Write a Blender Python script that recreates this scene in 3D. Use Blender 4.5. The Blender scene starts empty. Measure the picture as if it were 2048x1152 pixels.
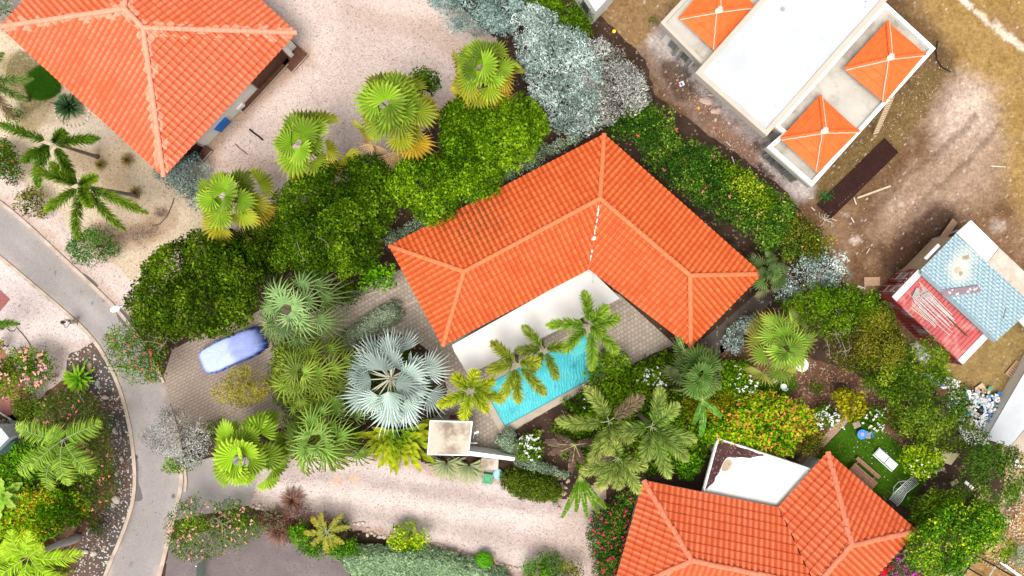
import bpy, bmesh, math, random
import numpy as np
from mathutils import Vector, Matrix

# ------------------------------------------------------------------ camera, sky, sun, exposure
H = 54.0            # flying height of the camera above the ground
F = 1620.0          # focal length in photo pixels (photo is 2048 wide)
sc = bpy.context.scene
cam_d = bpy.data.cameras.new('camera'); cam = bpy.data.objects.new('camera', cam_d)
sc.collection.objects.link(cam); sc.camera = cam
cam.location = (0, 0, H); cam.rotation_euler = (0, 0, 0)
cam_d.sensor_width = 36; cam_d.lens = 36 * F / 2048
cam_d.clip_end = 2000; cam_d.clip_start = 0.5

SUN_EL, SUN_AZ = math.radians(72), math.radians(200)
w = bpy.data.worlds.new('World'); sc.world = w; w.use_nodes = True
nt = w.node_tree; bg = nt.nodes['Background']
sky = nt.nodes.new('ShaderNodeTexSky'); sky.sky_type = 'NISHITA'; sky.sun_disc = False
sky.sun_elevation = SUN_EL; sky.sun_rotation = SUN_AZ; sky.dust_density = 3; sky.air_density = 1.0
hs = nt.nodes.new('ShaderNodeHueSaturation'); hs.inputs['Saturation'].default_value = 0.12
nt.links.new(sky.outputs[0], hs.inputs['Color']); nt.links.new(hs.outputs[0], bg.inputs[0])
bg.inputs[1].default_value = 0.105
sl = bpy.data.lights.new('sun', 'SUN'); so = bpy.data.objects.new('sun', sl); sc.collection.objects.link(so)
sl.energy = 1.5; sl.angle = math.radians(32); sl.color = (1, 0.96, 0.9)
sd = Vector((math.sin(SUN_AZ) * math.cos(SUN_EL), math.cos(SUN_AZ) * math.cos(SUN_EL), math.sin(SUN_EL)))
so.rotation_euler = sd.to_track_quat('Z', 'Y').to_euler(); so.location = sd * 80
sc.view_settings.view_transform = 'Standard'; sc.view_settings.look = 'None'
sc.view_settings.exposure = 1.2; sc.view_settings.gamma = 1
sc.cycles.max_bounces = 6; sc.cycles.diffuse_bounces = 3; sc.cycles.transmission_bounces = 3
sc.cycles.transparent_max_bounces = 4; sc.cycles.caustics_reflective = False; sc.cycles.caustics_refractive = False

C = sc.collection
R = math.radians
rnd = random.Random(7)
rng = np.random.default_rng(7)

def P(px, py, z=0.0):
    k = (H - z) / F
    return Vector(((px - 1024) * k, (576 - py) * k, z))
def PP(pts, z=0.0): return [P(a, b, z) for a, b in pts]

# ------------------------------------------------------------------ node materials
def newmat(name):
    m = bpy.data.materials.new(name); m.use_nodes = True
    t = m.node_tree; b = t.nodes['Principled BSDF']
    return m, t, b
def N(t, typ, **kw):
    n = t.nodes.new(typ)
    for k, v in kw.items(): setattr(n, k, v)
    return n
def L(t, a, b): t.links.new(a, b)
def rgb(c): return (c[0], c[1], c[2], 1)
def coords(t, rot=0.0, scale=1.0):
    g = N(t, 'ShaderNodeNewGeometry'); mp = N(t, 'ShaderNodeMapping')
    mp.inputs['Rotation'].default_value = (0, 0, rot); mp.inputs['Scale'].default_value = (scale,) * 3
    L(t, g.outputs['Position'], mp.inputs['Vector']); return mp.outputs[0]
def noise(t, vec, scale, detail=4, rough=0.6):
    n = N(t, 'ShaderNodeTexNoise'); n.inputs['Scale'].default_value = scale
    n.inputs['Detail'].default_value = detail; n.inputs['Roughness'].default_value = rough
    L(t, vec, n.inputs['Vector']); return n.outputs['Fac']
def ramp(t, fac, stops):
    r = N(t, 'ShaderNodeValToRGB'); e = r.color_ramp.elements
    while len(e) < len(stops): e.new(0.5)
    for i, (p, c) in enumerate(stops):
        e[i].position = p; e[i].color = rgb(c) if hasattr(c, '__len__') else (c, c, c, 1)
    L(t, fac, r.inputs[0]); return r.outputs[0]
def mix(t, fac, a, b, mode='MIX'):
    m = N(t, 'ShaderNodeMix', data_type='RGBA', blend_type=mode)
    for s, v in ((0, fac), (6, a), (7, b)):
        if isinstance(v, (int, float)): m.inputs[s].default_value = v
        elif isinstance(v, (tuple, list)): m.inputs[s].default_value = rgb(v)
        else: L(t, v, m.inputs[s])
    return m.outputs[2]
def math_(t, op, a, b=0.0):
    m = N(t, 'ShaderNodeMath', operation=op)
    for i, v in enumerate((a, b)):
        if isinstance(v, (int, float)): m.inputs[i].default_value = v
        else: L(t, v, m.inputs[i])
    return m.outputs[0]
def bump(t, b, h, strength=0.3, dist=0.05):
    n = N(t, 'ShaderNodeBump'); n.inputs['Strength'].default_value = strength; n.inputs['Distance'].default_value = dist
    L(t, h, n.inputs['Height']); L(t, n.outputs[0], b.inputs['Normal'])

def surf(name, c1, c2=None, scale=2.0, rough=0.7, speck=None, speck_amt=0.0, speck_scale=30, bmp=0.0, metal=0.0, spec=0.15, stain=None, stain_amt=0.5, stain_scale=0.6, obj=False):
    """general weathered surface: two-tone noise, fine speckle, larger stains"""
    m, t, b = newmat(name)
    v = coords(t)
    c2 = c2 or tuple(x * 0.8 for x in c1)
    f = noise(t, v, scale, 5)
    col = ramp(t, f, [(0.3, c2), (0.7, c1)])
    if stain:
        s = noise(t, v, stain_scale, 6, 0.65)
        s = ramp(t, s, [(0.48, 0.0), (0.62, 1.0)])
        s = math_(t, 'MULTIPLY', s, stain_amt)
        col = mix(t, s, col, stain)
    if speck:
        vo = N(t, 'ShaderNodeTexVoronoi'); vo.inputs['Scale'].default_value = speck_scale; L(t, v, vo.inputs['Vector'])
        s = N(t, 'ShaderNodeSeparateColor'); L(t, vo.outputs['Color'], s.inputs[0])
        k = ramp(t, s.outputs[0], [(1 - speck_amt - 0.02, 0.0), (1 - speck_amt, 1.0)])
        col = mix(t, k, col, speck)
        if bmp: bump(t, b, s.outputs[1], bmp, 0.03)
    elif bmp: bump(t, b, noise(t, v, scale * 8, 3), bmp, 0.05)
    L(t, col, b.inputs['Base Color'])
    b.inputs['Roughness'].default_value = rough; b.inputs['Metallic'].default_value = metal
    b.inputs['Specular IOR Level'].default_value = spec
    return m

def leafmat(name, trans=0.3, rough=0.5):
    m, t, b = newmat(name)
    a = N(t, 'ShaderNodeAttribute'); a.attribute_name = 'col'
    L(t, a.outputs['Color'], b.inputs['Base Color'])
    b.inputs['Roughness'].default_value = rough; b.inputs['Specular IOR Level'].default_value = 0.03
    tr = N(t, 'ShaderNodeBsdfTranslucent'); L(t, a.outputs['Color'], tr.inputs['Color'])
    mx = N(t, 'ShaderNodeMixShader'); mx.inputs[0].default_value = trans
    L(t, b.outputs[0], mx.inputs[1]); L(t, tr.outputs[0], mx.inputs[2])
    L(t, mx.outputs[0], t.nodes['Material Output'].inputs[0])
    return m

def colmat(name, rough=0.8, fine=0.0, fscale=20, spec=0.2, bmp=0.0):
    m, t, b = newmat(name)
    a = N(t, 'ShaderNodeAttribute'); a.attribute_name = 'col'
    col = a.outputs['Color']
    if fine:
        v = coords(t)
        n1 = noise(t, v, fscale, 6, 0.75)
        k = ramp(t, n1, [(0.3, 1 - fine), (0.5, 1.0), (0.72, 1 + fine)])
        col = mix(t, 1.0, col, k, 'MULTIPLY')
        if bmp: bump(t, b, n1, bmp, 0.08)
    L(t, col, b.inputs['Base Color'])
    b.inputs['Roughness'].default_value = rough; b.inputs['Specular IOR Level'].default_value = spec
    return m

def tilemat(name, c1, c2, pale, pale_d=0.0, moss=None):
    m, t, b = newmat(name)
    a = N(t, 'ShaderNodeAttribute'); a.attribute_name = 'tuv'
    s = N(t, 'ShaderNodeSeparateXYZ'); L(t, a.outputs['Vector'], s.inputs[0])
    fx = math_(t, 'FLOOR', s.outputs[0]); fy = math_(t, 'FLOOR', s.outputs[1])
    cb = N(t, 'ShaderNodeCombineXYZ'); L(t, fx, cb.inputs[0]); L(t, fy, cb.inputs[1])
    wn = N(t, 'ShaderNodeTexWhiteNoise', noise_dimensions='2D'); L(t, cb.outputs[0], wn.inputs['Vector'])
    col = ramp(t, wn.outputs['Value'], [(0.0, c2), (0.5, c1), (1.0, tuple(min(1, x * 1.08 + 0.01) for x in c1))])
    v = coords(t)
    n = noise(t, v, 0.35, 4); col = mix(t, ramp(t, n, [(0.35, 0.0), (0.7, 0.5)]), col, tuple(x * 0.5 + y * 0.5 for x, y in zip(c1, pale)))
    n2 = noise(t, v, 14, 4, 0.7); col = mix(t, ramp(t, n2, [(0.35, 0.0), (0.75, 0.4)]), col, tuple(x * 0.55 for x in c2))
    n3 = noise(t, v, 0.8, 6, 0.7); col = mix(t, ramp(t, n3, [(0.52, 0.0), (0.75, 0.45)]), col, tuple(x * 0.6 for x in c2))
    fr0 = math_(t, 'FRACT', s.outputs[0])
    gr0 = ramp(t, fr0, [(0.0, 0.85), (0.1, 0.0), (0.56, 0.0), (0.7, 0.9), (1.0, 0.9)])
    col = mix(t, gr0, col, tuple(x * 0.55 for x in c2))
    fr1 = math_(t, 'FRACT', s.outputs[1])
    col = mix(t, ramp(t, fr1, [(0.0, 0.0), (0.76, 0.0), (0.88, 0.65)]), col, tuple(x * 0.6 for x in c2))
    if pale_d:
        k = math_(t, 'LESS_THAN', s.outputs[2], math_(t, 'MULTIPLY', wn.outputs['Value'], pale_d))
        col = mix(t, math_(t, 'MULTIPLY', k, 0.5), col, pale)
    if moss:
        g = N(t, 'ShaderNodeVectorMath', operation='DISTANCE'); L(t, v, g.inputs[0]); g.inputs[1].default_value = moss
        k = ramp(t, math_(t, 'DIVIDE', g.outputs['Value'], 3.2), [(0.2, 1.0), (1.0, 0.0)])
        fr = math_(t, 'FRACT', s.outputs[0])
        gr = ramp(t, fr, [(0.0, 1.0), (0.16, 0.0), (0.68, 0.0), (0.82, 1.0)])
        kk = math_(t, 'MULTIPLY', math_(t, 'MULTIPLY', k, gr), ramp(t, noise(t, v, 5, 4), [(0.4, 0.0), (0.55, 1.0)]))
        col = mix(t, kk, col, (0.05, 0.045, 0.015))
    L(t, col, b.inputs['Base Color']); b.inputs['Roughness'].default_value = 0.6; b.inputs['Specular IOR Level'].default_value = 0.3
    return m

def pavermat(name, c1, c2, mortar, rot, bw=0.3, bh=0.3, dark=None, dark_amt=0.1, dark_scale=0.35, soil=None):
    m, t, b = newmat(name)
    v = coords(t, rot)
    br = N(t, 'ShaderNodeTexBrick'); L(t, v, br.inputs['Vector'])
    br.inputs['Color1'].default_value = rgb((0, 0, 0)); br.inputs['Color2'].default_value = rgb((1, 1, 1)); br.inputs['Mortar'].default_value = rgb((0.5, 0.5, 0.5))
    br.inputs['Scale'].default_value = 1.0; br.inputs['Mortar Size'].default_value = 0.018; br.inputs['Mortar Smooth'].default_value = 0.3
    br.inputs['Brick Width'].default_value = bw; br.inputs['Row Height'].default_value = bh
    sp = N(t, 'ShaderNodeSeparateColor'); L(t, br.outputs['Color'], sp.inputs[0])
    col = mix(t, sp.outputs[0], c1, c2)
    vb = coords(t)
    if dark:
        n = noise(t, vb, dark_scale, 4)
        thr = math_(t, 'ADD', ramp(t, n, [(0.42, 0.0), (0.68, 1.0)]), sp.outputs[0])
        k = ramp(t, thr, [(1.3 - dark_amt, 0.0), (1.34 - dark_amt, 1.0)])
        col = mix(t, math_(t, 'MULTIPLY', k, 0.85), col, dark)
    if soil:
        col = mix(t, ramp(t, noise(t, vb, 0.3, 6), [(0.3, 0.15), (0.6, 0.85)]), col, soil)
    col = mix(t, ramp(t, noise(t, vb, 6, 5), [(0.3, 0.35), (0.6, 0.0)]), col, mortar)
    col = mix(t, br.outputs['Fac'], col, mortar)
    L(t, col, b.inputs['Base Color']); b.inputs['Roughness'].default_value = 0.75
    return m

# ------------------------------------------------------------------ mesh helpers
ORG = {}
class MB:
    def __init__(s): s.v = []; s.f = []; s.c = []; s.cur = (0.5, 0.5, 0.5); s.tuv = None; s.smooth = False
    def add(s, vs, fs, col=None):
        o = len(s.v); s.v.extend([tuple(x) for x in vs]); s.f.extend([tuple(i + o for i in f) for f in fs])
        s.c.extend([col or s.cur] * len(vs)); return s
    def box(s, c, d, rz=0.0, rx=0.0, ry=0.0, col=None, taper=1.0):
        M = Matrix.Rotation(rz, 3, 'Z') @ Matrix.Rotation(ry, 3, 'Y') @ Matrix.Rotation(rx, 3, 'X')
        vs = []
        for z in (-.5, .5):
            k = taper if z > 0 else 1
            for x, y in ((-.5, -.5), (.5, -.5), (.5, .5), (-.5, .5)):
                vs.append(Vector(c) + M @ Vector((x * d[0] * k, y * d[1] * k, z * d[2])))
        return s.add(vs, [(3, 2, 1, 0), (4, 5, 6, 7), (0, 1, 5, 4), (1, 2, 6, 5), (2, 3, 7, 6), (3, 0, 4, 7)], col)
    def prism(s, poly, z0, z1, col=None, top=True):
        n = len(poly); vs = [(p[0], p[1], z0) for p in poly] + [(p[0], p[1], z1) for p in poly]
        a = sum(poly[i][0] * poly[(i + 1) % n][1] - poly[(i + 1) % n][0] * poly[i][1] for i in range(n))
        fs = [(i, (i + 1) % n, n + (i + 1) % n, n + i) for i in range(n)]
        if top: fs += [tuple(range(n, 2 * n)), tuple(range(n - 1, -1, -1))]
        if a < 0: fs = [f[::-1] for f in fs]
        return s.add(vs, fs, col)
    def tube(s, p0, p1, r0, r1=None, n=8, col=None, cap=True):
        r1 = r0 if r1 is None else r1
        p0, p1 = Vector(p0), Vector(p1); d = (p1 - p0)
        if d.length < 1e-6: return s
        d.normalize(); a = d.orthogonal().normalized(); b = d.cross(a)
        vs = []
        for p, r in ((p0, r0), (p1, r1)):
            for i in range(n):
                t = 2 * math.pi * i / n; vs.append(p + a * (r * math.cos(t)) + b * (r * math.sin(t)))
        fs = [(i, (i + 1) % n, n + (i + 1) % n, n + i) for i in range(n)]
        if cap: fs += [tuple(range(n - 1, -1, -1)), tuple(range(n, 2 * n))]
        return s.add(vs, fs, col)
    def path(s, pts, r, n=6, col=None):
        rs = r if hasattr(r, '__len__') else [r] * len(pts)
        pts = [Vector(p) for p in pts]; vs = []
        for i, p in enumerate(pts):
            d = (pts[min(i + 1, len(pts) - 1)] - pts[max(i - 1, 0)]).normalized()
            ref = Vector((0, 0, 1)) if abs(d.z) < 0.9 else Vector((1, 0, 0))
            a = d.cross(ref).normalized(); b = a.cross(d)
            for k in range(n):
                t = 2 * math.pi * k / n; vs.append(p + a * (rs[i] * math.cos(t)) + b * (rs[i] * math.sin(t)))
        fs = [(i * n + k, i * n + (k + 1) % n, (i + 1) * n + (k + 1) % n, (i + 1) * n + k) for i in range(len(pts) - 1) for k in range(n)]
        fs += [tuple(range(n - 1, -1, -1)), tuple(range((len(pts) - 1) * n, len(pts) * n))]
        return s.add(vs, fs, col)
    def lathe(s, c, prof, n=16, col=None):
        c = Vector(c); vs = []
        for r, z in prof:
            for k in range(n):
                t = 2 * math.pi * k / n; vs.append(c + Vector((r * math.cos(t), r * math.sin(t), z)))
        m = len(prof)
        fs = [(i * n + k, i * n + (k + 1) % n, (i + 1) * n + (k + 1) % n, (i + 1) * n + k) for i in range(m - 1) for k in range(n)]
        fs += [tuple(range(n - 1, -1, -1)), tuple(range((m - 1) * n, m * n))]
        return s.add(vs, fs, col)
    def blob(s, c, r, seed=0, n=8, jag=0.25, col=None):
        """irregular lump, flat shaded: a rock or a filled bag"""
        q = random.Random(seed); c = Vector(c); vs = []; m = n // 2 + 1
        ph = [q.uniform(0, 6.28) for _ in range(6)]
        for i in range(m + 1):
            th = math.pi * i / m
            for k in range(n):
                t = 2 * math.pi * k / n
                j = 1 + jag * (0.5 * math.sin(2 * t + ph[0] + th * 2) + 0.4 * math.sin(3 * t + ph[1] - th) + q.uniform(-0.5, 0.5))
                vs.append(c + Vector((r[0] * math.sin(th) * math.cos(t) * j, r[1] * math.sin(th) * math.sin(t) * j, r[2] * math.cos(th) * (j if 0 < i < m else 1))))
        fs = [(i * n + k, (i + 1) * n + k, (i + 1) * n + (k + 1) % n, i * n + (k + 1) % n) for i in range(m) for k in range(n)]
        return s.add(vs, fs, col)
    def build(s, name, mat, parent=None, smooth=False):
        return mk(name, np.array(s.v, float).reshape(-1, 3), s.f, mat, parent, np.array(s.c, float).reshape(-1, 3), smooth or s.smooth, s.tuv)

def mk(name, V, faces, mat, parent=None, col=None, smooth=False, tuv=None):
    if parent is not None: org = Vector(ORG[parent.name])
    else:
        org = Vector((float(V[:, 0].mean()), float(V[:, 1].mean()), float(V[:, 2].min())))
    V = V - np.array(org)
    me = bpy.data.meshes.new(name)
    if isinstance(faces, np.ndarray):
        n, k = faces.shape
        me.vertices.add(len(V)); me.vertices.foreach_set('co', V.ravel())
        me.loops.add(n * k); me.loops.foreach_set('vertex_index', faces.ravel().astype(np.int32))
        me.polygons.add(n); me.polygons.foreach_set('loop_start', np.arange(0, n * k, k, dtype=np.int32))
        me.polygons.foreach_set('loop_total', np.full(n, k, dtype=np.int32))
        me.update(calc_edges=True)
    else: me.from_pydata(V.tolist(), [], faces)
    if col is not None:
        a = me.attributes.new('col', 'FLOAT_COLOR', 'POINT')
        a.data.foreach_set('color', np.hstack([col, np.ones((len(col), 1))]).ravel())
    if tuv is not None:
        a = me.attributes.new('tuv', 'FLOAT_VECTOR', 'POINT'); a.data.foreach_set('vector', np.array(tuv, float).ravel())
    if smooth: me.polygons.foreach_set('use_smooth', np.ones(len(me.polygons), dtype=bool))
    me.materials.append(mat); me.update()
    o = bpy.data.objects.new(name, me); C.objects.link(o)
    ORG[o.name] = tuple(org)
    if parent is not None: o.parent = parent
    else: o.location = org
    return o

def thing(name, label, cat, loc, group=None):
    o = bpy.data.objects.new(name, None); o.empty_display_size = 0.3; C.objects.link(o)
    o.location = loc; ORG[o.name] = tuple(loc); o['label'] = label; o['category'] = cat
    if group: o['group'] = group
    return o
def tag(o, label=None, cat=None, group=None, kind=None):
    for k, v in (('label', label), ('category', cat), ('group', group), ('kind', kind)):
        if v: o[k] = v
    return o
def part(mb, name, mat, parent, smooth=False, label=None):
    # keeps child's own origin equal to its parent's origin
    o = mb.build(name, mat, parent, smooth); ORG[o.name] = ORG[parent.name]
    if label: o['label'] = label
    return o

def smooth_poly(pts, it=2, closed=True):
    for _ in range(it):
        q = []; n = len(pts)
        rng_ = range(n) if closed else range(n - 1)
        if not closed: q.append(pts[0])
        for i in rng_:
            a, b = pts[i], pts[(i + 1) % n]
            q.append((a[0] * .75 + b[0] * .25, a[1] * .75 + b[1] * .25)); q.append((a[0] * .25 + b[0] * .75, a[1] * .25 + b[1] * .75))
        if not closed: q.append(pts[-1])
        pts = q
    return pts
def rough_poly(pts, amp, step=12, seed=1):
    q = random.Random(seed); out = []; n = len(pts)
    for i in range(n):
        a, b = pts[i], pts[(i + 1) % n]; d = math.hypot(b[0] - a[0], b[1] - a[1]); k = max(1, int(d / step))
        for j in range(k):
            t = j / k; out.append((a[0] + (b[0] - a[0]) * t + q.uniform(-amp, amp), a[1] + (b[1] - a[1]) * t + q.uniform(-amp, amp)))
    return out
def sheet(name, pts, z, mat, sm=0, rough=0, kind='structure', seed=1, thick=0.0):
    if sm: pts = smooth_poly(pts, sm)
    if rough: pts = rough_poly(pts, rough, seed=seed)
    w_ = [P(a, b, 0) for a, b in pts]
    mb = MB()
    if thick: mb.prism(w_, 0.0, z)
    else:
        bm = bmesh.new(); vs = [bm.verts.new((p[0], p[1], z)) for p in w_]; f = bm.faces.new(vs)
        f.normal_update()
        if f.normal.z < 0: f.normal_flip()
        bmesh.ops.triangulate(bm, faces=[f]); bm.verts.index_update()
        mb.add([v.co for v in bm.verts], [tuple(v.index for v in f.verts) for f in bm.faces]); bm.free()
    o = mb.build(name, mat)
    if kind: o['kind'] = kind
    return o

def inside(poly, X, Y):
    n = len(poly); r = np.zeros(X.shape, bool); j = n - 1
    for i in range(n):
        xi, yi = poly[i][0], poly[i][1]; xj, yj = poly[j][0], poly[j][1]
        c = ((yi > Y) != (yj > Y)) & (X < (xj - xi) * (Y - yi) / (yj - yi + 1e-12) + xi); r ^= c; j = i
    return r
def edist(poly, X, Y):
    n = len(poly); d = np.full(X.shape, 1e9)
    for i in range(n):
        ax, ay = poly[i][0], poly[i][1]; bx, by = poly[(i + 1) % n][0], poly[(i + 1) % n][1]
        dx, dy = bx - ax, by - ay; t = np.clip(((X - ax) * dx + (Y - ay) * dy) / (dx * dx + dy * dy + 1e-12), 0, 1)
        d = np.minimum(d, np.hypot(X - ax - t * dx, Y - ay - t * dy))
    return d
def linedist(pts, X, Y):
    d = np.full(X.shape, 1e9)
    for i in range(len(pts) - 1):
        d = np.minimum(d, edist([pts[i], pts[i + 1]], X, Y))
    return d
def vnoise(X, Y, s, seed=0):
    g = np.random.default_rng(seed).random((256, 256)); x = X / s + 1000; y = Y / s + 1000
    xi = np.floor(x).astype(int); yi = np.floor(y).astype(int); fx = x - xi; fy = y - yi
    fx = fx * fx * (3 - 2 * fx); fy = fy * fy * (3 - 2 * fy)
    a = g[xi % 256, yi % 256]; b = g[(xi + 1) % 256, yi % 256]; c = g[xi % 256, (yi + 1) % 256]; d = g[(xi + 1) % 256, (yi + 1) % 256]
    return (a * (1 - fx) + b * fx) * (1 - fy) + (c * (1 - fx) + d * fx) * fy
def fbm(X, Y, s, seed=0, o=4):
    r = 0; a = 0.5; t = 0
    for i in range(o): r = r + a * vnoise(X, Y, s / 2 ** i, seed + i); t += a; a *= 0.55
    return r / t
def sstep(a, b, x): t = np.clip((x - a) / (b - a), 0, 1); return t * t * (3 - 2 * t)

# ------------------------------------------------------------------ materials
M = {}
M['gravel'] = surf('pink_gravel', (0.465, 0.37, 0.33), (0.37, 0.285, 0.25), 1.2, 0.9, (0.3, 0.23, 0.2), 0.1, 26, 0.4, stain=(0.38, 0.28, 0.22), stain_amt=0.55, stain_scale=0.16)
M['gravel_pale'] = surf('pale_gravel', (0.53, 0.44, 0.42), (0.46, 0.375, 0.35), 1.0, 0.9, (0.3, 0.25, 0.22), 0.03, 14, 0.4)
M['sand'] = surf('sand', (0.47, 0.37, 0.27), (0.37, 0.28, 0.19), 1.3, 0.95, (0.22, 0.16, 0.1), 0.07, 12, 0.4, stain=(0.26, 0.19, 0.11), stain_amt=0.6, stain_scale=0.35)
M['asphalt'] = surf('worn_asphalt', (0.3, 0.27, 0.255), (0.24, 0.215, 0.205), 0.6, 0.85, (0.21, 0.19, 0.18), 0.08, 30, 0.1, stain=(0.2, 0.175, 0.165), stain_amt=0.5, stain_scale=0.25)
M['asphalt_dark'] = surf('brown_asphalt', (0.17, 0.135, 0.13), (0.12, 0.095, 0.095), 0.5, 0.85, (0.11, 0.09, 0.09), 0.15, 20, 0.2, stain=(0.22, 0.175, 0.165), stain_amt=0.6, stain_scale=0.2)
M['wet'] = surf('wet_asphalt', (0.11, 0.1, 0.1), (0.09, 0.08, 0.08), 2, 0.35)
M['kerb'] = surf('kerb_concrete', (0.48, 0.39, 0.32), (0.36, 0.28, 0.22), 1.5, 0.9, stain=(0.24, 0.18, 0.14), stain_amt=0.5, stain_scale=1.2)
M['soil'] = surf('dark_soil', (0.06, 0.035, 0.022), (0.028, 0.017, 0.012), 1.2, 0.95, (0.2, 0.14, 0.1), 0.04, 9, 0.6)
M['mulch'] = surf('brown_mulch', (0.15, 0.075, 0.045), (0.075, 0.037, 0.023), 1.0, 0.95, (0.3, 0.2, 0.14), 0.08, 10, 0.6)
M['darkgravel'] = surf('dark_gravel', (0.09, 0.08, 0.072), (0.05, 0.043, 0.04), 1.5, 0.9, (0.45, 0.4, 0.36), 0.12, 11, 0.6, stain=(0.12, 0.07, 0.05), stain_amt=0.7, stain_scale=0.3)
M['redgravel'] = surf('lava_gravel', (0.075, 0.033, 0.03), (0.04, 0.02, 0.02), 1.5, 0.9, (0.17, 0.09, 0.08), 0.12, 12, 0.6)
M['paver'] = pavermat('paving_blocks', (0.27, 0.22, 0.17), (0.35, 0.28, 0.22), (0.13, 0.1, 0.078), R(-29), 0.27, 0.27, (0.04, 0.03, 0.025), 0.3, 0.4)
M['paver_drive'] = pavermat('driveway_blocks', (0.19, 0.145, 0.115), (0.235, 0.18, 0.145), (0.12, 0.088, 0.068), R(-28), 0.34, 0.2, (0.03, 0.022, 0.018), -0.12, 0.4, soil=(0.3, 0.225, 0.17))
M['brick'] = pavermat('red_bricks', (0.27, 0.085, 0.08), (0.31, 0.1, 0.09), (0.2, 0.06, 0.055), R(38), 0.28, 0.14, (0.12, 0.03, 0.03), 0.0, 0.6)
M['brick_dark'] = pavermat('dark_bricks', (0.07, 0.03, 0.02), (0.1, 0.045, 0.03), (0.03, 0.015, 0.01), R(45), 0.26, 0.13)
M['brick_pale'] = pavermat('pale_bricks', (0.36, 0.22, 0.15), (0.44, 0.28, 0.2), (0.2, 0.11, 0.08), R(10), 0.24, 0.12)
M['turf'] = surf('artificial_turf', (0.042, 0.1, 0.006), (0.022, 0.06, 0.003), 0.6, 0.9, (0.06, 0.125, 0.01), 0.2, 18, 0.5, spec=0.0)
M['coping'] = surf('pool_coping', (0.42, 0.345, 0.27), (0.33, 0.27, 0.21), 1.5, 0.8)
M['poolwall'] = surf('pool_plaster', (0.1, 0.5, 0.48), (0.08, 0.45, 0.43), 1.5, 0.6)
M['white'] = surf('white_render', (0.8, 0.79, 0.75), (0.74, 0.73, 0.69), 0.5, 0.75)
M['whiteroof'] = surf('white_roof', (0.62, 0.6, 0.57), (0.54, 0.52, 0.49), 0.4, 0.7, stain=(0.45, 0.41, 0.35), stain_amt=0.4, stain_scale=0.2)
M['whitecool'] = surf('white_membrane', (0.475, 0.49, 0.51), (0.425, 0.44, 0.46), 0.3, 0.7, stain=(0.33, 0.34, 0.35), stain_amt=0.5, stain_scale=0.25)
M['greyroof'] = surf('cement_roof', (0.46, 0.43, 0.38), (0.38, 0.35, 0.30), 0.6, 0.8, stain=(0.2, 0.16, 0.12), stain_amt=0.7, stain_scale=0.4)
M['shedroof'] = surf('peeling_roof', (0.5, 0.44, 0.36), (0.42, 0.36, 0.29), 0.8, 0.8, stain=(0.2, 0.14, 0.1), stain_amt=0.9, stain_scale=0.55)
M['beige'] = surf('beige_render', (0.46, 0.4, 0.33), (0.40, 0.35, 0.29), 0.8, 0.85)
M['greywall'] = surf('cement_wall', (0.42, 0.42, 0.4), (0.36, 0.36, 0.34), 0.8, 0.85)
M['glass'] = surf('window_glass', (0.10, 0.14, 0.13), (0.07, 0.1, 0.09), 0.6, 0.12, spec=0.6)
M['frame'] = surf('window_frame', (0.3, 0.3, 0.29), None, 2, 0.5)
M['darkwood'] = surf('dark_decking', (0.12, 0.05, 0.03), (0.07, 0.03, 0.018), 4, 0.5)
M['black'] = surf('black_paint', (0.012, 0.01, 0.012), None, 3, 0.5)
M['blue'] = surf('blue_plastic', (0.01, 0.16, 0.55), (0.008, 0.12, 0.45), 2, 0.4)
M['green_plastic'] = surf('green_plastic', (0.08, 0.3, 0.15), (0.06, 0.25, 0.12), 3, 0.5)
M['metalw'] = surf('white_metal', (0.75, 0.77, 0.78), None, 2, 0.4)
M['galv'] = surf('galvanised_tube', (0.62, 0.63, 0.62), (0.45, 0.42, 0.38), 5, 0.4, metal=0.3)
M['bark'] = surf('bark', (0.16, 0.11, 0.075), (0.09, 0.06, 0.04), 8, 0.9, bmp=0.4)
M['palmbark'] = surf('grey_palm_bark', (0.22, 0.18, 0.15), (0.13, 0.1, 0.085), 7, 0.9, bmp=0.4)
M['bottlebark'] = surf('smooth_grey_bark', (0.4, 0.35, 0.34), (0.32, 0.28, 0.27), 2, 0.8)
M['wood'] = surf('pale_wood', (0.42, 0.27, 0.17), (0.3, 0.18, 0.11), 6, 0.8)
M['plank'] = surf('pale_plank', (0.52, 0.4, 0.27), (0.42, 0.3, 0.2), 5, 0.8)
M['tablewood'] = surf('table_wood', (0.32, 0.17, 0.115), (0.2, 0.1, 0.07), 5, 0.7)
M['rock'] = surf('white_rock', (0.6, 0.53, 0.44), (0.4, 0.33, 0.26), 3, 0.9, bmp=0.4)
M['rockpink'] = surf('pink_rock', (0.55, 0.4, 0.33), (0.35, 0.25, 0.2), 3, 0.9, bmp=0.4)
M['leaf'] = leafmat('leaf', 0.2)
M['silver'] = leafmat('silver_leaf', 0.15, 0.7)
M['petal'] = leafmat('petal', 0.3, 0.7)
M['frond'] = leafmat('palm_frond', 0.15, 0.5)
M['col'] = colmat('painted', 0.7)
M['dirt'] = colmat('dirt', 0.95, 0.45, 5, 0.1, 0.5)
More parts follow.
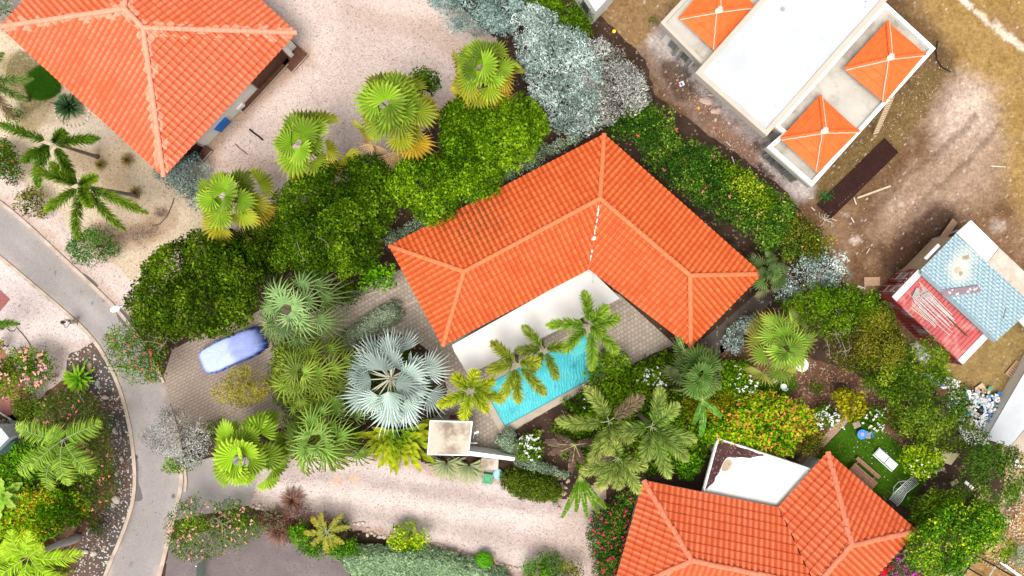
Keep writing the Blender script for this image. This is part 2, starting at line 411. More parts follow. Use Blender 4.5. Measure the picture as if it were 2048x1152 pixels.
def gravelmat():
    m, t, b = newmat('crushed_gravel')
    a = N(t, 'ShaderNodeAttribute'); a.attribute_name = 'col'; v = coords(t)
    vo = N(t, 'ShaderNodeTexVoronoi'); vo.inputs['Scale'].default_value = 15; L(t, v, vo.inputs['Vector'])
    s_ = N(t, 'ShaderNodeSeparateColor'); L(t, vo.outputs['Color'], s_.inputs[0])
    k = ramp(t, s_.outputs[0], [(0.0, 0.5), (0.05, 0.72), (0.12, 0.92), (0.6, 1.02), (1.0, 1.12)])
    col = mix(t, 1.0, a.outputs['Color'], k, 'MULTIPLY')
    n1 = noise(t, v, 7, 6, 0.75); col = mix(t, 1.0, col, ramp(t, n1, [(0.3, 0.78), (0.5, 1.0), (0.7, 1.12)]), 'MULTIPLY')
    bump(t, b, s_.outputs[1], 0.5, 0.04)
    L(t, col, b.inputs['Base Color']); b.inputs['Roughness'].default_value = 0.95; b.inputs['Specular IOR Level'].default_value = 0.05
    return m
M['gravelc'] = gravelmat()
M['tile1'] = tilemat('clay_tiles', (0.76, 0.14, 0.03), (0.62, 0.095, 0.018), (0.8, 0.2, 0.07), moss=tuple(P(945, 445, 3.5)))
M['tile2'] = tilemat('salmon_tiles', (0.78, 0.155, 0.058), (0.68, 0.12, 0.038), (0.85, 0.38, 0.26), 0.55)
M['tile3'] = tilemat('weathered_tiles', (0.76, 0.14, 0.045), (0.62, 0.1, 0.026), (0.8, 0.28, 0.15), 0.3)
M['cap1'] = surf('ridge_tile', (0.7, 0.19, 0.08), (0.56, 0.13, 0.045), 5, 0.65)
M['cap2'] = surf('pale_ridge_tile', (0.72, 0.3, 0.2), (0.64, 0.22, 0.135), 5, 0.65)
M['cap3'] = surf('brown_ridge_tile', (0.68, 0.2, 0.11), (0.55, 0.135, 0.07), 5, 0.65)
M['flat_tile'] = surf('flat_orange_tile', (0.74, 0.145, 0.035), (0.62, 0.105, 0.022), 3, 0.6)
M['cement'] = surf('cement_joint', (0.68, 0.56, 0.48), (0.5, 0.38, 0.3), 10, 0.9)
M['sealant'] = surf('white_sealant', (0.8, 0.78, 0.76), None, 5, 0.6)

def water():
    m, t, b = newmat('pool_water')
    v = coords(t)
    n = noise(t, v, 3.0, 4, 0.6); n2 = noise(t, v, 0.9, 4)
    col = ramp(t, n2, [(0.25, (0.0, 0.2, 0.23)), (0.42, (0.03, 0.37, 0.41)), (0.75, (0.055, 0.46, 0.5))])
    L(t, col, b.inputs['Base Color']); b.inputs['Roughness'].default_value = 0.2; b.inputs['Specular IOR Level'].default_value = 0.12
    w2 = N(t, 'ShaderNodeTexWave', wave_type='BANDS'); w2.inputs['Scale'].default_value = 1.6; w2.inputs['Distortion'].default_value = 9; w2.inputs['Detail'].default_value = 3
    L(t, v, w2.inputs['Vector'])
    h = math_(t, 'ADD', math_(t, 'MULTIPLY', w2.outputs['Fac'], 0.4), n)
    bump(t, b, h, 0.35, 0.06)
    return m
M['water'] = water()

def shingle():
    m, t, b = newmat('blue_shingles')
    d = (P(2010, 690, 2.9) - P(1841, 542, 2.9)); rot = -math.atan2(d.y, d.x)
    v = coords(t, rot)
    br = N(t, 'ShaderNodeTexBrick'); L(t, v, br.inputs['Vector'])
    br.inputs['Color1'].default_value = rgb((0.27, 0.37, 0.40)); br.inputs['Color2'].default_value = rgb((0.34, 0.45, 0.47)); br.inputs['Mortar'].default_value = rgb((0.12, 0.18, 0.22))
    br.inputs['Scale'].default_value = 1.0; br.inputs['Mortar Size'].default_value = 0.022; br.inputs['Brick Width'].default_value = 0.3; br.inputs['Row Height'].default_value = 0.2
    sx = N(t, 'ShaderNodeSeparateXYZ'); L(t, v, sx.inputs[0])
    row = math_(t, 'FLOOR', math_(t, 'DIVIDE', sx.outputs[1], 0.2)); g = math_(t, 'FRACT', math_(t, 'DIVIDE', sx.outputs[1], 0.2))
    gx = math_(t, 'FRACT', math_(t, 'ADD', math_(t, 'DIVIDE', sx.outputs[0], 0.42), math_(t, 'MULTIPLY', row, 0.37)))
    dash = math_(t, 'MULTIPLY', math_(t, 'LESS_THAN', gx, 0.5), math_(t, 'LESS_THAN', g, 0.42))
    col = mix(t, math_(t, 'MULTIPLY', dash, 0.75), br.outputs['Color'], (0.12, 0.18, 0.22))
    vb = coords(t)
    def ring(c, r0, r1):
        k = N(t, 'ShaderNodeVectorMath', operation='DISTANCE'); L(t, vb, k.inputs[0]); k.inputs[1].default_value = c
        kk = math_(t, 'ADD', k.outputs['Value'], math_(t, 'MULTIPLY', math_(t, 'SUBTRACT', noise(t, vb, 3, 4), 0.5), 0.7))
        return ramp(t, kk, [(r0, 1.0), (r1, 0.0)])
    for c, a, e in ((P(1931, 515, 2.9), 0.18, 0.2), (P(1915, 541, 2.9), 0.2, 0.22), (P(1922, 547, 2.9), 0.1, 0.12)):
        col = mix(t, math_(t, 'MULTIPLY', ring(c, e, e + 0.9), 0.5), col, (0.55, 0.52, 0.42))
        col = mix(t, ring(c, a, e), col, (0.27, 0.2, 0.12))
    L(t, col, b.inputs['Base Color']); b.inputs['Roughness'].default_value = 0.9
    return m
M['shingle'] = shingle()
# ================================================================== GROUND
mb = MB(); mb.add([(-600, -600, -0.3), (600, -600, -0.3), (600, 600, -0.3), (-600, 600, -0.3)], [(0, 1, 2, 3)])
tag(mb.build('ground', surf('far_earth', (0.16, 0.1, 0.065), (0.11, 0.065, 0.04), 0.3, 0.95)), kind='structure')

def paint_lot():
    st = 0.11
    xs = np.arange(3.0, 38.0, st); ys = np.arange(-22.0, 22.0, st)
    X, Y = np.meshgrid(xs, ys, indexing='ij'); px = X * 30 + 1024; py = 576 - Y * 30
    n1 = fbm(px, py, 120, 1); n2 = fbm(px, py, 22, 5); n3 = fbm(px, py, 8, 9, 3)
    wpx = px + (n2 - .5) * 22 + (n3 - .5) * 16; wpy = py + (fbm(px, py, 22, 15) - .5) * 22
    col = np.zeros(X.shape + (3,)); col[:] = (0.115, 0.06, 0.03)
    def lay(mask, c, nz=0.0):
        m = np.clip(mask, 0, 1)[..., None]
        col[:] = col * (1 - m) + np.array(c) * m
    lay(sstep(.4, .75, n1) * .8, (0.19, 0.11, 0.06))
    lay(sstep(.4, .85, n2) * .6, (0.24, 0.155, 0.095))
    def poly(pts, soft, c, amt=1.0):
        i = inside(pts, wpx, wpy); d = edist(pts, wpx, wpy); s = np.where(i, d, -d)
        lay(sstep(-soft, soft, s) * amt, c)
    def line(pts, wd, soft, c, amt=1.0): lay((1 - sstep(wd, wd + soft, linedist(pts, wpx, wpy))) * amt, c)
    poly([(1190, -50), (1420, -50), (1330, 60), (1340, 120), (1250, 120), (1180, 60)], 30, (0.22, 0.135, 0.06), .8)
    poly([(1790, -80), (2200, -80), (2200, 560), (2060, 450), (1985, 330), (1990, 210), (1930, 150), (1890, 110)], 42, (0.27, 0.17, 0.06), .95)
    lay(sstep(.35, .8, fbm(px, py, 30, 33)) * inside([(1790, -80), (2200, -80), (2200, 560), (1900, 110)], px, py) * .5, (0.2, 0.115, 0.03))
    line([(1775, 20), (1870, 95), (1880, 130)], 8, 40, (0.08, 0.045, 0.02), .8)
    poly([(1760, 220), (1860, 130), (1900, 150), (1800, 300), (1640, 400), (1620, 390)], 12, (0.13, 0.085, 0.03), .8)
    poly([(1930, 150), (1980, 180), (1990, 270), (1940, 320), (1880, 300), (1870, 260), (1890, 200)], 40, (0.46, 0.35, 0.285), .95)
    poly([(1970, 240), (2010, 290), (1990, 380), (1850, 450), (1750, 470), (1760, 400), (1880, 300)], 40, (0.3, 0.205, 0.145), .85)
    line([(1950, 235), (1870, 310), (1800, 365), (1700, 470)], 2, 9, (0.12, 0.075, 0.05), .55)
    line([(2000, 250), (1930, 330), (1850, 400), (1790, 465)], 2, 9, (0.12, 0.075, 0.05), .5)
    line([(1325, 85), (1350, 120), (1420, 185), (1535, 300), (1600, 370)], 16, 30, (0.38, 0.33, 0.31), .9)
    line([(1290, 110), (1330, 150), (1400, 230), (1500, 340)], 8, 26, (0.2, 0.14, 0.11), .7)
    line([(1340, 140), (1370, 180)], 14, 16, (0.06, 0.035, 0.02), .8)
    for c, r in (((1515, 290), 12), ((1520, 340), 12), ((1540, 350), 8), ((1372, 145), 8)): line([c, (c[0] + 3, c[1] + 2)], r * .4, r, (0.07, 0.045, 0.035), .9)
    poly([(1380, 190), (1420, 200), (1530, 310), (1500, 330), (1420, 270)], 14, (0.2, 0.105, 0.07), .8)
    for c, r, a in (((1712, 482), 10, .55), ((1800, 410), 9, .6), ((1995, 450), 16, .4), ((1690, 430), 8, .3)): line([c, (c[0] + 1, c[1])], r * .3, r, (0.55, 0.46, 0.4), a)
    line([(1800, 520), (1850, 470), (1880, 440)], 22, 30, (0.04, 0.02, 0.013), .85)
    poly([(1830, 720), (1900, 700), (2048, 600), (2200, 600), (2200, 860), (2000, 800), (1940, 770), (1850, 760)], 20, (0.235, 0.16, 0.06), .9)
    line([(2120, 800), (2040, 910), (1960, 1010), (1860, 1160), (1830, 1220)], 34, 26, (0.36, 0.25, 0.16), .95)
    line([(2060, 960), (1960, 1100), (1900, 1180)], 9, 14, (0.27, 0.2, 0.16), .9)
    poly([(2100, 950), (2200, 1000), (2200, 1300), (1900, 1300), (1930, 1140), (2000, 1050)], 14, (0.28, 0.165, 0.06), .95)
    line([(1985, 1080), (2040, 1000)], 3, 14, (0.1, 0.055, 0.03), .8)
    line([(1918, -8), (1945, 15)], 3, 5, (0.6, 0.5, 0.42), .9); line([(1960, 28), (1990, 48), (2060, 102), (2120, 150)], 4, 7, (0.55, 0.45, 0.36), .9)
    line([(1990, 30), (2060, 75)], 6, 14, (0.19, 0.11, 0.05), .6)
    sp = (rng.random(X.shape) < 0.012)[..., None] * rng.random(X.shape)[..., None]
    col[:] = col * (1 - sp * .7) + np.array((0.6, 0.52, 0.45)) * sp * .7
    col *= (0.72 + 0.56 * fbm(px, py, 10, 44, 3))[..., None]
    Z = (fbm(px, py, 40, 50) - .5) * 0.12 + (n3 - .5) * 0.07
    Z *= 0.7
    V = np.stack([X, Y, Z - 0.02], -1).reshape(-1, 3); a, b = X.shape
    i = np.arange(a * b).reshape(a, b)
    Fq = np.stack([i[:-1, :-1], i[1:, :-1], i[1:, 1:], i[:-1, 1:]], -1).reshape(-1, 4)
    cx = px[:-1, :-1].ravel(); cy = py[:-1, :-1].ravel()
    keep = (cx > 1560) | (cy < 520) & (cx > 1190)
    tag(mk('dirt_lot', V, Fq[keep], M['dirt'], None, col.reshape(-1, 3), True), kind='structure')
paint_lot()

def paint_sheet(name, poly, z, base, layers, mat='gravelc', st=0.13, seed=0, edge=None, sm=0):
    if sm: poly = smooth_poly(poly, sm)
    poly = rough_poly(poly, 1.2, 14, seed + 1)
    w_ = [tuple(P(max(-60, min(2100, a)), max(-60, min(1210, b)), 0))[:2] for a, b in poly]; xs = [p[0] for p in w_]; ys = [p[1] for p in w_]
    X, Y = np.meshgrid(np.arange(min(xs), max(xs) + st, st), np.arange(min(ys), max(ys) + st, st), indexing='ij'); px = X * 30 + 1024; py = 576 - Y * 30
    ins = inside(w_, X, Y); col = np.zeros(X.shape + (3,)); col[:] = base
    n1 = fbm(px, py, 90, seed); n2 = fbm(px, py, 26, seed + 7)
    def lay(m, c): m = np.clip(m, 0, 1)[..., None]; col[:] = col * (1 - m) + np.array(c) * m
    dark = tuple(v * .82 for v in base); lay(sstep(.42, .7, n1) * .8, dark); lay(sstep(.5, .75, n2) * .5, tuple(v * .88 for v in base)); lay(sstep(.5, .25, n1) * .5, tuple(min(.8, v * 1.08) for v in base))
    if edge: lay((1 - sstep(0, edge[1], edist(w_, X, Y) * 30 + (n2 - .5) * 30)) * edge[2], edge[0])
    wx = px + (n2 - .5) * 18; wy = py + (fbm(px, py, 26, seed + 3) - .5) * 18
    for kind, pts, wd, soft, c, amt in layers:
        if kind == 'line': lay((1 - sstep(wd, wd + soft, linedist(pts, wx, wy))) * amt * (.6 + .8 * n2), c)
        else: i = inside(pts, wx, wy); d = edist(pts, wx, wy); lay(sstep(-soft, soft, np.where(i, d, -d)) * amt, c)
    idx = np.arange(X.size).reshape(X.shape); k = ins[:-1, :-1] | ins[1:, :-1] | ins[1:, 1:] | ins[:-1, 1:]
    Fq = np.stack([idx[:-1, :-1], idx[1:, :-1], idx[1:, 1:], idx[:-1, 1:]], -1)[k]
    V = np.stack([X, Y, np.full(X.shape, z)], -1).reshape(-1, 3)
    # pull the cells at the border onto the outline by filling it with a plain sheet just below
    used = np.unique(Fq); rm = np.full(X.size, -1); rm[used] = np.arange(len(used))
    tag(mk(name, V[used], rm[Fq].reshape(-1, 4), M[mat], None, col.reshape(-1, 3)[used], True), kind='structure')
def PAINT():
    br = (0.3, 0.2, 0.15)
    paint_sheet('gravel_yard', GY[0], 0.064, (0.5, 0.4, 0.355), [('line', [(610, 110), (520, 190), (430, 280), (400, 330)], 6, 26, (0.33, 0.22, 0.15), .75), ('line', [(700, 30), (860, 60), (930, 110), (940, 170)], 8, 30, (0.36, 0.26, 0.21), .6), ('line', [(640, 0), (740, 100), (700, 180), (560, 260)], 10, 40, (0.42, 0.33, 0.29), .5), ('line', [(300, 250), (420, 330), (540, 340)], 8, 30, br, .4)], seed=3, edge=(br, 26, .5))
    paint_sheet('sand_bed', SB[0], 0.068, (0.46, 0.365, 0.26), [('line', [(30, 130), (90, 190), (60, 240)], 14, 26, (0.24, 0.18, 0.09), .8), ('line', [(150, 310), (220, 330), (250, 400)], 12, 30, (0.3, 0.21, 0.12), .6), ('line', [(200, 470), (290, 470), (330, 440)], 12, 26, (0.26, 0.16, 0.1), .7), ('poly', [(90, 260), (200, 230), (230, 270), (180, 300)], 0, 14, (0.53, 0.44, 0.35), .8)], seed=5, sm=1)
    paint_sheet('gravel_verge', GV[0], 0.064, (0.52, 0.43, 0.405), [('line', [(100, 770), (130, 700), (180, 690)], 4, 22, (0.38, 0.29, 0.25), .6)], seed=6)
# garden soil under all the planting
sheet('soil', [(150, 1220), (230, 640), (300, 480), (560, 300), (850, 60), (850, -60), (1190, -60), (1190, 20), (1290, 120), (1310, 190), (1420, 270), (1560, 370), (1640, 470), (1680, 560), (1760, 610), (1830, 720), (1900, 820), (2000, 880), (2010, 960), (1980, 1080), (1900, 1130), (1850, 1220)], 0.06, M['soil'], rough=3, seed=3)
GY = ( [(-260, -200), (850, -200), (900, 0), (990, 80), (985, 170), (890, 205), (800, 320), (640, 385), (560, 440), (420, 500), (320, 570), (262, 640), (245, 622), (190, 568), (125, 508), (60, 446), (0, 395), (-260, 200)], 0.064)
SB = ( [(-60, 60), (60, 60), (130, 150), (235, 270), (330, 350), (420, 400), (400, 470), (330, 530), (290, 560), (268, 565), (235, 525), (200, 520), (150, 480), (120, 410), (60, 370), (0, 330), (-60, 300)], 0.068)
GV = ( [(-260, 300), (0, 520), (62, 567), (131, 625), (188, 678), (186, 698), (170, 702), (140, 705), (133, 750), (90, 790), (40, 830), (-260, 800)], 0.064)
PAINT()
sheet('brick_path', [(-60, 560), (2, 580), (22, 598), (0, 625), (-60, 640)], 0.068, M['brick'])
sheet('brick_path', [(-60, 640), (0, 690), (42, 745), (75, 830), (40, 860), (0, 820), (-60, 800)], 0.068, M['brick'])
sheet('garden_bed', [(-100, 830), (40, 830), (133, 752), (140, 708), (172, 697), (189, 683), (221, 733), (249, 803), (267, 892), (271, 985), (250, 1057), (215, 1140), (199, 1190), (-100, 1190)], 0.068, M['mulch'], rough=2, seed=8)
sheet('dark_gravel_bed', [(133, 752), (140, 708), (172, 695), (190, 682), (222, 733), (250, 803), (268, 892), (272, 985), (251, 1057), (216, 1140), (200, 1190), (140, 1180), (160, 1080), (230, 1000), (222, 860), (190, 790)], 0.072, M['darkgravel'], rough=3, seed=9)
road_in = [(-300, 180), (0, 402), (60, 452), (125, 514), (190, 574), (245, 628), (290, 690), (328, 765), (350, 840), (364, 915), (364, 975), (350, 1030), (328, 1110), (310, 1200), (295, 1300)]
road_out = [(170, 1300), (196, 1200), (215, 1140), (250, 1060), (273, 985), (268, 890), (250, 800), (222, 730), (185, 672), (130, 622), (60, 563), (0, 512), (-300, 280)]
M['asphaltc'] = colmat('road_asphalt', .85, .16, 9, .1, .15)
_mid = [((a[0] + b[0]) / 2, (a[1] + b[1]) / 2) for a, b in (((0, 402), (0, 512)), ((60, 452), (60, 563)), ((125, 514), (130, 622)), ((190, 574), (185, 672)), ((245, 628), (222, 730)), ((328, 765), (250, 800)), ((360, 880), (268, 890)), ((364, 975), (273, 985)), ((340, 1070), (250, 1060)), ((300, 1180), (200, 1190)))]
paint_sheet('road', road_in + road_out, 0.075, (0.285, 0.255, 0.243), [('line', [(x - 12, y + 10) for x, y in _mid], 5, 14, (0.235, 0.21, 0.2), .6), ('line', [(x + 14, y - 12) for x, y in _mid], 5, 14, (0.235, 0.21, 0.2), .5), ('line', [(262, 640), (300, 700), (335, 780), (352, 850)], 2, 14, (0.16, 0.135, 0.125), .5), ('line', [(255, 900), (272, 940), (265, 1010), (240, 1080)], 4, 14, (0.17, 0.14, 0.13), .6), ('poly', [(150, 600), (175, 590), (215, 640), (195, 655)], 0, 12, (0.33, 0.3, 0.28), .5), ('line', [(111, 548), (112, 549)], 1, 3, (.12, .1, .1), .9), ('line', [(100, 543), (101, 543)], .5, 2, (.12, .1, .1), .9), ('line', [(184, 603), (185, 604)], 1, 3, (.12, .1, .1), .9), ('line', [(208, 598), (209, 598)], 1, 3, (.12, .1, .1), .9), ('line', [(259, 1127), (261, 1126)], 2, 4, (.15, .13, .13), .9)], mat='asphaltc', seed=21, edge=((0.35, 0.285, 0.24), 11, .75))
def strip(name, pts, wpx, z, mat, label=None):
    pts = smooth_poly(pts, 2, False); mb = MB(); a = []; b = []
    for i, p in enumerate(pts):
        q0, q1 = pts[max(0, i - 1)], pts[min(len(pts) - 1, i + 1)]; dx, dy = q1[0] - q0[0], q1[1] - q0[1]; l = math.hypot(dx, dy)
        a.append((p[0] - dy / l * wpx / 2, p[1] + dx / l * wpx / 2)); b.append((p[0] + dy / l * wpx / 2, p[1] - dx / l * wpx / 2))
    for i in range(len(pts) - 1):
        q = [P(*a[i]), P(*b[i]), P(*b[i + 1]), P(*a[i + 1])]
        mb.prism(q, 0.0, z)
    return mb.build(name, mat)
tag(strip('kerb', road_in[:8], 7, 0.15, M['kerb']), kind='structure')
tag(strip('kerb', [(345, 830), (352, 850), (360, 890), (364, 915), (364, 975), (352, 1020), (335, 1090), (318, 1160), (300, 1230)], 8, 0.15, M['kerb']), kind='structure')
tag(strip('kerb', road_out, 7, 0.15, M['kerb']), kind='structure')
tag(strip('kerb', [(370, 935), (374, 955), (372, 982)], 5, 0.17, M['kerb']), kind='structure')
for k, pts in enumerate(([(232, 620), (240, 612), (262, 636), (275, 655), (270, 662), (246, 648), (236, 636)], [(272, 905), (279, 930), (276, 960), (285, 985), (287, 1000), (272, 1003), (262, 1000), (270, 960)], [(343, 990), (350, 985), (352, 994), (346, 998)], [(268, 905), (279, 912), (276, 918), (270, 916)], [(165, 545), (178, 552), (200, 572), (194, 574), (176, 560)])):
    sheet('road_stain', pts, 0.0785, M['wet'], sm=1)
sheet('driveway', [(326, 760), (345, 700), (420, 660), (600, 590), (640, 690), (600, 850), (430, 870), (358, 850)], 0.071, M['paver_drive'])
sheet('asphalt_apron', [(364, 930), (420, 915), (520, 900), (515, 960), (500, 1010), (400, 1030), (350, 1040)], 0.0745, M['asphalt'])
DG = ( [(505, 905), (620, 895), (800, 900), (860, 935), (1000, 945), (1040, 975), (1130, 1000), (1215, 960), (1200, 1060), (1190, 1180), (1020, 1150), (940, 1115), (800, 1080), (730, 1060), (600, 1040), (540, 1020), (495, 1008)], 0.0715)
paint_sheet('driveway_gravel', DG[0], 0.0715, (0.49, 0.4, 0.37), [('line', [(500, 960), (620, 945), (760, 965), (900, 985), (1050, 1010), (1200, 1030)], 5, 14, (0.33, 0.26, 0.24), .6), ('line', [(500, 1010), (640, 1010), (800, 1040), (960, 1065), (1180, 1110)], 6, 16, (0.34, 0.27, 0.24), .6), ('line', [(560, 975), (700, 990), (860, 1010), (1100, 1050)], 4, 12, (0.55, 0.46, 0.43), .6), ('poly', [(1060, 1080), (1160, 1000), (1200, 1000), (1200, 1170), (1100, 1180)], 0, 40, (0.36, 0.27, 0.22), .6), ('line', [(672, 958), (676, 960)], 6, 6, (0.5, 0.32, 0.22), .8), ('line', [(704, 958), (708, 960)], 6, 6, (0.5, 0.32, 0.22), .8)], seed=9, edge=((0.3, 0.19, 0.15), 26, .7))
sheet('asphalt_driveway', [(325, 1200), (340, 1080), (420, 1060), (520, 1050), (640, 1070), (700, 1110), (700, 1200)], 0.0675, M['asphalt_dark'])
sheet('terrace', [(600, 640), (690, 590), (800, 540), (1010, 470), (1240, 590), (1350, 690), (1300, 720), (1215, 745), (1035, 862), (1030, 905), (940, 900), (860, 850), (760, 790), (600, 720)], 0.075, M['paver'])
tag(strip('kerb', [(620, 640), (700, 600), (780, 575)], 3, 0.12, M['coping']), kind='structure')
tag(strip('kerb', [(790, 622), (835, 600)], 4, 0.12, M['coping']), kind='structure')
sheet('planting_bed', [(640, 760), (700, 690), (800, 655), (880, 720), (900, 800), (850, 860), (700, 920), (600, 900)], 0.0795, M['soil'], sm=1)
sheet('planting_bed', [(1005, 875), (1060, 842), (1215, 750), (1345, 690), (1400, 690), (1460, 660), (1530, 590), (1560, 640), (1530, 800), (1440, 870), (1400, 950), (1280, 965), (1180, 965), (1030, 910)], 0.083, M['soil'], rough=1)
sheet('mulch_bed', [(1440, 690), (1560, 700), (1700, 740), (1780, 800), (1830, 860), (1850, 920), (1790, 890), (1715, 825), (1690, 840), (1600, 925), (1430, 880)], 0.087, M['mulch'], rough=1.5)
sheet('dark_mulch', [(1790, 880), (1850, 920), (1900, 960), (1900, 1100), (1790, 1050), (1755, 985), (1800, 1000), (1860, 940)], 0.064, M['soil'])
sheet('gravel_strip', [(1330, 740), (1390, 690), (1440, 650), (1530, 570), (1545, 600), (1450, 700), (1380, 760)], 0.087, surf('grey_grit', (0.1, 0.08, 0.065), (0.065, 0.05, 0.04), 1, 0.9, (0.3, 0.25, 0.2), 0.03, 9))
lawn = [(1610, 935), (1690, 850), (1722, 820), (1790, 880), (1865, 942), (1810, 1015), (1755, 985), (1700, 1000)]
sheet('lawn', lawn, 0.092, M['turf'])
sheet('lawn', [(1500, 765), (1560, 745), (1590, 750), (1595, 775), (1560, 800), (1520, 790)], 0.092, M['turf'])
sheet('edging_path', [(1590, 920), (1625, 895), (1685, 830), (1700, 838), (1640, 900), (1612, 935)], 0.096, M['brick_pale'])
sheet('brick_courtyard', [(1270, 900), (1440, 870), (1640, 900), (1612, 945), (1430, 1010), (1270, 975)], 0.0905, M['brick_dark'])

# ------------------------------------------------------------------ pool
POOL = [(965, 772), (1009, 853), (1209, 743), (1170, 667)]
cen = (1089, 759)
def grow(poly, d):
    n = len(poly); out = []
    c = Vector((sum(p[0] for p in poly) / n, sum(p[1] for p in poly) / n))
    for i in range(n):
        a, b, e = Vector(poly[i - 1]), Vector(poly[i]), Vector(poly[(i + 1) % n])
        n1 = (b - a).orthogonal().normalized(); n2 = (e - b).orthogonal().normalized()
        if (b - c).dot(n1) < 0: n1 = -n1
        if (b - c).dot(n2) < 0: n2 = -n2
        k = d / max(0.3, 1 + n1.dot(n2)); out.append(tuple(b + (n1 + n2) * k))
    return out
def ringprism(mb, outer, inner, z0, z1, z_out=None):
    n = len(outer)
    for i in range(n):
        j = (i + 1) % n; mb.prism([outer[i], outer[j], inner[j], inner[i]], z0, z1)
pool = thing('swimming_pool', 'turquoise swimming pool with pale stone coping beside the L shaped house', 'swimming pool', P(*cen, 0))
mb = MB(); ringprism(mb, PP(grow(POOL, 13)), PP(POOL), 0.0, 0.13); part(mb, 'coping', M['coping'], pool)
mb = MB(); ringprism(mb, PP(grow(POOL, -.2)), PP(grow(POOL, -2.4)), 0.05, 0.108); part(mb, 'tile_line', surf('teal_tiles', (0.02, 0.22, 0.25), (0.03, 0.3, 0.33), 14, .4), pool)
mb = MB(); pw = PP(POOL); mb.add([(p[0], p[1], 0.0985) for p in pw], [(3, 2, 1, 0)] if False else [(0, 1, 2, 3)]); part(mb, 'water', M['water'], pool)
mb = MB(); mb.box(P(1152, 688, 0) + Vector((0, 0, 0.08)), (1.0, 0.5, 0.06), R(29)); mb.box(P(1163, 700, 0) + Vector((0, 0, 0.07)), (1.3, 0.4, 0.06), R(29)); part(mb, 'steps', M['poolwall'], pool)

# ================================================================== TILED HOUSES
def to2(v): return Vector((v[0], v[1]))
def roof_face(mb, A, B, poly, z0, z1, ridges, w_=0.34, L_=0.39, amp=0.085, flat=False):
    """tiles over one roof plane: A->B is its eave, poly the outline in plan, z1 the height at its innermost point"""
    A, B = to2(A), to2(B); u = (B - A).normalized(); v = Vector((-u.y, u.x))
    q = [to2(p) for p in poly]
    cc = sum(((p - A).dot(v) for p in q)); v = v if cc > 0 else -v
    us = [(p - A).dot(u) for p in q]; vs = [(p - A).dot(v) for p in q]; vm = max(vs); sl_ = (z1 - z0) / vm
    u0, u1 = min(us) - 0.1, max(us) + 0.1
    prof = [(0.0, 0.0), (0.06, 0.22), (0.16, 0.7), (0.28, 0.98), (0.38, 1.0), (0.5, 0.75), (0.6, 0.25), (0.66, 0.0), (0.72, -0.12), (0.86, -0.16), (0.97, -0.1)]
    if flat: prof = [(0.0, 0.0), (0.5, 0.0)]
    nu = int((u1 - u0) / w_) + 1; cols = []
    for i in range(nu):
        for p, h in prof: cols.append((u0 + (i + p) * w_, h * amp, i + p))
    rows = []
    nv = int(vm / L_) + 1
    for k in range(nv):
        st = 0.05 if flat else 0.055
        rows.append((k * L_ - (0.06 if k == 0 else 0), st, k + 0.01)); rows.append(((k + 1) * L_ - 0.004, 0.0, k + 0.99))
    V = []; T = []
    rp = [(to2(a), to2(b)) for a, b in ridges]
    jit = {}
    for (vv, hv, tv) in rows:
        for (uu, hu, tu) in cols:
            key = (int(tu), int(tv))
            j = jit.setdefault(key, rnd.uniform(-0.006, 0.006))
            p = A + u * uu + v * vv
            V.append((p.x, p.y, z0 + sl_ * vv + hu + hv + j)); T.append((tu, tv + 100 * len(ridges) + 7 * round(z0 * 10), 9))
    nc = len(cols); Fs = [(r * nc + c, r * nc + c + 1, (r + 1) * nc + c + 1, (r + 1) * nc + c) for r in range(len(rows) - 1) for c in range(nc - 1)]
    if u.cross(v) < 0: Fs = [f[::-1] for f in Fs]
    bm = bmesh.new(); lay = bm.verts.layers.float_vector.new('tuv')
    bv = [bm.verts.new(x) for x in V]
    for b_, t in zip(bv, T): b_[lay] = t
    for f in Fs: bm.faces.new([bv[i] for i in f])
    cen2 = sum(q, Vector((0, 0))) / len(q)
    for i in range(len(q)):
        a, b = q[i], q[(i + 1) % len(q)]
        if (b - a).length < 1e-3: continue
        eav = abs((a - A).dot(v)) < 1e-3 and abs((b - A).dot(v)) < 1e-3
        nn = Vector((-(b - a).y, (b - a).x)).normalized()
        if (cen2 - a).dot(nn) > 0: nn = -nn
        off = 0.08 if eav else 0.0
        g = bm.verts[:] + bm.edges[:] + bm.faces[:]
        bmesh.ops.bisect_plane(bm, geom=g, plane_co=(a.x + nn.x * off, a.y + nn.y * off, 0), plane_no=(nn.x, nn.y, 0), clear_outer=True)
    bm.verts.ensure_lookup_table(); bm.verts.index_update()
    o = len(mb.v); mb.tuv = mb.tuv if mb.tuv is not None else []
    for x in bm.verts:
        mb.v.append(tuple(x.co)); mb.c.append((1, 1, 1)); t = x[lay]; d = 9.0
        p = Vector((x.co.x, x.co.y))
        # distance of the tile's centre to the nearest ridge or hip
        for a, b in rp:
            ab = b - a; tt = max(0, min(1, (p - a).dot(ab) / ab.length_squared)); d = min(d, (p - a - ab * tt).length)
        mb.tuv.append((t.x, t.y, d))
    for f in bm.faces: mb.f.append(tuple(o + vv_.index for vv_ in f.verts))
    bm.free()
    return sl_

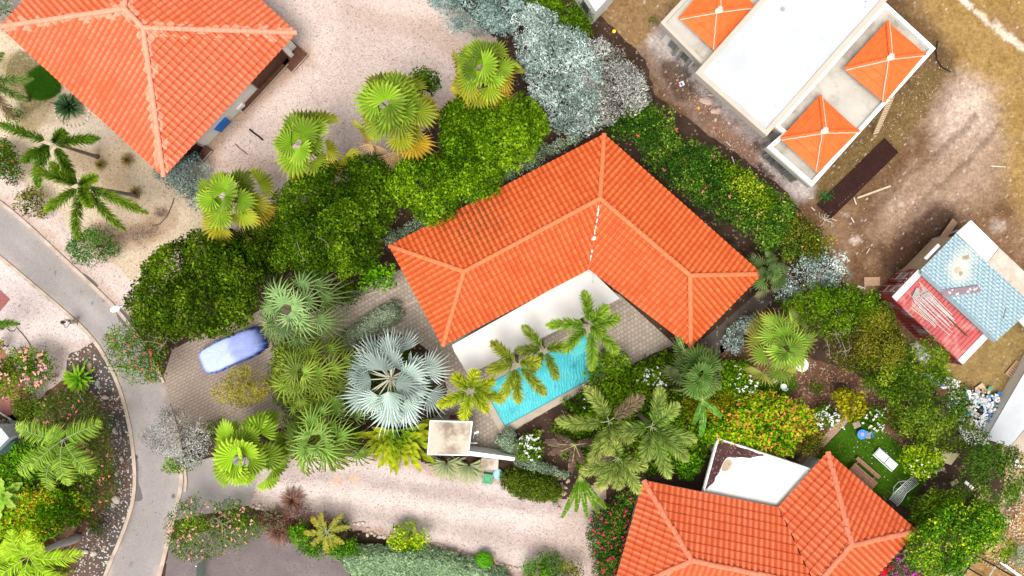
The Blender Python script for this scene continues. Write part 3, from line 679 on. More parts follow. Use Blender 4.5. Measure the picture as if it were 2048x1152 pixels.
def ridge_caps(mb, a, b, r=0.14, step=0.42, jit=0.0, n=6, lift=0.03):
    a, b = Vector(a), Vector(b); d = b - a; Ln = d.length; d.normalize(); s = d.cross(Vector((0, 0, 1))).normalized(); up = s.cross(d)
    k = max(1, int(Ln / step)); st = Ln / k
    for i in range(k):
        p0 = a + d * (i * st - 0.03); p1 = a + d * ((i + 1) * st + 0.02); off = s * rnd.uniform(-jit, jit)
        vs = []
        for p, rr, zz in ((p0, r * 1.12, lift + 0.02), (p1, r * 0.94, lift)):
            for m in range(n + 1):
                t = math.pi * m / n; vs.append(p + off + s * (rr * math.cos(t)) + up * (rr * 0.75 * math.sin(t) + zz))
        c = n + 1
        fs = [(m, m + 1, c + m + 1, c + m) for m in range(n)] + [tuple(range(n, -1, -1))]
        mb.add(vs, fs)

def walls(mb, poly, z1, th=None): mb.prism(poly, 0.0, z1)

def slabwin(thing_, a, b, t0, t1, z0, z1, out=0.05, name='window', mat=None, fm=None):
    """window on the wall a->b between fractions t0..t1: frame with a pane as its child"""
    a, b = Vector((a[0], a[1], 0)), Vector((b[0], b[1], 0)); d = (b - a).normalized(); n = Vector((d.y, -d.x, 0))
    p0, p1 = a + (b - a) * t0, a + (b - a) * t1; c = (p0 + p1) / 2; wd = (p1 - p0).length; rz = math.atan2(d.y, d.x)
    m = MB(); t = 0.07
    for (cx, cz, sx, sz) in ((0, z0, wd, t), (0, z1, wd, t), (-wd / 2 + t / 2, (z0 + z1) / 2, t, z1 - z0 - t), (wd / 2 - t / 2, (z0 + z1) / 2, t, z1 - z0 - t)):
        m.box(c + d * cx + n * out + Vector((0, 0, cz)), (sx, 0.1, sz), rz)
    f = part(m, name, fm or M['frame'], thing_)
    m = MB(); m.box(c + n * (out - 0.01) + Vector((0, 0, (z0 + z1) / 2)), (wd - 2 * t, 0.03, z1 - z0 - t), rz)
    part(m, 'pane', mat or M['glass'], f)

# ---- the L shaped house in the middle
Z0, Z1 = 3.0, 4.75
e = dict(A=(780, 492), B=(1208, 270), Cc=(1522, 548), D=(1381, 692), E=(1178, 537), Fp=(886, 690))
W = {k: P(v[0], v[1], Z0) for k, v in e.items()}
R1, R2, R3 = P(928, 543, Z1), P(1200, 397, Z1), P(1380, 551, Z1)
house = thing('tiled_house', 'L shaped white house with bright orange tiled hip roof behind the turquoise pool', 'house', P(1180, 480, 0))
mb = MB()
rl = [(W['A'], R1), (W['Fp'], R1), (R1, R2), (W['B'], R2), (R2, R3), (W['Cc'], R3), (W['D'], R3)]
roof_face(mb, W['A'], W['B'], [W['A'], W['B'], R2, R1], Z0, Z1, rl)
roof_face(mb, W['B'], W['Cc'], [W['B'], W['Cc'], R3, R2], Z0, Z1, rl)
roof_face(mb, W['Cc'], W['D'], [W['Cc'], W['D'], R3], Z0, Z1, rl)
roof_face(mb, W['D'], W['E'], [W['D'], W['E'], R2, R3], Z0, Z1, rl)
roof_face(mb, W['E'], W['Fp'], [W['E'], W['Fp'], R1, R2], Z0, Z1, rl)
roof_face(mb, W['Fp'], W['A'], [W['Fp'], W['A'], R1], Z0, Z1, rl)
hr = part(mb, 'roof', M['tile1'], house)
mb = MB()
for a, b in rl: ridge_caps(mb, a, b, lift=0.05)
part(mb, 'ridge_tiles', M['cap1'], hr)
mb = MB(); mb.path([W['E'] + Vector((0, 0, .05)), W['E'].lerp(R2, .5) + Vector((.02, 0, .045)), R2 + Vector((0, 0, .03))], 0.03, 5); part(mb, 'valley_joint', M['cap3'], hr)
q = random.Random(3)
for f0, f1, wd in ((.12, .2, .04), (.24, .27, .07), (.42, .47, .14), (.5, .62, .05), (.66, .72, .04), (.76, .9, .06)):
    a_, b_ = W['E'].lerp(R2, f0), W['E'].lerp(R2, f1); d = b_ - a_; mb = MB(); n_ = 5
    mb.path([a_ + d * (k / n_) + Vector((q.uniform(-.03, .03), 0, .09)) for k in range(n_ + 1)], [wd * q.uniform(.5, 1.1) for _ in range(n_ + 1)], 6); part(mb, 'sealant_patch', M['sealant'], hr)
def inset(poly, d): return [Vector((p[0], p[1], 0)) for p in grow([(v[0], v[1]) for v in poly], -d)]
def lwalls(pts, d, z, th, name='wall'):
    mb = MB(); n = len(pts)
    c = []
    for i in range(n):
        a, b, e_ = to2(pts[i - 1]), to2(pts[i]), to2(pts[(i + 1) % n])
        area = sum(pts[k][0] * pts[(k + 1) % n][1] - pts[(k + 1) % n][0] * pts[k][1] for k in range(n)); sg = 1 if area > 0 else -1
        n1 = Vector((-(b - a).y, (b - a).x)).normalized() * sg; n2 = Vector((-(e_ - b).y, (e_ - b).x)).normalized() * sg
        k_ = d / max(0.3, 1 + n1.dot(n2)); c.append(b + (n1 + n2) * k_)
    return c
hc = [W[k] for k in ('A', 'B', 'Cc', 'D', 'E', 'Fp')]
wl = lwalls(hc, 0.55, 0, 0)
mb = MB(); mb.prism(wl, 0.0, Z0 - 0.06); part(mb, 'wall', M['white'], house)
for a_, b_, t0, t1 in ((5, 0, .2, .4), (5, 0, .6, .8), (2, 3, .3, .6), (0, 1, .2, .3), (0, 1, .5, .6), (1, 2, .3, .4), (1, 2, .65, .75)):
    aa, bb = wl[a_], wl[b_]
    slabwin(house, bb, aa, t0, t1, 1.0, 2.2)
tp = [(904, 690), (1178, 536), (1240, 597), (1100, 668), (940, 748), (931, 741), (908, 702)]
mb = MB(); tz = [P(a, b, 2.75) for a, b in tp]; mb.prism(tz, 2.5, 2.78); part(mb, 'porch_roof', M['whiteroof'], house)
for a in ((945, 738), (1040, 690), (1215, 604)):
    mb = MB(); c = P(a[0], a[1] - 6, 2.7); mb.box((c.x, c.y, 1.27), (0.3, 0.3, 2.46), R(29)); part(mb, 'porch_column', M['white'], house)
mb = MB(); mb.lathe(P(1186, 563, 2.78), [(0.05, 0), (0.05, 0.03)], 12); 
for k in range(5): mb.box(P(1185 + (k % 2) * 2, 548 + k * 4, 2.785), (0.05, 0.12, 0.02), k)
part(mb, 'drain_pipe', M['greywall'], house)

# ---- the house in the top left corner
Z0, Z1 = 3.1, 5.6
a, s_, e_ = P(2, 54, Z0), P(328, 352, Z0), P(592, 66, Z0); n_ = a + e_ - s_; n_.z = Z0
p1, p2 = P(250, 18, Z1), P(287, 56, Z1)
h2 = thing('tiled_house', 'house with salmon tiled hip roof and pale ridge tiles on the pink gravel yard', 'house', P(300, 50, 0))
mb = MB(); rl = [(a, p1), (s_, p2), (e_, p2), (n_, p1), (p1, p2)]
roof_face(mb, a, s_, [a, s_, p2, p1], Z0, Z1, rl, 0.36, 0.42)
roof_face(mb, s_, e_, [s_, e_, p2], Z0, Z1, rl, 0.36, 0.42)
roof_face(mb, e_, n_, [e_, n_, p1, p2], Z0, Z1, rl, 0.36, 0.42)
roof_face(mb, n_, a, [n_, a, p1], Z0, Z1, rl, 0.36, 0.42)
hr = part(mb, 'roof', M['tile2'], h2)
mb = MB()
for x, y in rl: ridge_caps(mb, x, y, 0.15, lift=0.05)
part(mb, 'ridge_tiles', M['cap2'], hr)
wl = lwalls([a, s_, e_, n_], 0.5, 0, 0)
mb = MB(); mb.prism(wl, 0.0, Z0 - 0.06); part(mb, 'wall', M['white'], h2)
slabwin(h2, wl[1], wl[2], .07, .2, 0.1, 2.3, mat=M['black'], name='doorway')
slabwin(h2, wl[1], wl[2], .66, .93, 0.1, 2.4, mat=M['darkwood'], name='shutter')
mb = MB(); d = (e_ - s_).normalized(); n = Vector((d.y, -d.x, 0)); rz = math.atan2(d.y, d.x)
c = P(583, 112, 0.25); mb.box(c, (1.55, 1.5, 0.1), rz); mb.box(Vector((c.x, c.y, 0.1)) , (1.4, 1.3, 0.2), rz)
c2 = P(525, 165, 0.25); mb.box(c2, (4.6, 0.7, 0.1), rz)
part(mb, 'deck', M['darkwood'], h2)
mb = MB(); mb.box(P(400, 305, 0.35), (1.15, 1.0, 0.08), rz); mb.box(P(400, 305, 0.15), (1.0, 0.9, 0.28), rz); dk = part(mb, 'step', M['darkwood'], h2)
mb = MB(); 
c = P(400, 305, 0.37)
mb.box(c + n * 0.51, (1.2, 0.04, 0.06), rz); part(mb, 'step_trim', M['kerb'], h2); mb = MB()
c = P(583, 112, 0.27); mb.box(c + n * 0.76, (1.6, 0.04, 0.08), rz); part(mb, 'deck_trim', M['kerb'], h2); mb = MB(); mb.box(P(525, 171, 0.27) + n * 0.3, (4.4, 0.04, 0.08), rz)
part(mb, 'deck_trim', M['kerb'], h2)
mb = MB(); mb.box(P(572, 99, 1.6), (0.3, 0.22, 3.0), rz); part(mb, 'post', M['white'], h2)
mb = MB(); mb.box(P(481, 213, 0.35), (0.55, 0.3, 0.7), rz); part(mb, 'meter_box', M['white'], h2)
t = thing('flower_pot', 'small round pale pot standing at the wall of the salmon tiled house', 'pot', P(489, 212, 0))
mb = MB(); mb.lathe(P(489, 212, 0), [(0.1, 0.08), (0.15, 0.4), (0.17, 0.42), (0.13, 0.42), (0.1, 0.3)], 14); part(mb, 'pot', M['white'], t)
mb = MB(); mb.lathe(P(489, 212, 0), [(0.12, 0.3), (0.12, 0.36)], 12); part(mb, 'earth', M['soil'], t)

# ---- the house in the bottom right
Z0, Z1 = 3.0, 5.1
A = P(1288, 962, Z0); V_ = P(1556, 1016, Z0); T = P(1655, 905, Z0); Q = P(1832, 1061, Z0)
K1, K2 = P(1383, 1121, Z1), P(1703, 1090, Z1)
d1 = (V_ - A).normalized(); d2 = (T - V_).normalized(); d3 = (Q - T).normalized()
wdt1 = 2 * abs((K1 - A).to_2d().cross(d1.to_2d())); n1 = Vector((d1.y, -d1.x, 0))
A2 = P(1232, 1160, Z0); d4 = (A2 - A).normalized(); A2 = A + d4 * wdt1 * 1.02
Q2 = Q + (V_ - T).normalized() * 12.5; Q2.z = Z0
# eaves: A -> V_ -> T -> Q -> Q2 ; west eave A -> A2 ; south eave A2 -> meets Q2
def isect(p, d, q_, e__):
    a_, b_ = to2(p), to2(q_); dd, ee = to2(d), to2(e__); t_ = (b_ - a_).cross(ee) / dd.cross(ee); return Vector((a_.x + dd.x * t_, a_.y + dd.y * t_, 0))
S = isect(A2, d1, Q, (V_ - T)); S.z = Z0
K2b = K2 + (V_ - T).normalized() * 3.0
X = isect(K1, d1, K2, (V_ - T)); X.z = Z1
h3 = thing('tiled_house', 'orange tiled house beside the green turf garden with white flat porch roof', 'house', P(1520, 1080, 0))
mb = MB(); rl = [(A, K1), (A2, K1), (K1, X), (X, K2), (T, K2), (Q, K2)]
kw = dict(w_=0.36, L_=0.46, amp=0.09)
roof_face(mb, A, V_, [A, V_, X, K1], Z0, Z1, rl, **kw)
roof_face(mb, V_, T, [V_, T, K2, X], Z0, Z1, rl, **kw)
roof_face(mb, T, Q, [T, Q, K2], Z0, Z1, rl, **kw)
roof_face(mb, Q, S, [Q, S, X, K2], Z0, Z1, rl, **kw)
roof_face(mb, A2, S, [A2, S, X, K1], Z0, Z1, rl, **kw)
roof_face(mb, A, A2, [A, A2, K1], Z0, Z1, rl, **kw)
hr = part(mb, 'roof', M['tile3'], h3)
mb = MB()
for x, y in rl: ridge_caps(mb, x, y, 0.16, 0.5, jit=0.03, lift=0.05)
part(mb, 'ridge_tiles', M['cap3'], hr)
mb = MB()
mb.path([V_ + Vector((0, 0, .06)), V_.lerp(X, .35) + Vector((.04, 0, .05)), V_.lerp(X, .7) + Vector((-.03, 0, .05)), X + Vector((0, 0, .05))], 0.035, 5); part(mb, 'valley_joint', M['black'], hr)
hw = lwalls([A, V_, T, Q, S, A2], 0.5, 0, 0)
mb = MB(); mb.prism(hw, 0.0, Z0 - 0.06); part(mb, 'wall', M['white'], h3)
slabwin(h3, hw[3], hw[2], .25, .5, 0.2, 2.2)
pr = [(1405, 990), (1436, 876), (1622, 938), (1556, 1020)]
mb = MB(); z_ = 2.7; mb.prism([P(a_, b_, z_) for a_, b_ in grow(pr, 1)], 2.35, 2.62); ps = part(mb, 'porch_roof', M['white'], h3)
mb = MB(); q4 = [P(a_, b_, z_) for a_, b_ in pr]; i4 = [P(a_, b_, z_) for a_, b_ in grow(pr, -2)]; ringprism(mb, q4, i4, 2.62, 2.74); part(mb, 'parapet', M['metalw'], ps)
mb = MB(); mb.prism([P(a_, b_, 2.62) for a_, b_ in rough_poly([(1408, 984), (1437, 880), (1530, 911), (1500, 915), (1470, 916), (1452, 918), (1440, 940), (1428, 965), (1415, 975)], 1.2, 6, 4)], 2.60, 2.64); part(mb, 'lava_gravel', M['redgravel'], ps)
mb = MB(); mb.prism([P(a_, b_, 2.65) for a_, b_ in smooth_poly(rough_poly([(1409, 987), (1415, 972), (1428, 963), (1440, 938), (1452, 916), (1470, 914), (1500, 918), (1540, 916), (1616, 938), (1556, 1016)], 2, 9, 5), 1)], 2.61, 2.66); part(mb, 'gravel_cover', M['whiteroof'], ps)
mb = MB(); mb.prism([P(a_, b_, 2.67) for a_, b_ in smooth_poly([(1442, 938), (1450, 920), (1462, 918), (1466, 928), (1458, 940), (1446, 944)], 2)], 2.655, 2.668); part(mb, 'stain', M['sand'], ps)
mb = MB(); mb.box(Vector((P(1430, 900, 1.3).x, P(1430, 900, 1.3).y, 1.18)), (.3, .3, 2.34), R(-18)); part(mb, 'porch_column', M['white'], h3)

# ================================================================== MODERN HOUSE UNDER CONSTRUCTION (top right)
mh = thing('unfinished_house', 'flat roofed house under construction with white slab and three small orange pyramid roofs', 'house', P(1600, 120, 0))
ZM = 4.6; ZW = 3.7
def px2(pts, z): return [P(a_, b_, z) for a_, b_ in pts]
ms = [(1391, 146), (1533, 271), (1900, -143), (1758, -268)]
o4 = px2(ms, ZM); i4 = px2(grow(ms, -9), ZM)
mb = MB(); mb.prism(o4, ZM - 0.75, ZM - 0.12); rs = part(mb, 'roof_slab', M['whitecool'], mh)
mb = MB(); ringprism(mb, o4, i4, ZM - 0.115, ZM); part(mb, 'parapet', M['beige'], rs)
mb = MB(); ringprism(mb, px2([(a_, b_) for a_, b_ in grow(ms, 1.2)], ZM - .1), o4, ZM - 0.74, ZM - 0.13); part(mb, 'fascia', M['beige'], rs)
wm = lwalls(o4, 1.5, 0, 0); mb = MB(); mb.prism(wm, 0.0, ZM - 0.76); part(mb, 'wall', M['greywall'], mh)
for a_, b_, r_ in ((1565, 18, .16), (1436, 124, .04), (1730, 14, .05), (1551, 212, .04), (1731, 3, .06), (1460, 70, .03)): mb = MB(); mb.lathe(P(a_, b_, ZM - 0.12), [(r_, -0.02), (r_, 0.012)], 10); part(mb, 'roof_drain', M['frame'], rs)
# left wing
lw = [(1321, 46), (1384, 124), (1402, 137), (1560, -40), (1480, -120)]
lw = [(1321, 45), (1405, 130), (1600, -80), (1516, -165)]
o4 = px2(lw, ZW); mb = MB(); mb.prism(o4, ZW - 0.75, ZW - 0.2); rs2 = part(mb, 'lower_roof', M['greyroof'], mh)
mb = MB(); ringprism(mb, o4, px2(grow(lw, -8), ZW), ZW - 0.195, ZW); part(mb, 'parapet', M['beige'], rs2)
mb = MB(); wq = lwalls(o4, 0.55, 0, 0); mb.prism(wq, 0.0, ZW - 0.76); part(mb, 'wall', M['white'], mh)
for t0, t1 in ((.2, .42), (.6, .85)): slabwin(mh, wq[0], wq[1], t0, t1, 0.4, 2.3)
mb = MB()
for t in (.46, .62, .92):
    c = Vector((wq[0].x, wq[0].y, 0)).lerp(Vector((wq[1].x, wq[1].y, 0)), t); mb.box((c.x, c.y, 1.1), (.15, .5, 2.1), R(-45))
part(mb, 'mullion', M['frame'], mh)
# right wing with white parapet
rw = [(1534, 294), (1624, 373), (1871, 97), (1770, 4), (1548, 252), (1566, 266)]
mb = MB(); o6 = px2(rw, ZW)
mb.prism(o6, ZW - 0.8, ZW - 0.28); rs3 = part(mb, 'lower_roof', M['greyroof'], mh)
def offset_poly(pts, d):
    n = len(pts); area = sum(pts[k][0] * pts[(k + 1) % n][1] - pts[(k + 1) % n][0] * pts[k][1] for k in range(n)); sg = 1 if area > 0 else -1; out = []
    for i in range(n):
        a_, b_, e__ = Vector(pts[i - 1]), Vector(pts[i]), Vector(pts[(i + 1) % n])
        m1 = Vector((-(b_ - a_).y, (b_ - a_).x)).normalized() * sg; m2 = Vector((-(e__ - b_).y, (e__ - b_).x)).normalized() * sg
        out.append(tuple(b_ + (m1 + m2) * (d / max(0.3, 1 + m1.dot(m2)))))
    return out
mb = MB(); ringprism(mb, o6, px2(offset_poly(rw, 8), ZW), ZW - 0.275, ZW + 0.03); part(mb, 'parapet', M['white'], rs3)
ww = lwalls(o6, 0.5, 0, 0); mb = MB(); mb.prism(ww, 0.0, ZW - 0.81); part(mb, 'wall', M['greywall'], mh)
for t0, t1 in ((.06, .3), (.32, .62), (.66, .95)): slabwin(mh, ww[0], ww[1], t0, t1, 0.3, 2.3)
for t0, t1 in ((.3, .45), (.6, .75)): slabwin(mh, ww[1], ww[2], t0, t1, 0.9, 2.2)
def pyramid(pts, apex, zc=4.05, za=5.2, ridge2=None):
    c = [P(a_, b_, zc) for a_, b_ in pts]; ap = P(apex[0], apex[1], za)
    mb = MB(); n = 4
    for i in range(4):
        roof_face(mb, c[i], c[(i + 1) % 4], [c[i], c[(i + 1) % 4], ap], zc, za, [(c[0], ap)], w_=0.4, L_=0.42, flat=True)
    o = part(mb, 'pyramid_roof', M['flat_tile'], mh)
    mb = MB()
    for i in range(4):
        d_ = (ap - c[i]); s2 = d_.cross(Vector((0, 0, 1))).normalized(); up_ = s2.cross(d_).normalized()
        ridge_caps(mb, c[i], ap, 0.1, 0.5, lift=0.05)
    part(mb, 'hip_tiles', M['flat_tile'], o)
    mb = MB()
    for i in range(4):
        d_ = (ap - c[i]); s2 = d_.cross(Vector((0, 0, 1))).normalized()
        sg = 1 if s2.y < 0 else -1
        k = 9; pr_ = c[i] + s2 * sg * 0.12 + Vector((0, 0, .08))
        pts_ = [pr_ + d_ * (j / k) + s2 * rnd.uniform(-.015, .015) for j in range(k + 1)]
        mb.path(pts_, 0.035, 5)
    mb.blob(ap + Vector((0, 0, .07)), (.26, .17, .07), 3, 8, .2); mb.blob(ap + Vector((.08, .14, .07)), (.17, .15, .07), 5, 8, .2)
    part(mb, 'hip_mortar', M['cement'], o)
    # upstand box under the little roof
    mb = MB(); mb.prism([v for v in lwalls(c, 0.3, 0, 0)], ZW - 0.27, zc - 0.02); part(mb, 'roof_base', M['greyroof'], mh)
pyramid([(1360, 36), (1430, 100), (1510, 13), (1436, -58)], (1437, 22))
pyramid([(1690, 137), (1768, 203), (1848, 108), (1774, 45)], (1780, 116))
pyramid([(1563, 277), (1635, 343), (1715, 262), (1640, 193)], (1648, 263))

# ---- corner of a building at the top edge
t = thing('white_building', 'corner of a small white building with dark window at the top edge', 'building', P(1190, -20, 0))
mb = MB(); q4 = [(1150, -40), (1192, 22), (1240, -30), (1200, -90)]; mb.prism(px2(q4, 3.0), 2.7, 3.0); part(mb, 'roof', M['white'], t)
wq = lwalls(px2(q4, 3.0), 0.05, 0, 0); mb = MB(); mb.prism(wq, 0, 2.69); part(mb, 'wall', M['white'], t)
slabwin(t, wq[0], wq[1], .45, .8, .6, 2.2)

# ---- long white flat roof at the right edge
t = thing('site_store', 'long low white topped store with pale concrete ledge at the right edge by the rubbish', 'store', P(2040, 840, 0))
q4 = [(1972, 878), (2020, 893), (2180, 700), (2110, 640)]
mb = MB(); mb.prism(px2(q4, 1.2), 1.08, 1.2); part(mb, 'roof', M['whitecool'], t)
mb = MB(); mb.prism(lwalls(px2(q4, 1.2), 0.06, 0, 0), 0.0, 1.07); part(mb, 'wall', M['white'], t)
mb = MB(); q4 = [(2020, 894), (2044, 906), (2200, 726), (2182, 704)]; mb.prism(px2(q4, .95), 0.05, .95); part(mb, 'ledge', M['coping'], t)
mb = MB()
for k in range(5):
    x = 2034 + k * 24; y = 884 - k * 28; mb.box(P(x, y, .955), (.9, .03, .02), R(-38))
part(mb, 'joint', M['beige'], t)
# ---- building corner at the left edge
t = thing('white_outbuilding', 'corner of a white roof with dark green awning at the left edge in the bushes', 'building', P(0, 880, 0))
mb = MB(); mb.prism(px2([(-60, 850), (2, 856), (18, 876), (-10, 905), (-60, 905)], 2.6), 0, 2.6); part(mb, 'roof', M['whitecool'], t)
mb = MB(); mb.prism(px2([(6, 888), (32, 881), (20, 903), (-8, 912)], 2.0), 1.92, 2.0); part(mb, 'awning', surf('dark_green_sheet', (0.015, 0.05, 0.035), None, 2, 0.5), t)
mb = MB(); mb.path([P(a_, b_, .15) for a_, b_ in ((-5, 822), (20, 838), (36, 852))], .06, 5); tag(mb.build('edging_pipe', M['white']), 'thin white pipe edging the red brick paving at the left edge', 'pipe')

# ---- pool shed with its wall
sh = thing('pool_shed', 'small white shed with flat peeling beige and brown roof beside the pool terrace', 'shed', P(905, 880, 0))
zt = 2.5; q4 = [(856, 908), (861, 842), (944, 844), (936, 910)]
mb = MB(); mb.prism(px2(q4, zt), zt - .2, zt); rf = part(mb, 'roof', M['shedroof'], sh)
mb = MB(); ringprism(mb, px2(grow(q4, 1.5), zt), px2(grow(q4, -1), zt), zt - .22, zt + .04); part(mb, 'roof_edge', M['white'], rf)
mb = MB(); wq = lwalls(px2(q4, zt), 0.04, 0, 0); mb.prism(wq, 0, zt - .23); part(mb, 'wall', M['greywall'], sh)
slabwin(sh, wq[2], wq[1], .35, .62, 0.05, 2.1, name='door', mat=surf('red_door', (0.16, 0.03, 0.02), None, 2, .5))
wd_ = thing('garden_wall', 'white rendered garden wall running from the pool shed to the clipped hedge', 'wall', P(985, 910, 0))
mb = MB(); q4 = [(937, 911), (937, 902), (1030, 915), (1028, 922)]; mb.prism(px2(q4, 1.9), 0, 1.9); part(mb, 'wall', M['white'], wd_)
mb = MB(); mb.path([P(946, 878, .1), P(947, 872, 1.2), P(950, 866, 2.0)], .03, 6); mb.box(P(953, 865, 2.05), (.3, .12, .06), R(20)); mb.box(P(947, 886, 1.0), (.5, .06, .06), 0); tag(mb.build('outdoor_shower', M['metalw']), 'white outdoor shower on the terrace against the pool shed', 'shower')
t = thing('meter_cabinet', 'low beige cabinet with stained flat top below the white garden wall', 'cabinet', P(980, 928, 0))
mb = MB(); mb.prism(px2([(961, 938), (963, 916), (997, 919), (996, 941)], 1.2), 1.12, 1.2); part(mb, 'top', M['shedroof'], t)
mb = MB(); mb.prism(px2([(963, 936), (965, 918), (995, 921), (994, 939)], 1.2), 0, 1.115); part(mb, 'body', M['beige'], t)
# ================================================================== VEGETATION
def leafquads(Pts, Nrm, size, cols, r, asp=0.55, jit=0.7, fold=False):
    """one rhombic leaf per point, facing roughly along Nrm"""
    n = len(Pts); Nn = Nrm + r.normal(0, jit, (n, 3)); Nn /= np.linalg.norm(Nn, axis=1)[:, None] + 1e-9
    a = np.cross(Nn, r.normal(0, 1, (n, 3))); a /= np.linalg.norm(a, axis=1)[:, None] + 1e-9
    b = np.cross(Nn, a); s = (size * r.uniform(0.6, 1.35, n))[:, None]
    V = np.empty((n, 4, 3)); V[:, 0] = Pts - a * s * .5; V[:, 1] = Pts + b * s * asp * .5 + a * s * .05; V[:, 2] = Pts + a * s * .55; V[:, 3] = Pts - b * s * asp * .5 + a * s * .05
    Cc = np.repeat(cols[:, None, :], 4, 1)
    return V.reshape(-1, 3), Cc.reshape(-1, 3)

def crownmesh(poly_px, zb, zt, clump=0.55, leaf=0.17, dens=75, cols=((.05, .12, .01), (.10, .2, .02)), gap=0.05, seed=0, rough=0.6, flat=0.5, asp=.55, tip=None, tipamt=.1, jit=.7, edge_in=0.12, puff=1.0):
    r = np.random.default_rng(seed + 1000); zm = zb + (zt - zb) * .45
    poly = [tuple(P(a, b, zm))[:2] for a, b in poly_px]
    xs = [p[0] for p in poly]; ys = [p[1] for p in poly]; sp = clump * .82
    gx, gy = np.meshgrid(np.arange(min(xs), max(xs), sp), np.arange(min(ys), max(ys), sp * .87), indexing='ij')
    gx = gx + (np.arange(gx.shape[1]) % 2)[None, :] * sp / 2
    X = (gx + r.uniform(-.4, .4, gx.shape) * sp).ravel(); Y = (gy + r.uniform(-.4, .4, gy.shape) * sp).ravel()
    ins = inside(poly, X, Y); X, Y = X[ins], Y[ins]; d = edist(poly, X, Y)
    k = d > clump * edge_in * r.uniform(.3, 1.3, len(d)); X, Y, d = X[k], Y[k], d[k]
    if len(d) == 0: X, Y, d = np.array([np.mean(xs)]), np.array([np.mean(ys)]), np.array([.3])
    D = max(d.max(), .3)
    dome = np.sqrt(np.clip(1 - (1 - np.clip(d / (D * .9), 0, 1)) ** 2, 0, 1))
    hz = zb + (zt - zb) * (dome * (1 - flat) + flat * np.clip(d / .5, 0, 1) ** .5)
    big = fbm(X * 30, Y * 30, 46, seed, 2)
    if rough > .2:
        Rm = float(np.clip(D * .62, .38, 1.15)) * puff; ms = Rm * 1.15
        mx, my = np.meshgrid(np.arange(min(xs) - ms, max(xs) + ms, ms), np.arange(min(ys) - ms, max(ys) + ms, ms * .87), indexing='ij')
        mx = (mx + (np.arange(mx.shape[1]) % 2)[None, :] * ms / 2 + r.uniform(-.35, .35, mx.shape) * ms).ravel(); my = (my + r.uniform(-.35, .35, my.shape) * ms).ravel()
        mi = inside(poly, mx, my); mx, my = mx[mi], my[mi]
        if len(mx) == 0: mx, my = np.array([X.mean()]), np.array([Y.mean()])
        md = edist(poly, mx, my); mdo = np.sqrt(np.clip(1 - (1 - np.clip(md / (D * .9), 0, 1)) ** 2, 0, 1))
        mz = zb + (zt - zb) * (mdo * (1 - flat) + flat) + r.normal(0, .22, len(mx)) * min(zt - zb, 3) * rough - Rm; mR = Rm * r.uniform(.75, 1.25, len(mx)); mt = r.random(len(mx))
        dd = (X[:, None] - mx) ** 2 + (Y[:, None] - my) ** 2; hh = mz[None] + np.sqrt(np.maximum(mR[None] ** 2 - dd, 0)) - np.where(dd > mR[None] ** 2, .7 + (np.sqrt(dd) - mR[None]) * 1.5, 0)
        j = hh.argmax(1); hz = hh.max(1) - clump * .5; big = mt[j] * .75 + big * .25
    else: hz = hz + (big - .5) * min(zt - zb, 3.5) * rough * 2.2 - clump * .6
    keep = r.random(len(X)) > gap; X, Y, hz, big = X[keep], Y[keep], hz[keep], big[keep]
    n = len(X); rad = clump * r.uniform(.65, 1.35, n); cnt = np.maximum(6, (dens * 2.6 * rad ** 2 * 1.5)).astype(int)
    idx = np.repeat(np.arange(n), cnt); m = len(idx)
    dr = r.normal(0, 1, (m, 3)); dr[:, 2] = np.abs(dr[:, 2]) * 1.0 - .25; dr /= np.linalg.norm(dr, axis=1)[:, None]
    rr = rad[idx] * r.uniform(.55, 1.12, m)
    Pt = np.stack([X[idx], Y[idx], np.maximum(hz[idx], zb + .1)], 1) + dr * rr[:, None] * np.array([1, 1, .8])
    Pt[:, 2] = np.maximum(Pt[:, 2], 0.12)
    c = np.array(cols); cl = r.random(n) * .45 + (big - .25) * .7; t = np.clip(cl[idx] + r.normal(0, .22, m), 0, 1)
    if len(c) == 2: col = c[0] * (1 - t[:, None]) + c[1] * t[:, None]
    else:
        t2 = t * 2; lo = np.clip(t2, 0, 1)[:, None]; hi = np.clip(t2 - 1, 0, 1)[:, None]
        col = (c[0] * (1 - lo) + c[1] * lo) * (1 - hi) + c[2] * hi
    if tip is not None:
        tk = (r.random(m) < tipamt * 2 * (cl[idx] > .35)); col[tk] = np.array(tip) * r.uniform(.7, 1.2, (tk.sum(), 1))
    V, Cc = leafquads(Pt, dr, leaf, col, r, asp, jit)
    tops = (X, Y, hz + rad * .8, rad)
    return V, Cc, tops

GREENS = dict(
    dark=((.018, .046, .001), (.066, .14, .003), (.19, .31, .012)),
    mid=((.025, .07, .001), (.105, .225, .003), (.28, .43, .014)),
    bright=((.035, .12, .002), (.11, .30, .004), (.26, .5, .012)),
    olive=((.045, .05, .003), (.16, .17, .01), (.4, .36, .04)),
    yellow=((.1, .12, .004), (.32, .31, .006), (.6, .5, .02)),
    lime=((.05, .13, .002), (.22, .38, .005), (.5, .6, .015)),
    hedge=((.024, .048, .004), (.085, .135, .008), (.22, .28, .02)),
    silver=((.14, .2, .17), (.42, .52, .47), (.76, .84, .79)),
    silverdry=((.15, .145, .12), (.42, .42, .38), (.72, .72, .68)),
    sage=((.12, .17, .1), (.3, .39, .25), (.5, .6, .42)),
    gold=((.2, .15, .004), (.5, .37, .01), (.72, .56, .04)),
    purple=((.08, .03, .03), (.2, .09, .06), (.34, .2, .12)),
    croton=((.05, .15, .002), (.2, .42, .004), (.42, .56, .01)),
    dry=((.1, .07, .05), (.22, .16, .12), (.36, .28, .22)),
)
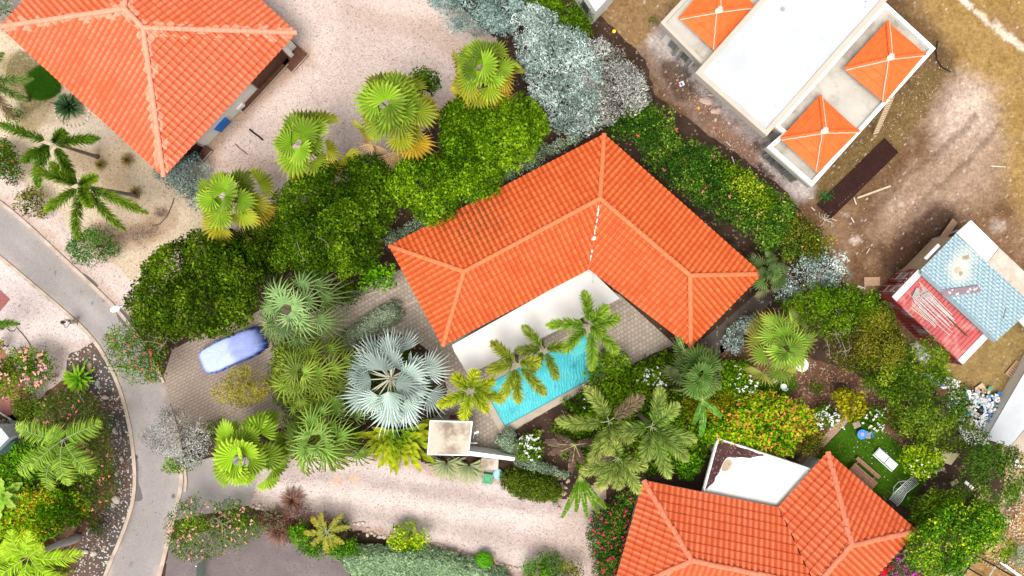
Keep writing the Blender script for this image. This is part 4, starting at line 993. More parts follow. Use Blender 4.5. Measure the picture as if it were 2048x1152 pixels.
def trunkmesh(x, y, zt, r0, limbs=5, seed=0, spread=1.0):
    q = random.Random(seed); mb = MB(); z1 = zt * .45
    mb.path([(x, y, 0), (x + q.uniform(-.1, .1), y + q.uniform(-.1, .1), z1 * .5), (x, y, z1)], [r0, r0 * .8, r0 * .7], 8)
    for i in range(limbs):
        a = 6.283 * i / limbs + q.uniform(-.4, .4); L_ = spread * q.uniform(.5, .95)
        mb.path([(x, y, z1 * .9), (x + math.cos(a) * L_ * .4, y + math.sin(a) * L_ * .4, z1 + (zt - z1) * .4), (x + math.cos(a) * L_, y + math.sin(a) * L_, z1 + (zt - z1) * .75)], [r0 * .55, r0 * .35, r0 * .15], 6)
    return mb
def bare_twigs(x, y, z, n, ln, r0, seed=0, up=.25):
    q = random.Random(seed); mb = MB()
    for i in range(n):
        a = q.uniform(0, 6.28); l = ln * q.uniform(.5, 1); p = Vector((x + q.gauss(0, ln * .3), y + q.gauss(0, ln * .3), z)) if i % 3 else Vector((x, y, z)); pts = [p.copy()]; e = q.uniform(0, up * 2)
        for k in range(4):
            a += q.uniform(-.4, .4); p = p + Vector((math.cos(a), math.sin(a), e)) * l / 4; pts.append(p.copy())
        mb.path(pts, [r0, r0 * .8, r0 * .6, r0 * .4, r0 * .2], 4)
        for k in (1, 2, 3):
            a2 = a + q.choice((-.8, .8)); mb.path([pts[k], pts[k] + Vector((math.cos(a2), math.sin(a2), .2)) * l * .25], [r0 * .5, r0 * .2], 4)
    return mb

def plant(name, label, cat, poly, zb, zt, kind='mid', group=None, trunk=True, flowers=None, nfl=60, fsize=.16, mat=None, twigs=0, twig_at=None, twig_len=1.5, tops_only=True, foliage='crown', fkind='flowers', **kw):
    cx = sum(p[0] for p in poly) / len(poly); cy = sum(p[1] for p in poly) / len(poly)
    seed = kw.pop('seed', int(cx * 7 + cy)); zm = zb + (zt - zb) * .5
    b = P(cx, cy, zm); base = Vector((b.x, b.y, 0)); t = thing(name, label, cat, base, group)
    V, Cc, tops = crownmesh(poly, zb, zt, cols=GREENS[kind] if isinstance(kind, str) else kind, seed=seed, **kw)
    n = len(V) // 4
    o = mk(foliage, V, np.arange(n * 4).reshape(n, 4), M[mat or ('silver' if kind in ('silver', 'silverdry', 'sage') else 'leaf')], t, Cc)
    ORG[o.name] = ORG[t.name]
    if trunk:
        ext = min(max(p[0] for p in poly) - min(p[0] for p in poly), max(p[1] for p in poly) - min(p[1] for p in poly)) / 32; ext = min(ext, 5) * (.3 if cat == 'hedge' or 'hedge' in label else 1)
        part(trunkmesh(b.x, b.y, zt * .7, max(.05, ext * .03), 6, seed, ext * .38), 'trunk', M['bark'], t)
    if twigs:
        ta = P(*(twig_at or (cx, cy)), zt); part(bare_twigs(ta.x, ta.y, zt - .25, twigs, twig_len, .02, seed), 'bare_branches', surf('dry_twig', (.36, .3, .24), (.25, .2, .15), 5, .9) if 'dry_twig' not in bpy.data.materials else bpy.data.materials['dry_twig'], t)
    if flowers is not None:
        r = np.random.default_rng(seed + 5); X, Y, Zt, rad = tops; fl = flowers if hasattr(flowers[0], '__len__') else (flowers,)
        i = r.integers(0, len(X), nfl); off = r.normal(0, .45, (nfl, 2)) * rad[i][:, None]
        c0 = np.stack([X[i] + off[:, 0], Y[i] + off[:, 1], np.maximum(Zt[i] + .06, .2)], 1)
        k = 5; Pt = np.repeat(c0, k, 0) + r.normal(0, fsize * .35, (nfl * k, 3)) * np.array([1, 1, .4])
        colr = np.repeat(np.array(fl)[r.integers(0, len(fl), nfl)] * r.uniform(.8, 1.2, (nfl, 1)), k, 0)
        V2, C2 = leafquads(Pt, np.tile(np.array([0, 0, 1.0]), (len(Pt), 1)), fsize * .8, np.clip(colr, 0, 1), r, .8, .4)
        m = len(V2) // 4; o = mk(fkind, V2, np.arange(m * 4).reshape(m, 4), M['petal'], t, C2); o['kind'] = 'stuff'; ORG[o.name] = ORG[t.name]
    return t
def ell(cx, cy, rx, ry=None, n=14, rot=0, jag=.12, seed=0):
    q = random.Random(seed + int(cx)); ry = ry or rx; out = []
    for i in range(n):
        a = 6.283 * i / n; j = 1 + q.uniform(-jag, jag); x, y = rx * j * math.cos(a), ry * j * math.sin(a)
        out.append((cx + x * math.cos(rot) - y * math.sin(rot), cy + x * math.sin(rot) + y * math.cos(rot)))
    return out

# ------------------------------------------------------------------ palms
def frame(d, roll=0.0):
    d = d.normalized(); s = d.cross(Vector((0, 0, 1)))
    s = s.normalized() if s.length > 1e-3 else Vector((1, 0, 0)); n = s.cross(d)
    return s * math.cos(roll) + n * math.sin(roll), n * math.cos(roll) - s * math.sin(roll)
def lerp3(a, b, t): return tuple(a[i] * (1 - t) + b[i] * t for i in range(3))
def fan_leaf(mb, p0, h, az, el2, Rb, q, cin, ctip, cdry=None, fuse=.58, spread=115, nseg=26, droop=.35, pcol=(.4, .42, .08), roll=0.0, pleat=.035, pw=.022, sag=.1):
    mid = p0.lerp(h, .55) + Vector((0, 0, sag * (h - p0).length))
    mb.path([p0, mid, h], [pw, pw * .8, pw * .6], 4, pcol)
    d3 = Vector((math.cos(az) * math.cos(el2), math.sin(az) * math.cos(el2), math.sin(el2)))
    s, n = frame(d3, roll)
    sp = R(spread); vs = [h]; cs = [cin]; fs = []
    da = 2 * sp / nseg
    for k in range(nseg):
        a = -sp + da * (k + .5); rl_ = Rb * (1 - .3 * abs(a / sp) ** 2) * q.uniform(.9, 1.06)
        def pt(rr, aa, lift):
            cup = .2 * Rb * (abs(aa) / sp) ** 1.5 * (rr / Rb)
            dz = -droop * Rb * max(0, rr / Rb - fuse * .5) ** 2 * 1.6
            return h + d3 * (rr * math.cos(aa)) + s * (rr * math.sin(aa)) + n * (lift + cup) + Vector((0, 0, dz))
        rf = rl_ * fuse; tw = q.uniform(-.07, .07)
        b = len(vs); g = q.uniform(.85, 1.15)
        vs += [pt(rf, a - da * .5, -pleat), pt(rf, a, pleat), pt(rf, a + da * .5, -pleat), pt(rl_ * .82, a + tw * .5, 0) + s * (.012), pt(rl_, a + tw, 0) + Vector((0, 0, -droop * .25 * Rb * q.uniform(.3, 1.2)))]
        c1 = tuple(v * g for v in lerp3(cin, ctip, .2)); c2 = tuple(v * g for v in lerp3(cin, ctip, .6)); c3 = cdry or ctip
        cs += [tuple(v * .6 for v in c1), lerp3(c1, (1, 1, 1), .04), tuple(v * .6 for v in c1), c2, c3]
        fs += [(0, b, b + 1), (0, b + 1, b + 2), (b, b + 3, b + 1), (b + 1, b + 3, b + 2), (b + 3, b + 4, b + 1)]
    o = len(mb.v); mb.v.extend([tuple(x) for x in vs]); mb.c.extend(cs); mb.f.extend([tuple(i + o for i in f) for f in fs])

def fan_palm(label, px, py, zc, rad_px, cin=(.12, .3, .02), cyoung=(.2, .42, .03), ctip=(.3, .42, .05), yellow=(.62, .42, .03), dry=(.5, .33, .2), n=30, seed=0, old_az=-90, oldamt=1.0, fuse=.58, droop=.35, pet=.5, Rf=.43, spread=105, name='fan_palm', rin=.0, rout=.6, dome=1.0, scale=1.22, group=None, pcol=(.42, .45, .08), elmax=55, elmin=-60, trunk_r=.17, spikes=0, nseg=26, vary=.15, pw=.022, lean=(0, 0), pleat=.04, dead=0):
    q = random.Random(seed); c = P(px, py, zc); Rm = rad_px * (H - zc) / F * scale
    t = thing(name, label, 'palm tree', (c.x + lean[0], c.y + lean[1], 0), group)
    mb = MB()
    for i in range(n):
        f = (i + .5) / n; az = i * 2.39996 + q.uniform(-.4, .4)
        fr = (rin + (rout - rin) * f ** .8) * q.uniform(.75, 1.2); k = q.uniform(.78, 1.15)
        hh = c + Vector((math.cos(az), math.sin(az), 0)) * Rm * fr + Vector((0, 0, Rm * (.5 - .85 * f ** 1.6 + q.uniform(-.1, .1)) * dome))
        el2 = R(elmax + (elmin - elmax) * f ** .6) + q.uniform(-.35, .35); Rb = Rm * Rf * k
        side = math.cos(az - R(old_az)) * .5 + .5; old = max(0, min(1, (f - .3) * 1.9 * oldamt)) * (.15 + .85 * side) * q.uniform(.4, 1.25); old = min(1, old)
        g = q.uniform(.5, 1.3); base = tuple(x * g for x in lerp3(cyoung, cin, min(1, f * 1.3)))
        ci = lerp3(base, lerp3(base, yellow, .45), old); ct = lerp3(tuple(x * g for x in ctip), yellow, old); cd = lerp3(ct, dry, old)
        fan_leaf(mb, c + Vector((math.cos(az), math.sin(az), 0)) * .06, hh, az + q.uniform(-.35, .35), el2, Rb, q, ci, ct, cd, fuse, spread, nseg, droop * (.6 + .6 * f), pcol, q.uniform(-.5, .5), pleat, pw)
    for i in range(dead):
        az = R(old_az) + q.uniform(-1.3, 1.3); g = q.uniform(.7, 1.2); hh = c + Vector((math.cos(az), math.sin(az), 0)) * Rm * q.uniform(.6, .74) - Vector((0, 0, Rm * q.uniform(.4, .55)))
        cc = tuple(v * g for v in (.42, .27, .12)); fan_leaf(mb, c, hh, az + q.uniform(-.3, .3), R(q.uniform(-55, -20)), Rm * Rf * q.uniform(.8, 1.05), q, cc, (.55, .4, .24), (.62, .5, .38), .35, 95, nseg, droop, (.4, .28, .12), q.uniform(-.5, .5), pleat, pw)
    for i in range(spikes):
        az = q.uniform(0, 6.28); a2 = q.uniform(1.1, 1.4); d = Vector((math.cos(az) * math.cos(a2), math.sin(az) * math.cos(a2), math.sin(a2))); mb.path([c, c + d * Rm * .7, c + d * Rm * 1.0 + Vector((d.x, d.y, 0)) * .4], [.03, .02, .008], 4, (.5, .45, .1))
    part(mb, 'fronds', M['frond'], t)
    b = Vector((c.x + lean[0], c.y + lean[1], 0)); mb = MB(); mm = b.lerp(c, .5)
    mb.path([b, b.lerp(c, .1), mm, c + Vector((0, 0, .1))], [trunk_r * 1.5, trunk_r * 1.1, trunk_r, trunk_r * 1.05], 10); part(mb, 'trunk', M['palmbark'], t, True)
    return t

def plume(mb, p0, az, el, ln, q, leaflet, stations, around, cin, ctip, width=.03, droop=1.1, fwd=.9, plumose=True, rcol=(.35, .38, .2), taper=.35, rw=.025, hang=.25, curl=0.0):
    d = Vector((math.cos(az) * math.cos(el), math.sin(az) * math.cos(el), math.sin(el))); p = Vector(p0); pts = [p.copy()]; ds = [d.copy()]
    m = 12; e = el; a = az
    for i in range(m):
        e -= droop / m * (.6 + .8 * i / m); a += curl / m
        dd = Vector((math.cos(a) * math.cos(e), math.sin(a) * math.cos(e), math.sin(e))); p = p + dd * ln / m; pts.append(p.copy()); ds.append(dd)
    mb.path(pts, [rw * (1 - .85 * i / m) for i in range(m + 1)], 4, rcol)
    for j in range(stations):
        f = .14 + .86 * (j + q.random() * .6) / stations; x = f * m; i = min(m - 1, int(x)); pp = pts[i].lerp(pts[i + 1], x - i); dd = ds[i + 1]
        s, n = frame(dd); ll = leaflet * (math.sin(math.pi * min(1, .12 + f * (1 - taper * .35))) ** .5) * (1 if f < .75 else 1 - (f - .75) * 1.6)
        for k in range(around):
            if plumose: th = 6.283 * (k + q.random()) / around; r_ = s * math.cos(th) + n * math.sin(th)
            else: r_ = s * (1 if k % 2 else -1) + n * q.uniform(-.05, .35)
            ld = (r_ + dd * fwd * q.uniform(.7, 1.3)).normalized(); L1 = ll * q.uniform(.65, 1.25)
            wv = ld.cross(Vector((0, 0, 1)) if abs(ld.z) < .9 else Vector((1, 0, 0))).normalized() * width * .5
            if plumose: wv = (wv + Vector((0, 0, q.uniform(-.5, .5) * width))).normalized() * width * .5
            e1 = pp + ld * L1 * .55 + Vector((0, 0, -hang * L1 * .15)); e2 = pp + ld * L1 + Vector((0, 0, -hang * L1 * .6))
            g = q.uniform(.45, 1.45); c1 = tuple(v * g for v in lerp3(cin, ctip, f * .4)); c2 = tuple(v * g for v in lerp3(cin, ctip, .3 + .7 * f))
            o = len(mb.v); mb.v.extend([tuple(pp - wv * .6), tuple(pp + wv * .6), tuple(e1 + wv), tuple(e1 - wv), tuple(e2)]); mb.c.extend([c1, c1, lerp3(c1, c2, .5), lerp3(c1, c2, .5), c2])
            mb.f.append((o, o + 1, o + 2, o + 3)); mb.f.append((o + 3, o + 2, o + 4))

def feather_palm(label, px, py, zc, fr, seed=0, leaflet=.36, plumose=True, cin=(.06, .16, .015), ctip=(.16, .27, .03), stations=52, around=7, width=.035, group=None, name='foxtail_palm', base=None, trunk_r=.11, bulge=0, el0=35, droop=1.3, shaft=True, tmat='palmbark', hang=.25, fwd=.9, cat='palm tree', rcol=(.42, .42, .24), dead=(), rw=.025):
    """fr: frond tips in photo pixels"""
    q = random.Random(seed); c = P(px, py, zc); b = P(base[0], base[1], 0) if base else Vector((c.x, c.y, 0))
    t = thing(name, label, cat, b, group); mb = MB()
    for i, tp in enumerate(fr):
        tx, ty = tp[0], tp[1]; dz = 1.0 - droop * .9
        e_ = P(tx, ty, zc - .3); v = e_ - c; az = math.atan2(v.y, v.x); hor = math.hypot(v.x, v.y)
        el = R(el0 + q.uniform(-8, 10)); 
        if len(tp) > 2: el = R(tp[2])
        # horizontal length factor of a drooping frond
        s_ = 0; e = el
        for k in range(12): e -= droop / 12 * (.6 + .8 * k / 12); s_ += math.cos(e) / 12
        ln = hor / max(.25, s_); cur = q.uniform(-.35, .35); g = q.uniform(.8, 1.2)
        ci = tuple(v_ * g for v_ in cin); ct = tuple(v_ * g for v_ in ctip)
        if i in dead: ci, ct = (.13, .1, .05), (.3, .22, .13)
        plume(mb, c + Vector((0, 0, .1)), az - cur * .5, el, ln, q, leaflet, stations, around, ci, ct, width, droop, fwd, plumose, rcol, curl=cur, hang=hang, rw=rw)
    for k in range(1):
        mb.path([c, c + Vector((.05, .03, .7)), c + Vector((.1, .12, 1.1))], [.03, .02, .006], 4, (.3, .4, .08))
    part(mb, 'fronds', M['frond'], t)
    mb = MB()
    if bulge:
        mb.path([b, b.lerp(c, .08), b.lerp(c, .25), b.lerp(c, .5), b.lerp(c, .9), c], [bulge * .9, bulge, bulge * .95, bulge * .62, bulge * .45, .1], 14)
    else: mb.path([b, b.lerp(c, .1) , b.lerp(c, .55), c], [trunk_r * 1.6, trunk_r * 1.15, trunk_r, trunk_r * .8], 10)
    part(mb, 'trunk', M[tmat], t, True)
    if shaft:
        mb = MB(); d = (c - b).normalized(); mb.path([c - d * .7, c - d * .35, c + d * .1], [trunk_r * 1.15, trunk_r * 1.1, trunk_r * .5], 10); part(mb, 'crownshaft', surf('crownshaft_green', (.12, .18, .05), (.09, .13, .04), 5, .6) if 'crownshaft_green' not in bpy.data.materials else bpy.data.materials['crownshaft_green'], t, True)
    return t

def straps(name, label, cat, px, py, r_px, n, width, cin, ctip, z=.2, el=(15, 80), droop=1.0, seed=0, group=None, fold=.3, az=(0, 360), wav=0, segs=6, stem=False, mat='leaf', vary=.25, zoff=0, edge=None, add=None):
    """rosette of long strap shaped leaves"""
    q = random.Random(seed); c = P(px, py, z); Rm = r_px * (H - z) / F
    t = add or thing(name, label, cat, (c.x, c.y, 0), group); mb = MB()
    for i in range(n):
        f = (i + .5) / n; a = R(az[0] + (az[1] - az[0]) * ((i * .618034 + q.random() * .05) % 1)); e0 = R(el[1] + (el[0] - el[1]) * f) + q.uniform(-.1, .1)
        dr = droop * q.uniform(.7, 1.2); s_ = 0; e = e0
        for k in range(segs): e -= dr / segs; s_ += max(.1, math.cos(e)) / segs
        ln = Rm * (1 - vary * q.random()) * (.55 + .45 * f) / max(.35, s_); p = c + Vector((math.cos(a), math.sin(a), 0)) * .05 * Rm; e = e0
        g = q.uniform(.75, 1.25); c0 = tuple(v * g for v in cin); c1 = tuple(v * g for v in ctip); rows = []
        for k in range(segs + 1):
            u = k / segs; wd = width * (.55 + .45 * math.sin(math.pi * min(1, u * 1.4 + .15)) if u < .6 else 1 - ((u - .6) / .4) ** 1.6) * q.uniform(.93, 1.07)
            if k == segs: wd = width * .04
            d = Vector((math.cos(a) * math.cos(e), math.sin(a) * math.cos(e), math.sin(e))); s, nn = frame(d)
            wv = wav * math.sin(k * 2.2 + i) * width * .3
            rows.append((p + s * wd / 2 + nn * (fold * wd * .5 + wv), p + nn * 0, p - s * wd / 2 + nn * (fold * wd * .5 - wv))); e -= dr / segs; p = p + d * ln / segs
        o = len(mb.v)
        for k, rw_ in enumerate(rows):
            cc = lerp3(c0, c1, (k / segs) ** 1.5)
            for m_, x in enumerate(rw_): mb.v.append((x.x, x.y, max(x.z, .1))); mb.c.append(edge if (edge and m_ != 1) else cc)
        for k in range(segs):
            for m_ in (0, 1): mb.f.append((o + k * 3 + m_, o + k * 3 + m_ + 1, o + (k + 1) * 3 + m_ + 1, o + (k + 1) * 3 + m_))
    part(mb, 'leaves', M[mat], t)
    if stem: mb = MB(); mb.path([(c.x, c.y, 0), (c.x, c.y, z)], [.12, .08], 8); part(mb, 'stem', M['palmbark'], t)
    return t
# ------------------------------------------------------------------ the planting, top left to bottom right
G_FP = 'fan palms along the gravel yard'
W_ = dict(cin=(.13, .25, .008), cyoung=(.21, .38, .012), ctip=(.42, .5, .03), yellow=(.8, .42, .015), dry=(.6, .4, .25), nseg=15, pleat=.06, dead=4)
fan_palm('yellow tipped fan palm by the bottom corner of the salmon tiled house', 466, 398, 6.0, 92, n=21, seed=11, old_az=-80, group=G_FP, **W_)
fan_palm('fan palm with orange dry skirt on the gravel nearest the blue bin', 612, 292, 6.5, 90, n=22, seed=12, old_az=-60, group=G_FP, **W_)
fan_palm('largest green fan palm on the pink gravel, tall crown above the dense green tree', 786, 222, 7.5, 100, n=25, seed=13, old_az=-75, oldamt=.8, group=G_FP, **W_)
fan_palm('fan palm with brown hanging dead leaves beside the big silver bushes', 966, 146, 6.5, 88, n=23, seed=14, old_az=-80, oldamt=1.3, group=G_FP, **dict(W_, dead=9))
fan_palm('bright lime green fan palm at the roadside by the pink gravel driveway', 492, 908, 4.2, 88, n=25, seed=15, oldamt=.15, cin=(.2, .38, .008), cyoung=(.3, .5, .012), ctip=(.5, .6, .04), yellow=(.6, .55, .06), fuse=.66, droop=.3, nseg=15, pleat=.06)
fan_palm('yellow green fan palm above the mulch bed right of the tiled house corner', 1560, 692, 5.5, 84, n=25, seed=16, oldamt=.8, cin=(.17, .33, .02), cyoung=(.22, .42, .03), ctip=(.42, .45, .06), yellow=(.65, .5, .1), dry=(.6, .5, .3), fuse=.5, old_az=200, nseg=15, pleat=.06)
LV = dict(fuse=.28, droop=.9, nseg=13, Rf=.44, pleat=.05, scale=1.3, spread=120, oldamt=.15, elmax=50, elmin=-35, rin=.04, rout=.62, group='split leaved fan palms by the driveway')
fan_palm('shaggy pale green fan palm with split drooping leaves, beside the covered car', 592, 618, 5.0, 92, n=26, seed=21, cin=(.17, .31, .09), cyoung=(.24, .4, .14), ctip=(.42, .54, .18), **LV)
fan_palm('shaggy yellow green fan palm with split leaves, left of the silver palm', 620, 742, 4.5, 92, n=28, seed=22, cin=(.15, .27, .02), cyoung=(.22, .36, .04), ctip=(.5, .54, .06), **LV)
fan_palm('shaggy fan palm with split leaves over the pink gravel driveway edge', 645, 866, 4.0, 92, n=28, seed=23, cin=(.12, .26, .03), cyoung=(.2, .36, .06), ctip=(.45, .56, .09), **LV)
fan_palm('large silver blue fan palm with stiff leaves beside the pool terrace', 782, 756, 4.2, 118, name='silver_fan_palm', n=27, seed=31, cin=(.44, .54, .49), cyoung=(.46, .58, .5), ctip=(.68, .78, .7), yellow=(.6, .7, .64), dry=(.7, .76, .7), oldamt=.2, fuse=.5, droop=.12, Rf=.5, spread=76, rin=.14, rout=.55, dome=.5, pcol=(.62, .62, .48), elmax=30, elmin=-18, nseg=15, pleat=.07, scale=1.05, vary=.1, pw=.045, trunk_r=.22)
fan_palm('dark green fan palm with wide glossy leaves under the house corner right of the terrace', 1392, 742, 3.2, 74, n=22, seed=41, cin=(.05, .13, .015), cyoung=(.09, .2, .02), ctip=(.2, .28, .06), yellow=(.4, .36, .2), dry=(.5, .42, .28), oldamt=.6, fuse=.55, droop=.5, nseg=14, pleat=.06)
fan_palm('low dark fan palm behind the right corner of the tiled house', 1538, 548, 2.6, 52, n=18, seed=42, cin=(.06, .13, .02), cyoung=(.09, .19, .03), ctip=(.24, .27, .1), yellow=(.4, .33, .17), dry=(.45, .35, .25), oldamt=1.2, fuse=.55, droop=.5, nseg=13, pleat=.05)

LL=.55
FX = dict(cin=(.05, .15, .012), ctip=(.2, .32, .03))
feather_palm('foxtail palm with leaning dark trunk, upper of the two on the sand by the road', 112, 288, 4.7, [(5, 250, 35), (205, 278, 30), (70, 375, 20), (150, 352, 25), (60, 330, 45), (148, 268, 60)], seed=51, leaflet=.58, width=.05, around=8, base=(196, 314), cin=(.03, .085, .004), ctip=(.13, .24, .012), group='foxtail palms on the sand')
feather_palm('foxtail palm with leaning trunk on the sand above the round dark shrub', 168, 372, 5.2, [(100, 425, 35), (158, 480, 30), (250, 462, 25), (290, 426, 20), (118, 330, 50), (205, 420, 60), (92, 345, 55), (222, 360, 70)], seed=52, leaflet=.58, width=.05, around=8, base=(276, 392), cin=(.04, .1, .005), ctip=(.2, .3, .015), group='foxtail palms on the sand')
feather_palm('foxtail palm at the left edge with fronds over a green grass patch', -22, 165, 4.0, [(72, 160, 30), (60, 205, 30), (30, 240, 25), (20, 110, 40), (-80, 180)], seed=53, leaflet=.55, base=(60, 200), cin=(.06, .13, .02), ctip=(.24, .3, .08), dead=(2,))
feather_palm('palm at the left edge over the pale gravel verge showing one frond tip', -40, 650, 3.5, [(38, 648, 20), (-60, 720, 30), (-100, 600, 30), (10, 600, 60)], seed=54, leaflet=.5, base=(5, 655))
PG = 'foxtail palms around the pool'
feather_palm('foxtail palm at the pool over the paved terrace corner, with spreading fronds', 1178, 650, 5.5, [(1166, 580, 40), (1092, 650, 25), (1125, 705, 30), (1182, 742, 25), (1236, 708, 25), (1212, 610, 50), (1238, 634, 30), (1206, 668, 50)], seed=55, leaflet=.6, width=.05, cin=(.08, .2, .015), ctip=(.32, .44, .04), group=PG)
feather_palm('small foxtail palm at the pool edge below the white porch roof', 1088, 697, 4.6, [(1044, 650, 35), (1030, 700, 30), (1060, 745, 30), (1115, 760, 25), (1128, 690, 40)], seed=56, cin=(.08, .16, .02), ctip=(.32, .38, .05), group=PG, leaflet=.52, width=.05)
feather_palm('foxtail palm with yellowing fronds leaning over the left end of the pool', 1034, 726, 5.0, [(982, 682, 35), (975, 742, 25), (1002, 800, 25), (1038, 808, 20), (1092, 790, 25), (1080, 720, 45)], seed=57, leaflet=.6, width=.05, cin=(.1, .19, .015), ctip=(.45, .43, .04), group=PG)
feather_palm('bright yellow green foxtail palm between the pool shed and the pool', 942, 778, 4.8, [(875, 810, 30), (925, 838, 25), (975, 822, 25), (1010, 800, 25), (990, 758, 40), (908, 748, 40), (952, 735, 55)], seed=58, leaflet=.6, width=.05, cin=(.13, .26, .012), ctip=(.58, .55, .03), group=PG)
BG = 'foxtail palms in the bed between pool and lower house'
feather_palm('foxtail palm with bushy fronds in the bed right below the pool corner', 1218, 842, 5.6, [(1168, 768, 40), (1112, 842, 20), (1180, 928, 25), (1285, 790, 30), (1262, 878, 40), (1212, 905, 45)], seed=59, cin=(.07, .15, .02), ctip=(.36, .38, .09), leaflet=.66, width=.055, around=9, group=BG, dead=(3,))
feather_palm('foxtail palm with long drooping fronds above the lower house roof corner', 1302, 852, 6.0, [(1232, 862, 25), (1318, 772, 35), (1340, 958, 25), (1392, 880, 25), (1288, 918, 40), (1350, 802, 50), (1370, 915, 45)], seed=60, cin=(.06, .16, .015), ctip=(.36, .42, .1), leaflet=.66, width=.055, around=9, group=BG)
feather_palm('foxtail palm over the bougainvillea hedge at the corner of the lower house', 1236, 914, 5.4, [(1195, 978, 20), (1236, 975, 30), (1278, 985, 25), (1290, 930, 40), (1180, 905, 30), (1218, 868, 60), (1160, 945, 20)], seed=61, cin=(.08, .17, .02), ctip=(.42, .44, .11), leaflet=.62, width=.055, around=9, group=BG, dead=(4,))
feather_palm('coconut style palm with long open fronds in the bushes left of the road', 128, 878, 4.5, [(45, 845, 40), (210, 842, 35), (35, 950, 25), (90, 985, 20), (145, 968, 35), (190, 945, 30), (78, 930, 45), (115, 860, 75)], seed=62, leaflet=.85, plumose=False, stations=46, around=2, width=.055, cin=(.08, .19, .01), ctip=(.34, .46, .06), name='feather_palm', hang=.9, fwd=.5, trunk_r=.16, shaft=False)
feather_palm('bright lime feather palm with swollen grey trunk in the bottom left corner', 60, 1112, 5.3, [(-30, 1105, 20), (165, 1108, 25), (130, 1165, 25), (60, 1190, 30), (-10, 1160, 30), (48, 1045, 60), (85, 1050, 60), (15, 1080, 40), (110, 1080, 60)], seed=63, base=(157, 1074), bulge=.3, tmat='bottlebark', leaflet=.7, plumose=False, stations=48, around=3, width=.05, cin=(.14, .3, .008), ctip=(.42, .54, .03), name='bottle_palm', hang=.6, fwd=.8, rcol=(.6, .62, .15), shaft=False)

DK = dict(leaf=.19, dens=90, rough=1.0, asp=.6, puff=.66)
plant('dense_tree', 'large dark green round tree beside the road and the covered car', 'tree', [(262, 612), (285, 550), (340, 500), (395, 470), (455, 462), (510, 480), (545, 530), (530, 600), (505, 650), (470, 662), (440, 668), (380, 672), (325, 668), (285, 640)], 2.0, 6.0, ((.018, .042, .001), (.062, .122, .003), (.18, .275, .012)), clump=.36, gap=.06, seed=101, twigs=3, twig_at=(370, 610), **DK)
plant('dense_tree', 'dark green tree between the road side fan palm and the shaggy pale palm', 'tree', [(470, 470), (520, 450), (560, 440), (590, 500), (570, 550), (520, 545), (490, 520)], 1.5, 4.5, ((.018, .042, .001), (.062, .122, .003), (.18, .275, .012)), clump=.36, seed=102, **DK)
plant('dense_tree', 'wide mid green tree with bare pale twigs, left of the orange L shaped roof', 'tree', [(548, 430), (580, 375), (640, 350), (700, 325), (765, 312), (800, 350), (802, 400), (780, 450), (765, 505), (735, 545), (690, 552), (640, 545), (600, 538), (556, 500)], 2.0, 6.0, 'dark', clump=.36, gap=.08, seed=103, twigs=6, twig_at=(620, 450), twig_len=2.2, **DK)
plant('dense_tree', 'bright green tree touching the eave of the orange L shaped roof', 'tree', [(778, 365), (800, 315), (850, 300), (900, 325), (935, 360), (928, 400), (890, 440), (850, 445), (812, 415)], 2.2, 5.6, 'mid', clump=.36, gap=.06, seed=104, **DK)
plant('dense_tree', 'large bright green tree under the fan palm with brown skirt', 'tree', [(885, 235), (925, 190), (990, 205), (1050, 188), (1088, 225), (1092, 275), (1062, 320), (1015, 350), (985, 395), (940, 412), (905, 375), (880, 320)], 2.5, 6.4, 'mid', clump=.36, gap=.06, seed=105, **DK)
plant('dense_tree', 'small dark green tree top poking out behind the largest fan palm', 'tree', ell(853, 168, 25, 20), 2.5, 4.2, 'dark', clump=.4, seed=106, **DK)
plant('broadleaf_shrub', 'open green shrub with large leaves at the left corner of the orange roof', 'shrub', [(722, 540), (750, 520), (790, 530), (800, 560), (770, 575), (735, 572)], .5, 2.6, 'bright', clump=.35, gap=.35, leaf=.26, dens=40, seed=107)
plant('garden_shrub', 'dark green low shrub in front of the brick edged driveway', 'shrub', [(640, 605), (668, 575), (705, 562), (735, 582), (720, 600), (670, 615), (650, 620)], .3, 1.6, 'dark', clump=.35, leaf=.14, dens=90, seed=108)
SV = dict(leaf=.22, asp=.32, dens=75, jit=.9, rough=1.5, puff=.55)
plant('silver_bush', 'very large silver leaved bush right of the brown skirted fan palm', 'bush', [(1025, 65), (1050, 22), (1095, 35), (1150, 72), (1178, 95), (1195, 130), (1200, 200), (1195, 268), (1150, 275), (1105, 255), (1060, 200), (1042, 140)], .8, 3.6, 'silver', clump=.3, gap=.1, seed=111, group='silver bushes', **SV)
plant('silver_bush', 'greyish silver bush with dry twigs touching the construction dirt', 'bush', [(1150, 95), (1200, 85), (1245, 115), (1285, 150), (1298, 205), (1265, 240), (1225, 250), (1180, 275), (1145, 240), (1150, 160)], .7, 3.2, 'silverdry', clump=.28, gap=.12, seed=112, group='silver bushes', rough=1.4, puff=.5, leaf=.19, asp=.32, dens=75, jit=1.0, twigs=6, twig_at=(1215, 170))
plant('silver_bush', 'blue green silver bush at the top edge of the pink gravel yard', 'bush', [(852, -25), (1010, -30), (1045, 20), (1042, 60), (1005, 85), (960, 75), (905, 60), (870, 25)], .8, 3.2, ((.1, .17, .15), (.25, .36, .33), (.42, .54, .5)), clump=.3, gap=.08, seed=113, group='silver bushes', mat='silver', **SV)
plant('silver_hedge', 'strip of grey green hedge behind the trees at the upper left roof edge', 'hedge', [(775, 478), (850, 430), (920, 395), (1060, 310), (1185, 250), (1192, 262), (1070, 335), (930, 415), (870, 450), (785, 500)], .3, 1.8, 'sage', clump=.3, leaf=.1, dens=150, seed=114, trunk=False, foliage='foliage')
